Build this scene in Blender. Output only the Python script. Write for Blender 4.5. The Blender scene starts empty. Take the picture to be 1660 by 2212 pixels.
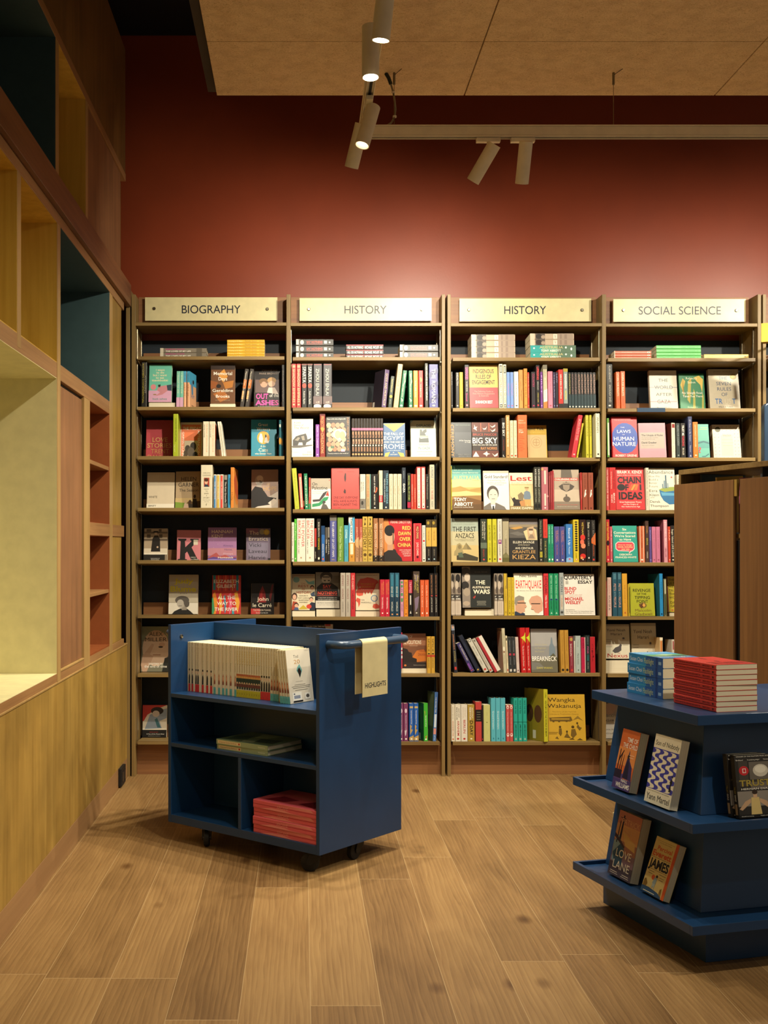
import bpy, math, random
from mathutils import Matrix, Vector
random.seed(7)
SC = bpy.context.scene
COL = SC.collection
# ------------------------------------------------------------------ camera, world, lights, exposure
FP, VX, VY, H = 2480.0, 652.0, 1177.0, 1.344          # focal length in px, vanishing point, eye height
cam = bpy.data.cameras.new('camera'); camo = bpy.data.objects.new('camera', cam); COL.objects.link(camo)
camo.location = (0, 0, H); camo.rotation_euler = (math.pi/2, 0, 0)
cam.sensor_fit = 'HORIZONTAL'; cam.sensor_width = 36; cam.lens = 36*FP/1660
cam.shift_x = (830-VX)/1660; cam.shift_y = (VY-1106)/1660
cam.clip_start = .05; cam.clip_end = 60
SC.camera = camo
SC.view_settings.view_transform = 'Standard'; SC.view_settings.look = 'None'
SC.view_settings.gamma = 1; SC.view_settings.use_curve_mapping = False
SC.view_settings.exposure = 0.12
WORLD_STRENGTH = 0.24
w = bpy.data.worlds.new('shop_ambient'); SC.world = w; w.use_nodes = True
bg = w.node_tree.nodes['Background']; bg.inputs[0].default_value = (1.0, .88, .68, 1); bg.inputs[1].default_value = WORLD_STRENGTH
LIGHT_COL = (1.0, .915, .735)
# every ceiling spotlight: (name key, bottom point, aim point, watts, cone degrees, blend)
SPOTS = [
 ('zA', (.262, 3.80, 3.013), (-.75, 4.30, 0.9), 62, 110, 1, 0),
 ('zB', (.243, 4.04, 2.988), (.10, 4.15, 0.0), 40, 100, 1, 0),
 ('corner', (.2516, 4.78, 3.007), (-.25, 4.62, 0.4), 95, 100, .8, 0),
 ('cornerwall', (.218, 5.03, 2.997), (-.50, 6.05, .3), 125, 128, 1, 70),
 ('wallA', (.785, 5.264, 3.010), (.45, 6.00, .3), 125, 128, 1, 120),
 ('wallB', (1.01, 5.264, 3.000), (1.20, 6.00, .3), 110, 128, 1, 75),
]
OFF_SPOTS = [   # the same fixtures further along the tracks, beyond the edge of the picture
 ('wallC', (2.45, 5.264, 3.0), (2.1, 6.00, .3), 115, 128, 1, 75), ('wallD', (3.2, 5.264, 3.0), (3.0, 6.0, .3), 110, 128, 1, 125),
 ('back', (2.95, 5.264, 3.0), (.5, 4.4, .5), 85, 80, .8, 0),
 ('right', (2.05, 2.90, 2.95), (1.2, 3.6, .4), 115, 105, .8, 0),
 ('near', (.28, 2.2, 3.0), (-1.0, 3.3, 1.1), 45, 84, 1, 0),
 ('far', (.28, 1.3, 3.0), (.55, 2.7, .0), 32, 88, 1, 0),
]

# ------------------------------------------------------------------ projection helpers (a photo pixel -> the place it shows)
def at_y(px, py, Y): return Vector(((px-VX)*Y/FP, Y, H-(py-VY)*Y/FP))
def at_z(px, py, Z):
    Y = FP*(H-Z)/(py-VY); return Vector(((px-VX)*Y/FP, Y, Z))

# ------------------------------------------------------------------ materials
def lin(hx):
    hx = hx.lstrip('#')
    o = []
    for i in (0, 2, 4):
        c = int(hx[i:i+2], 16)/255
        o.append(c/12.92 if c <= .04045 else ((c+.055)/1.055)**2.4)
    return (*o, 1)
MATS = {}
def base_mat(key):
    m = bpy.data.materials.new(key); m.use_nodes = True
    nt = m.node_tree; b = nt.nodes['Principled BSDF']
    return m, nt, b
def N(nt, t, **kw):
    n = nt.nodes.new(t)
    for k, v in kw.items():
        if k.startswith('i_'): n.inputs[int(k[2:])].default_value = v
        else: setattr(n, k, v)
    return n
def ramp(nt, fac, stops):
    r = N(nt, 'ShaderNodeValToRGB'); e = r.color_ramp.elements
    e[0].position, e[0].color = stops[0]; e[1].position, e[1].color = stops[-1]
    for p, c in stops[1:-1]:
        x = e.new(p); x.color = c
    nt.links.new(fac, r.inputs[0]); return r
def paint(hx, rough=.5, var=.06, scale=18, metal=0, spec=.4, bump=0):
    key = ('p', hx, rough, var, scale, metal, spec, bump)
    if key in MATS: return MATS[key]
    m, nt, b = base_mat('paint_'+hx.lstrip('#'))
    c = lin(hx)
    tc = N(nt, 'ShaderNodeTexCoord'); no = N(nt, 'ShaderNodeTexNoise'); no.inputs['Scale'].default_value = scale; no.inputs['Detail'].default_value = 3
    nt.links.new(tc.outputs['Object'], no.inputs['Vector'])
    r = ramp(nt, no.outputs[0], [(.3, (*[x*(1-var) for x in c[:3]], 1)), (.7, (*[min(1, x*(1+var)) for x in c[:3]], 1))])
    nt.links.new(r.outputs[0], b.inputs['Base Color'])
    b.inputs['Roughness'].default_value = rough; b.inputs['Metallic'].default_value = metal; b.inputs['Specular IOR Level'].default_value = spec
    if bump:
        n2 = N(nt, 'ShaderNodeTexNoise'); n2.inputs['Scale'].default_value = scale*18
        nt.links.new(tc.outputs['Object'], n2.inputs['Vector'])
        bp = N(nt, 'ShaderNodeBump'); bp.inputs['Strength'].default_value = bump; bp.inputs['Distance'].default_value = .002
        nt.links.new(n2.outputs[0], bp.inputs['Height']); nt.links.new(bp.outputs[0], b.inputs['Normal'])
    MATS[key] = m; return m
def ink(hx): return paint(hx, .38, .03, 25, 0, .35)
def wood(key, dark, light, axis='z', fine=60, rough=.45, blot=0):
    k = ('w', key)
    if k in MATS: return MATS[k]
    m, nt, b = base_mat('wood_'+key)
    tc = N(nt, 'ShaderNodeTexCoord'); mp = N(nt, 'ShaderNodeMapping')
    s = {'x': (1.2, fine, fine), 'y': (fine, 1.2, fine), 'z': (fine, fine, 1.2)}[axis]
    mp.inputs['Scale'].default_value = s
    nt.links.new(tc.outputs['Object'], mp.inputs[0])
    n1 = N(nt, 'ShaderNodeTexNoise'); n1.inputs['Scale'].default_value = 1; n1.inputs['Detail'].default_value = 6; n1.inputs['Roughness'].default_value = .6; n1.inputs['Distortion'].default_value = .6
    nt.links.new(mp.outputs[0], n1.inputs['Vector'])
    mp2 = N(nt, 'ShaderNodeMapping'); s2 = {'x': (.8, 7, 7), 'y': (7, .8, 7), 'z': (7, 7, .8)}[axis]; mp2.inputs['Scale'].default_value = s2
    nt.links.new(tc.outputs['Object'], mp2.inputs[0])
    n2 = N(nt, 'ShaderNodeTexNoise'); n2.inputs['Scale'].default_value = 1; n2.inputs['Detail'].default_value = 4; n2.inputs['Distortion'].default_value = 1.2
    nt.links.new(mp2.outputs[0], n2.inputs['Vector'])
    mix = N(nt, 'ShaderNodeMath', operation='MULTIPLY_ADD'); mix.inputs[1].default_value = .5
    hf = N(nt, 'ShaderNodeMath', operation='MULTIPLY'); hf.inputs[1].default_value = .5
    nt.links.new(n2.outputs[0], hf.inputs[0]); nt.links.new(n1.outputs[0], mix.inputs[0]); nt.links.new(hf.outputs[0], mix.inputs[2])
    d, l = lin(dark), lin(light)
    r = ramp(nt, mix.outputs[0], [(.34, d), (.66, l)])
    out = r.outputs[0]
    if blot:
        n3 = N(nt, 'ShaderNodeTexNoise'); n3.inputs['Scale'].default_value = 3.2; n3.inputs['Detail'].default_value = 5
        nt.links.new(tc.outputs['Object'], n3.inputs['Vector'])
        rb = ramp(nt, n3.outputs[0], [(.38, (1-blot, 1-blot, 1-blot, 1)), (.62, (1, 1, 1, 1))])
        mx = N(nt, 'ShaderNodeMix', data_type='RGBA', blend_type='MULTIPLY'); mx.inputs[0].default_value = 1
        nt.links.new(out, mx.inputs[6]); nt.links.new(rb.outputs[0], mx.inputs[7]); out = mx.outputs[2]
    nt.links.new(out, b.inputs['Base Color']); b.inputs['Roughness'].default_value = rough; b.inputs['Specular IOR Level'].default_value = .35
    bp = N(nt, 'ShaderNodeBump'); bp.inputs['Strength'].default_value = .12; bp.inputs['Distance'].default_value = .001
    nt.links.new(n1.outputs[0], bp.inputs['Height']); nt.links.new(bp.outputs[0], b.inputs['Normal'])
    MATS[k] = m; return m
def emit(hx, strength):
    k = ('e', hx, strength)
    if k in MATS: return MATS[k]
    m, nt, b = base_mat('lamp_glow')
    b.inputs['Base Color'].default_value = lin(hx); b.inputs['Emission Color'].default_value = lin(hx); b.inputs['Emission Strength'].default_value = strength
    MATS[k] = m; return m
def floor_mat():
    m, nt, b = base_mat('oak_planks')
    tc = N(nt, 'ShaderNodeTexCoord'); sp = N(nt, 'ShaderNodeSeparateXYZ'); nt.links.new(tc.outputs['Object'], sp.inputs[0])
    def mth(op, a, bb=None, c=None):
        n = N(nt, 'ShaderNodeMath', operation=op)
        for i, v in enumerate((a, bb, c)):
            if v is None: continue
            if isinstance(v, (int, float)): n.inputs[i].default_value = v
            else: nt.links.new(v, n.inputs[i])
        return n.outputs[0]
    PW, PL = .206, 1.9
    a = mth('DIVIDE', mth('SUBTRACT', sp.outputs[0], .026), PW)
    ida = mth('FLOOR', a); fa = mth('FRACT', a)
    wn = N(nt, 'ShaderNodeTexWhiteNoise', noise_dimensions='1D'); nt.links.new(ida, wn.inputs['W'])
    yy = mth('DIVIDE', mth('ADD', sp.outputs[1], mth('MULTIPLY', wn.outputs[0], 7.3)), PL)
    idb = mth('FLOOR', yy); fb = mth('FRACT', yy)
    cb = N(nt, 'ShaderNodeCombineXYZ'); nt.links.new(ida, cb.inputs[0]); nt.links.new(idb, cb.inputs[1])
    w2 = N(nt, 'ShaderNodeTexWhiteNoise', noise_dimensions='3D'); nt.links.new(cb.outputs[0], w2.inputs['Vector'])
    # grain, different in every plank
    off = N(nt, 'ShaderNodeVectorMath', operation='MULTIPLY_ADD'); nt.links.new(w2.outputs['Color'], off.inputs[0]); off.inputs[1].default_value = (9, 9, 9)
    nt.links.new(tc.outputs['Object'], off.inputs[2])
    def mapped(scale):
        mp = N(nt, 'ShaderNodeMapping'); mp.inputs['Scale'].default_value = scale; nt.links.new(off.outputs[0], mp.inputs[0]); return mp.outputs[0]
    g1 = N(nt, 'ShaderNodeTexNoise'); g1.inputs['Scale'].default_value = 1; g1.inputs['Detail'].default_value = 5; g1.inputs['Distortion'].default_value = .8
    nt.links.new(mapped((170, 3.5, 1)), g1.inputs['Vector'])
    g2 = N(nt, 'ShaderNodeTexNoise'); g2.inputs['Scale'].default_value = 1; g2.inputs['Detail'].default_value = 3; g2.inputs['Distortion'].default_value = 1.0
    nt.links.new(mapped((9, 1.4, 1)), g2.inputs['Vector'])
    wv = N(nt, 'ShaderNodeTexWave', wave_type='BANDS', bands_direction='X', wave_profile='SAW'); wv.inputs['Scale'].default_value = 7; wv.inputs['Distortion'].default_value = 9; wv.inputs['Detail'].default_value = 2; wv.inputs['Detail Scale'].default_value = .9; wv.inputs['Detail Roughness'].default_value = .45
    nt.links.new(mapped((2.6, .26, 1)), wv.inputs['Vector'])
    t = mth('ADD', mth('MULTIPLY', g1.outputs[0], .34), mth('ADD', mth('MULTIPLY', g2.outputs[0], .44), mth('MULTIPLY', wv.outputs[0], .15)))
    t = mth('ADD', t, mth('MULTIPLY', mth('SUBTRACT', w2.outputs[0], .5), .27))
    r = ramp(nt, t, [(.22, lin('#6b4e2c')), (.5, lin('#8d6c42')), (.8, lin('#a98756'))])
    # knots
    vo = N(nt, 'ShaderNodeTexVoronoi'); vo.inputs['Scale'].default_value = 1; nt.links.new(mapped((3.6, 1.9, 1)), vo.inputs['Vector'])
    kn = ramp(nt, vo.outputs['Distance'], [(.0, (.22, .17, .12, 1)), (.05, (.45, .36, .28, 1)), (.12, (1, 1, 1, 1))])
    mx = N(nt, 'ShaderNodeMix', data_type='RGBA', blend_type='MULTIPLY'); mx.inputs[0].default_value = .9
    nt.links.new(r.outputs[0], mx.inputs[6]); nt.links.new(kn.outputs[0], mx.inputs[7])
    # pale joint lines
    e1 = mth('LESS_THAN', mth('MULTIPLY', mth('MINIMUM', fa, mth('SUBTRACT', 1.0, fa)), PW), .0011)
    e2 = mth('LESS_THAN', mth('MULTIPLY', mth('MINIMUM', fb, mth('SUBTRACT', 1.0, fb)), PL), .0018)
    e = mth('MULTIPLY', mth('MAXIMUM', e1, e2), .55)
    mj = N(nt, 'ShaderNodeMix', data_type='RGBA'); nt.links.new(e, mj.inputs[0]); nt.links.new(mx.outputs[2], mj.inputs[6]); mj.inputs[7].default_value = lin('#c2a577')
    nt.links.new(mj.outputs[2], b.inputs['Base Color']); b.inputs['Roughness'].default_value = .42; b.inputs['Specular IOR Level'].default_value = .4
    bp = N(nt, 'ShaderNodeBump'); bp.inputs['Strength'].default_value = .15; bp.inputs['Distance'].default_value = .001
    nt.links.new(g1.outputs[0], bp.inputs['Height']); nt.links.new(bp.outputs[0], b.inputs['Normal'])
    return m
def woodwool_mat():
    m, nt, b = base_mat('woodwool')
    tc = N(nt, 'ShaderNodeTexCoord')
    a = N(nt, 'ShaderNodeTexNoise'); a.inputs['Scale'].default_value = 55; a.inputs['Detail'].default_value = 4; a.inputs['Distortion'].default_value = 3.5
    mp = N(nt, 'ShaderNodeMapping'); mp.inputs['Scale'].default_value = (1, 2.0, 1); nt.links.new(tc.outputs['Object'], mp.inputs[0]); nt.links.new(mp.outputs[0], a.inputs['Vector'])
    c = N(nt, 'ShaderNodeTexNoise'); c.inputs['Scale'].default_value = 14; c.inputs['Detail'].default_value = 3; nt.links.new(tc.outputs['Object'], c.inputs['Vector'])
    r = ramp(nt, a.outputs[0], [(.30, lin('#b3905e')), (.45, lin('#e6c897')), (.7, lin('#f2dab0'))])
    r2 = ramp(nt, c.outputs[0], [(.3, (.86, .83, .80, 1)), (.6, (1, 1, 1, 1))])
    mx = N(nt, 'ShaderNodeMix', data_type='RGBA', blend_type='MULTIPLY'); mx.inputs[0].default_value = 1
    nt.links.new(r.outputs[0], mx.inputs[6]); nt.links.new(r2.outputs[0], mx.inputs[7])
    nt.links.new(mx.outputs[2], b.inputs['Base Color']); b.inputs['Roughness'].default_value = .9
    bp = N(nt, 'ShaderNodeBump'); bp.inputs['Strength'].default_value = .5; bp.inputs['Distance'].default_value = .004
    nt.links.new(a.outputs[0], bp.inputs['Height']); nt.links.new(bp.outputs[0], b.inputs['Normal'])
    return m
def pages_mat():
    m, nt, b = base_mat('page_edges')
    tc = N(nt, 'ShaderNodeTexCoord')
    mp = N(nt, 'ShaderNodeMapping'); mp.inputs['Scale'].default_value = (900, 3, 3); nt.links.new(tc.outputs['Object'], mp.inputs[0])
    no = N(nt, 'ShaderNodeTexNoise'); no.inputs['Scale'].default_value = 1; nt.links.new(mp.outputs[0], no.inputs['Vector'])
    r = ramp(nt, no.outputs[0], [(.3, lin('#d9cba9')), (.7, lin('#eee4ca'))])
    nt.links.new(r.outputs[0], b.inputs['Base Color']); b.inputs['Roughness'].default_value = .85
    return m
PAGES = pages_mat()

# ------------------------------------------------------------------ mesh builder
class MB:
    def __init__(s): s.v = []; s.f = []; s.m = []; s.mats = []
    def mi(s, m):
        if m not in s.mats: s.mats.append(m)
        return s.mats.index(m)
    def poly(s, pts, m):
        i = len(s.v); s.v += [tuple(p) for p in pts]; s.f.append(tuple(range(i, i+len(pts)))); s.m.append(s.mi(m))
    def box(s, a, b, m, bev=0):
        (x0, y0, z0), (x1, y1, z1) = [min(p, q) for p, q in zip(a, b)], [max(p, q) for p, q in zip(a, b)]
        i = len(s.v)
        s.v += [(x0,y0,z0),(x1,y0,z0),(x1,y1,z0),(x0,y1,z0),(x0,y0,z1),(x1,y0,z1),(x1,y1,z1),(x0,y1,z1)]
        k = s.mi(m)
        for q in ((0,3,2,1),(4,5,6,7),(0,1,5,4),(1,2,6,5),(2,3,7,6),(3,0,4,7)):
            s.f.append(tuple(i+j for j in q)); s.m.append(k)
    def prism(s, pts, axis, a, b, m):
        """closed outline (2-D, counter-clockwise) extruded along an axis"""
        def P(p, t): return {'x': (t, p[0], p[1]), 'y': (p[0], t, p[1]), 'z': (p[0], p[1], t)}[axis]
        n = len(pts); i = len(s.v); k = s.mi(m)
        s.v += [P(p, a) for p in pts]+[P(p, b) for p in pts]
        for j in range(n): s.f.append((i+j, i+(j+1) % n, i+n+(j+1) % n, i+n+j)); s.m.append(k)
        s.f.append(tuple(i+n-1-j for j in range(n))); s.m.append(k)
        s.f.append(tuple(i+n+j for j in range(n))); s.m.append(k)
    def ring(s, prof, m, seg=24, M=None, closed=False):
        """lathe: profile [(r, z)] about local z"""
        i = len(s.v); k = s.mi(m); n = len(prof)
        for a in range(seg):
            t = 2*math.pi*a/seg
            for r, z in prof:
                p = Vector((r*math.cos(t), r*math.sin(t), z))
                s.v.append(tuple(M @ p if M is not None else p))
        for a in range(seg):
            b2 = (a+1) % seg
            for j in range(n if closed is True else n-1):
                j2 = (j+1) % n
                s.f.append((i+a*n+j, i+b2*n+j, i+b2*n+j2, i+a*n+j2)); s.m.append(k)
        if not closed:
            if prof[0][0] > 0: s.f.append(tuple(i+(seg-1-a)*n for a in range(seg))); s.m.append(k)
            if prof[-1][0] > 0: s.f.append(tuple(i+a*n+n-1 for a in range(seg))); s.m.append(k)
    def tube(s, path, r, m, seg=12):
        i0 = len(s.v); k = s.mi(m); n = len(path); path = [Vector(p) for p in path]
        up = Vector((0, 0, 1)); prev = None
        for j, p in enumerate(path):
            d = (path[min(j+1, n-1)]-path[max(j-1, 0)]).normalized()
            a = (prev - d*prev.dot(d)) if prev is not None else d.cross(up if abs(d.z) < .9 else Vector((1, 0, 0)))
            a.normalize(); prev = a; b = d.cross(a)
            for q in range(seg):
                t = 2*math.pi*q/seg; s.v.append(tuple(p+a*(r*math.cos(t))+b*(r*math.sin(t))))
        for j in range(n-1):
            for q in range(seg):
                q2 = (q+1) % seg
                s.f.append((i0+j*seg+q, i0+j*seg+q2, i0+(j+1)*seg+q2, i0+(j+1)*seg+q)); s.m.append(k)
        s.f.append(tuple(i0+seg-1-q for q in range(seg))); s.m.append(k)
        s.f.append(tuple(i0+(n-1)*seg+q for q in range(seg))); s.m.append(k)
    def mesh(s, name, smooth=False):
        me = bpy.data.meshes.new(name); me.from_pydata(s.v, [], s.f)
        for m in s.mats: me.materials.append(m)
        me.polygons.foreach_set('material_index', s.m)
        if smooth: me.polygons.foreach_set('use_smooth', [True]*len(s.f))
        me.update(); return me
    def build(s, name, parent=None, smooth=False, bevel=0, M=None):
        o = bpy.data.objects.new(name, s.mesh(name, smooth)); COL.objects.link(o)
        if parent is not None: o.parent = parent
        if M is not None: o.matrix_world = M
        if bevel:
            b = o.modifiers.new('bevel', 'BEVEL'); b.width = bevel; b.segments = 2; b.limit_method = 'ANGLE'; b.angle_limit = math.radians(40)
        if smooth:
            try: o.data.set_sharp_from_angle(angle=math.radians(35))
            except Exception: pass
        return o
def empty(name, loc=(0, 0, 0), M=None):
    o = bpy.data.objects.new(name, None); COL.objects.link(o); o.empty_display_size = .05
    if M is not None: o.matrix_world = M
    else: o.location = loc
    return o
def tag(o, label=None, cat=None, group=None, kind=None):
    if label: o['label'] = label
    if cat: o['category'] = cat
    if group: o['group'] = group
    if kind: o['kind'] = kind
    return o

# ------------------------------------------------------------------ lettering: every glyph turned into triangles once
GL = {}
def glyph(ch, bold):
    k = (ch, bold)
    if k in GL: return GL[k]
    def width(t):
        cu = bpy.data.curves.new('g', 'FONT'); cu.body = t; cu.size = 1; cu.offset = bold; cu.resolution_u = 3 if bold != .004 else 10
        o = bpy.data.objects.new('g', cu); me = bpy.data.meshes.new_from_object(o)
        vs = [(v.co.x, v.co.y) for v in me.vertices]; fs = [tuple(p.vertices) for p in me.polygons]
        bpy.data.objects.remove(o); bpy.data.curves.remove(cu); bpy.data.meshes.remove(me)
        return vs, fs
    vs, fs = width(ch)
    bar = GL.setdefault(('bar', bold), min(p[0] for p in width('|')[0]))
    v2, _ = width(ch+'|')
    adv = (max(p[0] for p in v2)-(max(p[0] for p in width('|')[0])-bar))-bar if ch != ' ' else .28
    GL[k] = (vs, fs, adv); return GL[k]
def text_polys(s, bold):
    """(verts, faces) in a frame whose unit is the cap height"""
    x = 0; V = []; F = []
    for ch in s:
        if ch == ' ': x += .28; continue
        vs, fs, adv = glyph(ch, bold); i = len(V)
        V += [(x+a, b) for a, b in vs]; F += [tuple(i+j for j in f) for f in fs]; x += adv
    return V, F

# ------------------------------------------------------------------ drawing on a flat face of a thing
class Face:
    """origin at the top-left corner of the face, right and down unit vectors, size, outward normal"""
    def __init__(s, o, r, d, w, h, n): s.o, s.r, s.d, s.w, s.h, s.n = map(lambda q: Vector(q) if not isinstance(q, (int, float)) else q, (o, r, d, w, h, n))
    def P(s, u, v, e):
        if e < 1: u, v = min(max(u, 0), 1), min(max(v, 0), 1)
        return s.o+s.r*(u*s.w)+s.d*(v*s.h)+s.n*e
def draw(mb, face, ops, e0=.00015):
    lay = 0; last = None
    for i, op in enumerate(ops or []):
        same = op[0] == 'P' and last is not None and last[0] == 'P' and last[1] == op[1] and len(op[2]) == 4 and len(last[2]) == 4
        lay += 0 if same else 1; last = op
        e = e0+lay*.00004; k = op[0]
        if k == 'R':
            _, c, v0, v1, u0, u1 = op
            mb.poly([face.P(u0, v1, e), face.P(u1, v1, e), face.P(u1, v0, e), face.P(u0, v0, e)], ink(c))
        elif k == 'E':
            _, c, cv, cu, rv, ru = op
            mb.poly([face.P(cu+ru*math.cos(-a*math.pi/9), cv+rv*math.sin(-a*math.pi/9), e) for a in range(18)], ink(c))
        elif k == 'P':
            pts = op[2]; A = sum(pts[j][0]*pts[(j+1) % len(pts)][1]-pts[(j+1) % len(pts)][0]*pts[j][1] for j in range(len(pts)))
            if A > 0: pts = pts[::-1]
            mb.poly([face.P(u, v, e) for u, v in pts], ink(op[1]))
        elif k in 'TV':
            _, s, c, v0, v1, u0, u1, bold = op
            V, F = text_polys(s, bold)
            if not V: continue
            xs = [p[0] for p in V]; x0, x1 = min(xs), max(xs); cap = .729 if any(ch.isupper() or ch.isdigit() for ch in s) else .55
            mi = mb.mi(ink(c)); b = len(mb.v)
            for x, y in V:
                t = (x-x0)/(x1-x0); q = y/cap
                if k == 'T': u, v = u0+(u1-u0)*t, v1-(v1-v0)*q
                else: u, v = u0+(u1-u0)*q, v0+(v1-v0)*t
                mb.v.append(tuple(face.P(u, v, e)))
            for f in F: mb.f.append(tuple(b+j for j in f)); mb.m.append(mi)
def T(s, c, v0, v1, u0=.1, u1=.9, b=.0): return ('T', s, c, v0, v1, u0, u1, b)
def V(s, c, v0=.06, v1=.7, u0=.28, u1=.74, b=.0): return ('V', s, c, v0, v1, u0, u1, b)
def R(c, v0, v1, u0=0, u1=1): return ('R', c, v0, v1, u0, u1)
def E(c, cv, cu, rv, ru): return ('E', c, cv, cu, rv, ru)
def PO(c, *p): return ('P', c, [(a, b) for a, b in p])
def man(c_face, c_hair, c_coat, cv=.55, cu=.5, s=.2):
    """head and shoulders of a person printed on a cover"""
    return [PO(c_coat, (cu-2.0*s, 1.0), (cu-1.7*s, cv+1.55*s*.75), (cu-.5*s, cv+1.05*s*.75), (cu+.5*s, cv+1.05*s*.75), (cu+1.7*s, cv+1.55*s*.75), (cu+2.0*s, 1.0)),
            R(c_face, cv+.5*s*.75, cv+1.25*s*.75, cu-.34*s, cu+.34*s),
            E(c_hair, cv-.22*s*.75, cu, 1.0*s*.75, .9*s), E(c_face, cv+.08*s*.75, cu+.05*s, .88*s*.75, .70*s),
            R(c_hair, cv-.06*s*.75, cv+.0*s, cu-.4*s, cu-.12*s), R(c_hair, cv-.06*s*.75, cv+.0*s, cu+.2*s, cu+.5*s), R(c_hair, cv+.5*s*.75, cv+.56*s*.75, cu-.2*s, cu+.3*s)]

# ------------------------------------------------------------------ books
# book frame: x = thickness (front cover at x = t), y = depth away from the spine, z = height
MESHES = {}
def book_meshes(w, h, t, base, spine, front, back, hard):
    key = (round(w, 3), round(h, 3), round(t, 4), base, repr(spine), repr(front), repr(back), hard)
    if key in MESHES: return MESHES[key]
    mb = MB(); th = .0022 if hard else .0007; c = min(.0035, t*.22); m = ink(base)
    outer = [(0, w), (0, c), (c*.35, c*.3), (c, 0), (t-c, 0), (t-c*.35, c*.3), (t, c), (t, w)]
    inner = [(t-th, w), (t-th, c+th*.5), (t-c-th*.3, th), (c+th*.3, th), (th, c+th*.5), (th, w)]
    # U-shaped cover, extruded along z (split into convex strips)
    n = len(outer); ring = outer+inner; i = len(mb.v); k = mb.mi(m)
    mb.v += [(x, y, 0) for x, y in ring]+[(x, y, h) for x, y in ring]; q = len(ring)
    for j in range(q): mb.f.append((i+j, i+(j+1) % q, i+q+(j+1) % q, i+q+j)); mb.m.append(k)
    io = lambda j: n+(5-j)   # inner index matching outer corner
    pairs = [(0, 5), (1, 4), (3, 3), (4, 2), (6, 1), (7, 0)]
    for (a, ia), (b, ib) in zip(pairs, pairs[1:]):
        o_run = list(range(a, b+1)); cap = o_run+[n+ib, n+ia]
        mb.f.append(tuple(i+j for j in cap[::-1])); mb.m.append(k)
        mb.f.append(tuple(i+q+j for j in cap)); mb.m.append(k)
    if spine: draw(mb, Face((0, 0, h), (1, 0, 0), (0, 0, -1), t, h, (0, -1, 0)), spine)
    if front: draw(mb, Face((t, 0, h), (0, 1, 0), (0, 0, -1), w, h, (1, 0, 0)), front)
    if back: draw(mb, Face((0, w, h), (0, -1, 0), (0, 0, -1), w, h, (-1, 0, 0)), back)
    ins = .0035 if hard else .0006
    pb = MB(); pb.box((th+.0002, th*1.6+.0004, ins), (t-th-.0002, w-ins-.0004, h-ins), PAGES)
    MESHES[key] = (mb.mesh('book_cover'), pb.mesh('book_pages')); return MESHES[key]
def put_book(M, w, h, t, base, label, spine=None, front=None, back=None, hard=False, group=None, cat='book', name=None):
    name = name or ('hardback_book' if hard else 'paperback_book')
    cm, pm = book_meshes(w, h, t, base, spine, front, back, hard)
    o = empty(name, M=M)
    for nm, me in (('cover', cm), ('pages', pm)):
        p = bpy.data.objects.new(nm, me); COL.objects.link(p); p.parent = o
    tag(o, label, cat, group); return o
def basis(o, x, y, z):
    x, y, z = Vector(x), Vector(y), Vector(z)
    return Matrix(((x.x, y.x, z.x, o[0]), (x.y, y.y, z.y, o[1]), (x.z, y.z, z.z, o[2]), (0, 0, 0, 1)))
# ------------------------------------------------------------------ the room
WOOD_V = wood('case_upright', '#6f5731', '#957a49', 'z', 70)
WOOD_H = wood('case_board', '#6f5731', '#987d4b', 'x', 70)
WOOD_RED = wood('case_panel', '#7d5436', '#97683f', 'x', 60)
WALNUT_V = wood('walnut_panel', '#6d4a2c', '#8a6239', 'z', 45)
PLY = wood('yellow_plywood', '#94712f', '#b99448', 'z', 26, .55, .26)
PLY_EDGE = wood('plywood_edge_upright', '#9a7846', '#b8955c', 'z', 160)
PLY_EDGE_Y = wood('plywood_edge_rail', '#8f673f', '#ab8050', 'y', 120)
BEAM = wood('walnut_beam', '#5e3a20', '#8b5e38', 'y', 40)
STAIN = wood('stained_door', '#7c5637', '#9a6c46', 'z', 25, .55, .15)
STAIN_DK = wood('stained_plywood_above', '#6d4c22', '#886330', 'z', 25, .55, .2)
TEAL = paint('#3b5152', .55); ORANGE = paint('#8f4c22', .55); CREAM = paint('#d9cf9c', .6); YEL = wood('yellow_niche', '#bf9836', '#dbb64e', 'z', 30, .5)
NAVY_DK = paint('#0d1a24', .6); BLACK = paint('#0b0a09', .6); SKIRT = wood('skirting', '#97714a', '#a67f54', 'y', 60)
METAL = paint('#b5a88c', .3, .03, 20, .9); STEEL = paint('#8d8778', .25, .03, 20, 1.0); OFFWHITE = paint('#e4d9bd', .5)
BLUE = paint('#183b62', .36, .05, 9, 0, .45); BLUE_T = paint('#334860', .3, .05, 9, 0, .5); RUBBER = paint('#141312', .6)
SIGN = paint('#dacd9c', .35); INKBLUE = '#1d2133'
RED_WALL = paint('#8e3a1a', .40, .05, 5, 0, .45, .08)
XF = -1.013                                             # face of the plywood wall on the left
YS = 6.667                                              # front edges of the bookcases
def S(name, mb, **k): return tag(mb.build(name, **k), kind='structure')
m = MB(); m.box((-2.2, -3.5, -.05), (5.6, 7.1, 0), floor_mat()); S('floor', m)
m = MB(); m.box((-2.2, 6.97, 0), (5.6, 7.1, 4.5), RED_WALL); S('wall_back', m)
m = MB(); m.box((-2.2, -3.5, 0), (-1.56, 6.97, 4.5), BLACK); S('wall_left', m)
m = MB(); m.box((-2.2, -3.5, 4.436), (5.6, 7.1, 4.52), NAVY_DK); S('ceiling', m)
m = MB(); m.box((XF-.02, -3.4, 0), (XF, 6.657, .107), SKIRT); S('baseboard_left', m, bevel=.001)

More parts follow.
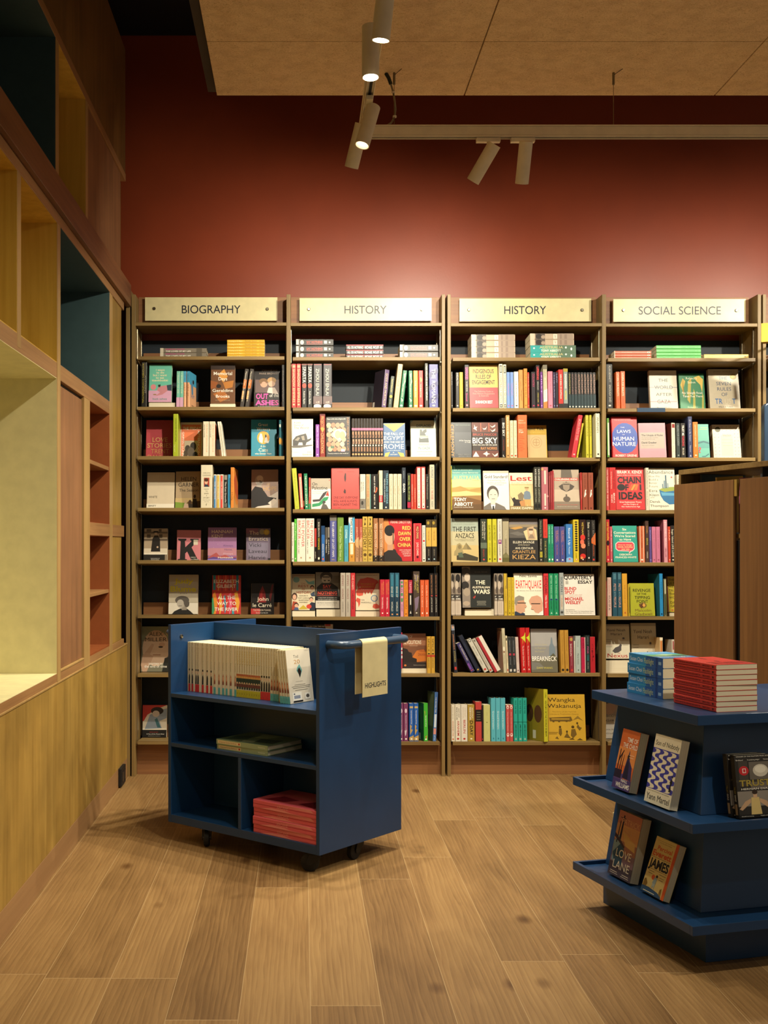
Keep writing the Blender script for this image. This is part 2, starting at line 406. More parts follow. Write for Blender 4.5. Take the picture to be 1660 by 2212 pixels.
# ------------------------------------------------------------------ plywood wall of niches
ply = tag(empty('niche_wall', (XF, 4.8, 0)), 'tall plywood wall of coloured niches and stained doors along the side', 'wall unit')
def part(name, mb, parent=ply, label=None, **k):
    o = mb.build(name, **k)
    mw = parent.matrix_world.copy() if parent.parent is None else parent.matrix_world.copy()
    o.parent = parent; o.matrix_parent_inverse = Matrix.Identity(4)
    o.data.transform(Matrix.Translation(-Vector(wloc(parent))))
    if label: o['label'] = label
    return o
def wloc(o):
    v = Vector((0, 0, 0))
    while o is not None: v += o.location; o = o.parent
    return v
def wall_box(name, y0, y1, z0, z1, mat, x1=XF, x0=None, label=None, bevel=.0015):
    mb = MB(); mb.box((x0 if x0 is not None else x1-.035, y0, z0), (x1, y1, z1), mat)
    return part(name, mb, label=label, bevel=bevel)
def niche(y0, y1, z0, z1, mat, depth=.40, label=None):
    mb = MB(); x0, x1, t = XF-depth, XF-.0005, .012
    y0, y1, z0, z1 = y0+.0015, y1-.0015, z0+.001, z1-.001
    mb.box((x0-t, y0-t, z0-t), (x0, y1+t, z1+t), mat)
    mb.box((x0, y0-t, z0-t), (x1, y0, z1+t), mat); mb.box((x0, y1, z0-t), (x1, y1+t, z1+t), mat)
    mb.box((x0, y0, z0-t), (x1, y1, z0), mat); mb.box((x0, y0, z1), (x1, y1, z1+t), mat)
    return part('niche_lining', mb, label=label)
wall_box('base_panel', -3.4, 6.657, .108, .769, PLY, label='blotchy yellow plywood panel above the skirting')
wall_box('sill_rail', -3.4, 6.54, .775, .811, PLY_EDGE_Y); wall_box('sill_bead', -3.4, 6.657, .768, .776, PLY_EDGE, XF+.003)
niche(2.30, 4.749, .811, 2.033, CREAM, .5, 'large cream painted niche')
wall_box('post', 4.749, 4.813, .776, 2.677, PLY_EDGE, XF+.002)
wall_box('post', 5.345, 5.485, .776, 2.033, PLY_EDGE, XF+.001)
wall_box('post', 6.053, 6.142, .776, 2.677, PLY_EDGE, XF+.001)
wall_box('post', 2.18, 2.30, .776, 2.677, PLY_EDGE, XF+.001)
d = wall_box('door', 4.818, 5.340, .820, 2.018, STAIN, XF-.010, label='brown stained plywood door')
wall_box('finger_gap', 4.815, 5.343, 2.018, 2.033, BLACK, XF-.018)
wall_box('door_bead', 4.818, 5.340, .811, .819, PLY_EDGE, XF+.002)
niche(5.485, 6.053, .818, 1.389, ORANGE, .36, 'orange painted niche'); niche(5.485, 6.053, 1.453, 2.034, ORANGE, .36, 'orange painted niche')
wall_box('niche_shelf', 5.486, 6.052, 1.092, 1.110, PLY_EDGE_Y, XF-.004, XF-.355); wall_box('niche_shelf', 5.486, 6.052, 1.735, 1.755, PLY_EDGE_Y, XF-.004, XF-.355)
wall_box('middle_rail', 5.485, 6.053, 1.390, 1.452, PLY_EDGE_Y, XF+.0015); wall_box('middle_rail', 6.142, 6.537, 1.390, 1.452, PLY_EDGE_Y, XF+.0015)
wall_box('end_panel', 6.142, 6.470, .812, 1.390, PLY, XF-.004); wall_box('end_panel', 6.142, 6.470, 1.452, 2.677, PLY, XF-.004)
wall_box('upper_rail', 2.30, 4.749, 2.034, 2.098, PLY_EDGE_Y); wall_box('upper_rail', 4.813, 6.053, 2.034, 2.100, PLY_EDGE_Y)
niche(3.0, 4.085, 2.100, 2.677, YEL, .40, 'yellow plywood niche'); niche(4.139, 4.749, 2.100, 2.677, YEL, .40, 'yellow plywood niche')
wall_box('post', 4.085, 4.139, 2.05, 2.677, PLY_EDGE, XF+.001)
niche(4.813, 6.053, 2.100, 2.677, TEAL, .42, 'dark teal painted niche')
wall_box('beam_rail', -3.4, 6.53, 2.677, 2.722, PLY_EDGE_Y, XF+.002)
wall_box('beam', -3.4, 6.655, 2.724, 2.850, BEAM, XF+.024, label='dark walnut beam standing proud')
niche(2.6, 4.722, 2.851, 3.433, TEAL, .42, 'dark teal painted niche'); niche(4.785, 5.379, 2.851, 3.433, YEL, .42, 'yellow plywood niche')
wall_box('post', 4.722, 4.785, 2.851, 3.433, PLY_EDGE, XF+.001); wall_box('post', 5.379, 5.437, 2.851, 3.433, PLY_EDGE, XF+.001)
wall_box('door', 5.440, 6.45, 2.851, 3.430, STAIN, XF-.006, label='brown stained panel above the beam')
wall_box('end_panel', 6.46, 6.50, 2.851, 3.430, BLACK, XF-.02)
wall_box('top_rail', -3.4, 6.60, 3.433, 3.475, PLY_EDGE_Y, XF+.001)
wall_box('top_panel', -3.4, 6.62, 3.476, 4.20, STAIN_DK, XF-.004, label='dark stained plywood above the top rail')
wall_box('top_panel', 6.50, 6.62, 2.851, 3.433, STAIN_DK, XF-.03); wall_box('side_panel', -3.4, 2.18, .812, 2.677, PLY); wall_box('side_panel', -3.4, 2.6, 2.851, 3.433, STAIN)
wall_box('side_panel', 2.30, 3.0, 2.100, 2.677, PLY); wall_box('shadow_gap', 6.47, 6.66, .80, 2.677, BLACK, XF-.14)

o_ = MB(); o_.box((0, -.075, -.05), (.018, .075, .05), RUBBER); ob = o_.build('power_outlet', bevel=.003); ob.location = (XF+.001, 6.41, .058)
tag(ob, 'black double power outlet on the tan skirting below yellow plywood', 'power outlet')
for s in (-1, 1):
    q = MB(); q.box((0, -.022, -.025), (.003, .022, .025), paint('#2a2724', .4)); so = q.build('socket', parent=ob); so.location = (.018, s*.034, 0)

# ------------------------------------------------------------------ ceiling raft of acoustic panels
WWOOL = woodwool_mat(); ZC = 3.509
XE = [-.411, .7845, 1.991, 3.197, 4.40]; YE = [5.535, 4.94, 2.55, .16, -2.2]
names_x = ['beside the dark slot', 'above the corner spotlights', 'above the track wire', 'over the last bay']
for j in range(4):
    for i in range(4):
        p = MB(); p.box((XE[i]+.0025, YE[j+1]+.002, 0), (XE[i+1]-.0025, YE[j]-.002, .03), WWOOL)
        o = p.build('acoustic_panel', bevel=.002); o.location = (0, 0, ZC)
        if j < 2:
            tag(o, f"tan wood-wool ceiling panel in the {'short row nearest the red wall' if j == 0 else 'long row behind the front one'}, {['first', 'second', 'third', 'fourth'][i]} from the left", 'ceiling panel', 'acoustic ceiling panels')
        else:
            tag(o, 'tan wood-wool ceiling panel overhead behind the camera', 'ceiling panel', 'acoustic panels out of view')
p = MB(); p.box((-.455, -2.2, .034), (4.44, 5.575, .09), paint('#3a3226', .7)); o = p.build('raft_frame'); o.location = (0, 0, ZC); tag(o, 'dark frame edge carrying the tan wood-wool ceiling panels', 'ceiling frame')
for x in (-.2, 1.4, 3.8):
    for y in (5.3, 2.6, 0.0):
        q = MB(); q.ring([(.006, 0), (.006, 4.436-ZC-.09)], STEEL, 8); r = q.build('hanger_rod', parent=o); r.location = (x, y, .09)

# ------------------------------------------------------------------ lighting tracks
def track(name, a, b, label):
    a, b = Vector(a), Vector(b); t = empty(name, a); tag(t, label, 'lighting track', 'ceiling lighting tracks')
    ax = 'x' if abs(b.x-a.x) > abs(b.y-a.y) else 'y'; L = (b-a).length
    def bx(c0, c1, z0, z1, mat, nm):
        q = MB()
        if ax == 'x': q.box((0, c0, z0), (L, c1, z1), mat)
        else: q.box((c0, -L, z0), (c1, 0, z1), mat)
        q.build(nm, parent=t, bevel=.0015)
    bx(-.018, .018, -.012, .026, OFFWHITE, 'rail'); bx(-.021, .021, .0265, .033, OFFWHITE, 'rail_cap')
    for s in (-1, 1): bx(s*.018-.004*(s > 0), s*.018+.004*(s < 0), -.022, -.0125, OFFWHITE, 'rail_lip')
    bx(-.006, .006, -.0175, -.0125, RUBBER, 'conductor_slot')
    return t
ZT = 3.231
track('lighting_track', (.305, 5.264, ZT), (4.3, 5.264, ZT), 'cream lighting track running across in front of the red wall')
track('lighting_track', (.282, 5.285, ZT), (.282, -2.0, ZT), 'cream lighting track running from the corner toward the camera overhead')
def wire(x, y, z0, z1, label):
    t = empty('suspension_wire', (x, y, z0)); tag(t, label, 'suspension wire', 'track suspension wires')
    q = MB(); q.ring([(.0016, 0), (.0016, z1-z0-.055)], STEEL, 8); q.build('wire', parent=t)
    q = MB(); q.ring([(.0058, z1-z0-.055), (.0058, z1-z0)], paint('#7d6c4b', .5), 12); q.build('gripper', parent=t)
    q = MB(); q.tube([(0, 0, z1-z0-.012), (.014, -.02, z1-z0-.006), (.03, -.045, z1-z0-.001)], .0013, RUBBER, 6); q.build('wire_end', parent=t)
wx = at_y(1326, 200, 5.264).x; wire(wx, 5.264, ZT+.033, ZC, 'thin wire holding the cross track below the third ceiling panel')
wx2 = at_y(852, 240, 5.264).x; wire(wx2, 5.264, ZT+.033, ZC, 'thin wire beside the looped cable near the track corner')
pth = [at_y(812, 279, 5.264)]
for px, py in ((822, 278), (836, 272), (846, 265), (853, 252), (855, 236), (853, 218), (850, 200), (845, 182), (840, 168), (834, 157)): pth.append(at_y(px, py, 5.27))
pth[-1].z = ZC
c = empty('power_cable', pth[0]); tag(c, 'looped grey power cable running from ceiling panel to track corner', 'cable')
q = MB(); q.tube([p-pth[0] for p in pth], .0045, paint('#8f8363', .5), 10); q.build('cord', parent=c, smooth=True)
q = MB(); q.tube([p-pth[0] for p in pth[-3:]], .0085, paint('#2b2f24', .5), 10); q.build('sleeve', parent=c, smooth=True)
for i in (4, 7): q = MB(); M4 = Matrix.Translation(pth[i]-pth[0]); q.ring([(.004, -.004), (.009, -.004), (.009, .004), (.004, .004)], OFFWHITE, 12, M4, True); q.build('cable_tie', parent=c)

# ------------------------------------------------------------------ spotlights
GLOW = emit('#fff2d8', 55); GLOW_DIM = emit('#fff2d8', 6)
def spotlight(p, aim, watts, cone, blend, wall_fill, label, along='x', track_z=ZT, L=.185, dim=False, visible=True, body_dir=None):
    p = Vector(p); d = (Vector(aim)-p).normalized() if body_dir is None else Vector(body_dir).normalized()
    r = .0305
    rot = d.to_track_quat('-Z', 'Y').to_matrix().to_4x4()
    M = Matrix.Translation(p) @ rot
    root = empty('spotlight', M=M); tag(root, label, 'spotlight', 'cylindrical track spotlights')
    q = MB(); q.ring([(r-.003, .004), (r-.003, .0), (r, .0), (r, L), (0, L)], OFFWHITE, 32, None, 'open'); q.build('housing', parent=root, smooth=True)
    q = MB(); q.ring([(r-.0035, .001), (r-.012, .045)], paint('#e9e2d0', .25), 32, None, 'open'); q.build('reflector', parent=root, smooth=True)
    q = MB(); q.ring([(0, .0), (r-.006, .0)], GLOW_DIM if dim else GLOW, 24); o = q.build('lamp_lens', parent=root); o.location = (0, 0, .012 if not dim else .03)
    # stem and adapter that clip into the track
    top = M @ Vector((0, 0, L*.80)); inv = M.inverted()
    if along == 'x': foot = Vector((top.x, 5.264, track_z-.022))
    else: foot = Vector((.282, top.y, track_z-.022))
    q = MB(); q.tube([inv @ top, inv @ Vector((foot.x, foot.y, max(foot.z-.02, top.z+.001))), inv @ Vector((foot.x, foot.y, foot.z-.002))], .008, OFFWHITE, 10); q.build('stem', parent=root)
    q = MB(); bx = MB(); a = (.055, .014, .020) if along == 'x' else (.014, .055, .020)
    bx.box((-a[0], -a[1], -a[2]), (a[0], a[1], -.0006), OFFWHITE)
    bx.v = [tuple(inv @ (foot+Vector(v))) for v in bx.v]; bx.build('track_adapter', parent=root, bevel=.002)
    for nm, en, cn, bl_ in (('spot_beam', watts, cone, blend), ('wall_fill_spot', wall_fill, 86, 1)):     # the lamp's beam, and an added second spot that brightens wall and signs
        if en <= 0: continue
        ld = bpy.data.lights.new(nm, 'SPOT'); ld.energy = en; ld.color = LIGHT_COL; ld.spot_size = math.radians(cn); ld.spot_blend = bl_; ld.shadow_soft_size = .026
        lo = bpy.data.objects.new(nm, ld); COL.objects.link(lo); lo.parent = root
        tgt = Vector(aim) if nm == 'spot_beam' else Vector((p.x+(Vector(aim).x-p.x)*1.2, 6.97, 2.52))
        lo.matrix_world = Matrix.Translation(p+d*.012) @ (tgt-p).normalized().to_track_quat('-Z', 'Y').to_matrix().to_4x4()
    return root
TXT = {'zA': ('glowing white spotlight at the top edge, nearer of the two bright ones', 'y', (.0-.10, .15, -1)),
       'zB': ('glowing white spotlight hanging straight down behind the nearer bright one', 'y', (0, -.06, -1)),
       'corner': ('white spotlight at the track corner with a lit rim at its foot', 'y', (-.28, -.22, -1)),
       'cornerwall': ('white spotlight tucked behind the corner one, turned to the red wall', 'y', (-.26, .42, -1)),
       'wallA': ('white spotlight tilted sideways under the cross track', 'x', (-.60, .46, -1)),
       'wallB': ('white spotlight hanging upright beside the tilted one under cross track', 'x', (-.03, .45, -1))}
for k, p, aim, wt, cone, bl, sp in SPOTS:
    spotlight(p, aim, wt, cone, bl, sp, TXT[k][0], TXT[k][1], dim=k not in ('zA', 'zB'), body_dir=TXT[k][2])
for k, p, aim, wt, cone, bl, sp in OFF_SPOTS:
    along = 'x' if abs(p[1]-5.264) < .01 else 'y'
    if k == 'right':
        track('lighting_track', (2.05, 2.9, ZT), (3.6, 2.9, ZT), 'cream lighting track over the blue display beyond the picture')
        r_ = spotlight(p, aim, wt, cone, bl, sp, 'white spotlight over the blue display beyond the picture', 'x')
        for ch in list(r_.children):      # this one hangs from the second cross track
            if ch.name.startswith(('stem', 'track_adapter')): bpy.data.objects.remove(ch)
        q = MB(); q.ring([(.008, 0), (.008, ZT-.0215-p[2]-.18)], OFFWHITE, 10); s_ = q.build('stem'); s_.location = (p[0], p[1], p[2]+.18)
        s_.parent = r_; s_.matrix_parent_inverse = r_.matrix_world.inverted()
    else: spotlight(p, aim, wt, cone, bl, sp, f'white spotlight beyond the picture over {dict(wallC="the social science bay", wallD="the next bookcase", back="the far bays", near="the cream niche", far="the open floor")[k]}', along)

# ------------------------------------------------------------------ bookcases
SHELF_Y = {1: [769.6, 878.7, 985.2, 1096.9, 1210, 1327.7, 1455.3, 1600.7], 2: [771.2, 880, 986.7, 1100, 1213.2, 1332, 1454.8, 1601.9],
           3: [772.2, 881.3, 988.4, 1101.6, 1214.3, 1329.9, 1453.6, 1602.2], 4: [773.3, 882, 988.4, 1102, 1214.8, 1331.3, 1455.5, 1602.6]}
for k in SHELF_Y: pass
SHELF_Y[5] = [774.0, 883, 990, 1103, 1216, 1333, 1456.5, 1604]
TILT = math.radians(3.5); CT, ST = math.cos(TILT), math.sin(TILT); SD = .262; STK = .0205
X = lambda px, Y=YS: (px-VX)*Y/FP
Zp = lambda py, Y=YS: H-(py-VY)*Y/FP
ZTOP = Zp(636)
INNER = {1: (292.8, 619.2), 2: (628.2, 954.8), 3: (974.2, 1301.2), 4: (1309.6, 1637.4), 5: (1655.6, 1982)}
UPR = {'A': [(284.4, 292.8), (619.2, 628.2), (954.8, 962.0)], 'B': [(967.0, 974.2), (1301.2, 1309.6), (1637.4, 1644.6)], 'C': [(1648.6, 1655.6), (1982, 1990)]}
def case(key, bays, label):
    t = empty('bookcase', (X(UPR[key][0][0]), YS, 0)); tag(t, label, 'bookcase', 'wall bookcases')
    def pt(name, a, b, mat, label=None, bevel=.001, parent=None):
        q = MB(); q.box(a, b, mat); o = q.build(name, bevel=bevel)
        par = parent or t; o.data.transform(Matrix.Translation(-wloc(par))); o.parent = par
        if label: o['label'] = label
        return o
    for a, b in UPR[key]: pt('upright', (X(a), YS-.003, 0), (X(b), YS+.285, ZTOP), WOOD_V)
    for bay in bays:
        xa, xb = X(INNER[bay][0])+.0003, X(INNER[bay][1])-.0003; ys = SHELF_Y[bay]
        pt('back_panel', (xa, YS+.274, .2), (xb, YS+.284, ZTOP-.22), NAVY_DK, 'dark navy back')
        pt('header_panel', (xa, YS+.13, Zp(696)+.001), (xb, YS+.15, ZTOP+.012), WOOD_RED)
        pt('fixed_shelf', (xa, YS, Zp(703.5+(bay-1)*.7)), (xb, YS+.273, Zp(696.5+(bay-1)*.7)), WOOD_H)
        pt('plinth_board', (xa, YS+.062, 0), (xb, YS+.08, .185), WOOD_RED)
        pt('plinth_top', (xa, YS+.081, .165), (xb, YS+.273, .183), WOOD_RED)
        for xs in (xa+.0002, xb-.0042):
            for yo in (.055, .225):
                st = pt('shelf_standard', (xs, YS+yo, .20), (xs+.004, YS+yo+.016, Zp(704)-.004), METAL, 'slotted metal strip')
        for sy in ys:
            z = Zp(sy); q = MB(); x0, x1 = xa+.012, xb-.012
            def L(d, zz): return (YS+d*CT+zz*ST, z-d*ST+zz*CT)
            prof = [L(0, -STK), L(SD, -STK), L(SD, 0), L(0, 0)]
            q.prism([(a, b) for a, b in prof][::-1], 'x', x0, x1, WOOD_H)
            o = q.build('shelf', bevel=.001); o.data.transform(Matrix.Translation(-wloc(t))); o.parent = t
            q = MB(); q.prism([L(SD-.019, .0005), L(SD-.001, .0005), L(SD-.001, .074), L(SD-.019, .074)][::-1], 'x', x0, x1, WOOD_RED)
            u = q.build('shelf_upstand', bevel=.001); u.data.transform(Matrix.Translation(-wloc(o))); u.data.transform(Matrix.Translation(-wloc(t)) if False else Matrix.Identity(4)); u.parent = o
            for xs in (xa+.001, xb-.003):
                q = MB(); q.prism([L(.02, -STK-.001), L(.02, -STK-.008), L(.24, -STK-.03), L(.24, -STK-.001)][::-1], 'x', xs, xs+.002, METAL)
                bk = q.build('shelf_bracket'); bk.data.transform(Matrix.Translation(-wloc(o))); bk.parent = o
    return t
case('A', (1, 2), 'wooden wall bookcase of two bays, signed biography and history'); case('B', (3, 4), 'wooden wall bookcase of two bays, signed history and social science'); case('C', (5,), 'wooden bookcase cut off at the edge beside the social science bay')
q = MB(); q.box((X(272.4), YS-.003, 0), (X(281.1), YS+.285, Zp(624)), WOOD_V); o = q.build('filler_panel', bevel=.001); tag(o, 'narrow wooden filler panel between plywood wall and first bookcase', 'filler panel')

def screen_face(x0, x1, y0, y1, Y): return (X(x0, Y), X(x1, Y), Zp(y0, Y), Zp(y1, Y))
SIGNS = [((313.6, 599.5, 642.3, 692.7), 'BIOGRAPHY', (393, 520, 658.6, 676.8), ((333.2, 666.6), (577.7, 667.7)), 'cream sign plate reading BIOGRAPHY on the first bookcase'),
         ((647.5, 932.9, 643.9, 693.0), 'HISTORY', (744.5, 835.6, 659.4, 677.5), ((667.3, 668), (911.7, 669)), 'cream sign plate reading HISTORY next to the BIOGRAPHY sign'),
         ((993, 1278, 645, 694.4), 'HISTORY', (1089.9, 1180.5, 660.2, 678.4), ((1013.4, 669.4), (1258, 669.8)), 'cream sign plate reading HISTORY next to the SOCIAL SCIENCE sign'),
         ((1325.8, 1612, 646, 695), 'SOCIAL SCIENCE', (1380.3, 1558.2, 661, 679.4), ((1347.3, 670.2), (1591.5, 670.8)), 'cream sign plate reading SOCIAL SCIENCE')]
for rc, txt, tr, sc_, lab in SIGNS:
    Y0 = 6.765; x0, x1, z1, z0 = screen_face(rc[0], rc[1], rc[2], rc[3], Y0)
    root = empty('sign_plate', ((x0+x1)/2, Y0, (z0+z1)/2)); tag(root, lab, 'sign', 'bookcase signs'); c = wloc(root)
    q = MB(); q.box((x0, Y0, z0), (x1, Y0+.006, z1), SIGN)
    draw(q, Face((x0, Y0, z1), (1, 0, 0), (0, 0, -1), x1-x0, z1-z0, (0, -1, 0)), [T(txt, INKBLUE, (tr[2]-rc[2])/(rc[3]-rc[2]), (tr[3]-rc[2])/(rc[3]-rc[2]), (tr[0]-rc[0])/(rc[1]-rc[0]), (tr[1]-rc[0])/(rc[1]-rc[0]), .004)], .0004)
    q.v = [tuple(Vector(v)-c) for v in q.v]; q.build('plate', parent=root)
    for px, py in sc_:
        M5 = Matrix.Translation(Vector((X(px, Y0), Y0, Zp(py, Y0)))-c) @ Matrix.Rotation(math.pi/2, 4, 'X')
        q = MB(); q.ring([(.0095, -.028), (.0095, .004), (.007, .007), (0, .007)], STEEL, 20, M5); q.build('standoff_screw', parent=root, smooth=True)

# blue shelf clip on the social science bay
q = MB(); xa, xb, z1, z0 = screen_face(1377.5, 1438, 881.3, 890, YS-.006); q.box((xa, YS-.006, z0), (xb, YS-.0035, z1), BLUE_T); q.box((xa, YS-.0035, Zp(882)+.0008), (xb, YS+.03, Zp(882)+.0024), BLUE_T)
tag(q.build('shelf_label_holder', bevel=.0006), 'blank slate-blue label holder clipped on a social science shelf edge', 'label holder')

# ------------------------------------------------------------------ blue book trolley
A = Vector((-.608, 5.225, 0)); TM = Matrix.Translation(A) @ Matrix.Rotation(math.radians(-40.4), 4, 'Z')
TL, TD, TZ0, TZ1 = .893, .570, .085, .981
tro = empty('book_trolley', M=TM); tag(tro, 'dark blue double-sided book trolley on black castors', 'trolley')
def tp(name, a, b, mat=BLUE, bevel=.0012, label=None):
    q = MB(); q.box(a, b, mat); o = q.build(name, parent=tro, bevel=bevel)
    if label: o['label'] = label
    return o
tp('side_panel', (0, 0, TZ0), (.018, TD, TZ1)); tp('side_panel', (TL-.018, 0, TZ0), (TL, TD, TZ1))
tp('bottom_panel', (.0185, .001, TZ0), (TL-.0185, TD-.001, .121)); tp('centre_panel', (.0185, TD/2-.008, .1215), (TL-.0185, TD/2+.008, TZ1-.002))
for s, (ya, yb) in (('front', (.001, TD/2-.0085)), ('rear', (TD/2+.0085, TD-.001))):
    tp('shelf', (.0185, ya, .653), (TL-.0185, yb, .671)); tp('shelf', (.0185, ya, .429), (TL-.0185, yb, .447))
    tp('divider', (TL/2-.009, ya, .1215), (TL/2+.009, yb, .4285))
def handle(x, sgn):
    r = .0165; out = .078; pts = []
    y0, y1 = .055, TD-.055
    pts.append((x, y0, .937))
    for a in range(0, 7):
        t = a/6*math.pi/2; pts.append((x+sgn*(out-.045+.045*math.sin(t)), y0+.045-.045*math.cos(t), .937))
    for a in range(0, 7):
        t = a/6*math.pi/2; pts.append((x+sgn*(out-.045+.045*math.cos(t)), y1-.045+.045*math.sin(t), .937))
    pts.append((x, y1, .937))
    q = MB(); q.tube(pts, r, BLUE_T, 20); return q.build('handle', parent=tro, smooth=True)
handle(TL+.0003, 1); handle(-.0003, -1)
for yy in (.055, TD-.055):
    for x, sg in ((.0185, 1),):
        M6 = Matrix.Translation((x, yy+.01, .925)) @ Matrix.Rotation(math.pi/2, 4, 'Y')
        q = MB(); q.ring([(.0095, 0), (.0085, .004), (.004, .0055), (0, .0055)], STEEL, 18, M6); q.build('handle_bolt', parent=tro, smooth=True)
for x, y, ang in ((.19, .06, -48), (.835, .05, 208), (.19, TD-.10, 10), (.835, .325, -86)):
    cr = bpy.data.objects.new('caster', None); COL.objects.link(cr); cr.parent = tro; cr.location = (x, y, 0); cr.rotation_euler = (0, 0, math.radians(ang))
    q = MB(); q.box((-.03, -.03, .078), (.03, .03, .0845), RUBBER); q.build('mounting_plate', parent=cr)
    q = MB(); q.ring([(.016, .0757), (.016, .0779)], STEEL, 16); q.build('swivel', parent=cr)
    q = MB()
    for s in (-1, 1): q.prism([(-.022, .0735), (-.022, .06), (.018, .030), (.036, .030), (.038, .045), (.026, .0735)], 'y', s*.0185-.0018, s*.0185+.0018, RUBBER)
    q.box((-.022, -.0185, .0802-.0055), (.022, .0185, .0755), RUBBER); q.build('fork', parent=cr)
    Mw = Matrix.Translation((.026, 0, .0398)) @ Matrix.Rotation(math.pi/2, 4, 'X')
    q = MB(); q.ring([(.006, -.014), (.032, -.0135), (.0385, -.010), (.0395, 0), (.0385, .010), (.032, .0135), (.006, .014)], RUBBER, 32, Mw, True); q.build('wheel', parent=cr, smooth=True)
    q = MB(); q.ring([(.0055, -.0195), (.0055, .0195)], STEEL, 12, Mw); q.build('axle', parent=cr)

# folded HIGHLIGHTS tag hanging over the handle
def trolley_at(px, xl, py=None):
    """local y (and z) on the plane x = xl of the trolley seen at pixel px (py)"""
    k = (px-VX)/FP; c, s = math.cos(math.radians(-40.4)), math.sin(math.radians(-40.4))
    # world X = A.x + c*x - s*y ; Y = A.y + s*x + c*y
    y = (k*(A.y+s*xl)-A.x-c*xl)/(-s-k*c)
    Yw = A.y+s*xl+c*y
    return y, (H-(py-VY)*Yw/FP if py is not None else None)
xo = TL+.078+.0197
ya, zt = trolley_at(783.7, xo, 1384); yb, _ = trolley_at(837.7, xo, 1384); _, zb = trolley_at(783.7, xo, 1507)
tg = empty('hanging_sign', M=TM @ Matrix.Translation((TL+.078, (ya+yb)/2, .937))); tag(tg, 'folded cream sign reading HIGHLIGHTS draped over the trolley handle', 'sign')
hw = (yb-ya)/2; R_ = .0197; th = .0022; prof_o, prof_i = [], []
zlow = zb-.937
for a in range(0, 13):
    t = a/12*math.pi; prof_o.append((R_*math.cos(t), R_*math.sin(t))); prof_i.append(((R_-th)*math.cos(t), (R_-th)*math.sin(t)))
out = [(R_, zlow)]+prof_o+[(-R_-.001, zlow+.01)]; inn = [(-R_-.001+th, zlow+.01)]+prof_i[::-1]+[(R_-th, zlow)]
q = MB()
ring = out+inn; n_ = len(ring); i0 = len(q.v); kk = q.mi(SIGN)
q.v += [(x, -hw, z) for x, z in ring]+[(x, hw, z) for x, z in ring]
for j in range(n_): q.f.append((i0+j, i0+n_+j, i0+n_+(j+1) % n_, i0+(j+1) % n_)); q.m.append(kk)
no = len(out)
for j in range(no-1):
    a0, a1, b1, b0 = j, j+1, n_-2-j, n_-1-j
    q.f.append((i0+a0, i0+a1, i0+b1, i0+b0)); q.m.append(kk); q.f.append((i0+n_+b0, i0+n_+b1, i0+n_+a1, i0+n_+a0)); q.m.append(kk)
hh = R_-zlow
draw(q, Face((R_, -hw, 0), (0, 1, 0), (0, 0, -1), 2*hw, -zlow, (1, 0, 0)), [T('HIGHLIGHTS', INKBLUE, .735, .835, .10, .93, .006)], .0004)
q.build('folded_plate', parent=tg)

# ------------------------------------------------------------------ blue tiered display
DYAW = math.radians(15); FO = Vector((1.210, 3.55, 0)); DM = Matrix.Translation(FO) @ Matrix.Rotation(DYAW, 4, 'Z'); DW, DV = 1.30, .762
dis = empty('display_stand', M=DM); tag(dis, 'dark blue tiered display stand with two trays and a flat top', 'display stand')
def dp(name, a, b, bevel=.0015, parent=dis): q = MB(); q.box(a, b, BLUE); return q.build(name, parent=parent, bevel=bevel)
dp('plinth', (.124, .114, 0), (DW-.124, DV-.004, .1325))
def tray(ztop):
    zf = ztop-.013; q = MB(); q.box((.0145, .0145, ztop-.030), (DW-.0145, DV-.0145, zf), BLUE); tr = q.build('tray', parent=dis)
    for a, b in (((0, 0), (DW, .014)), ((0, DV-.014), (DW, DV)), ((0, .0142), (.014, DV-.0142)), ((DW-.014, .0142), (DW, DV-.0142))):
        dp('tray_lip', (a[0], a[1], ztop-.030), (b[0], b[1], ztop), .001, tr)
    return zf
TZA = tray(.163); TZB = tray(.479)
TILT_D = .06/.317
def frustum(z0, z1):
    k = (z1-z0)*TILT_D; a0, b0 = .126, .144
    lo = [(a0, b0), (DW-a0, b0), (DW-a0, DV-.016), (a0, DV-.016)]; hi = [(a0+k, b0+k*1.13), (DW-a0-k, b0+k*1.13), (DW-a0-k, DV-.016), (a0+k, DV-.016)]
    q = MB(); i = len(q.v); mi = q.mi(BLUE)
    q.v += [(x, y, z0) for x, y in lo]+[(x, y, z1) for x, y in hi]
    for f in ((3, 2, 1, 0), (4, 5, 6, 7), (0, 1, 5, 4), (1, 2, 6, 5), (2, 3, 7, 6), (3, 0, 4, 7)): q.f.append(f); q.m.append(mi)
    return q.build('body', parent=dis, bevel=.002)
frustum(TZA+.0003, .4485); frustum(TZB+.0003, .766)
dp('top_board', (.078, .0897, .7665), (DW-.078, DV, .80), .002)

# ------------------------------------------------------------------ wooden gondola behind the display
gv = Vector((-math.sin(DYAW), math.cos(DYAW), 0)); gu = Vector((math.cos(DYAW), math.sin(DYAW), 0))
G0 = at_y(1466.5, 1015.7, 5.535); G0.z = 0
GM = Matrix.Translation(G0) @ Matrix.Rotation(DYAW, 4, 'Z')          # local y = back toward the wall, negative y = toward the camera
gon = empty('gondola', M=GM); tag(gon, 'walnut bookcase seen from behind, standing behind the blue display', 'bookcase')
ZG = H+161.3/FP*5.535
def gp(name, a, b, mat=WALNUT_V, label=None, bevel=.0015):
    q = MB(); q.box(a, b, mat); o = q.build(name, parent=gon, bevel=bevel)
    if label: o['label'] = label
    return o
pz = ZG-.0705
GL_, GDp = .80, .40
gp('top_board', (0, -GL_, ZG-.0235), (GDp, 0, ZG), WOOD_H)
gp('back_panel', (-.022, -.4555, .0), (-.004, .0033, pz)); gp('back_panel', (-.022, -GL_-.08, .0), (-.004, -.5013, pz))
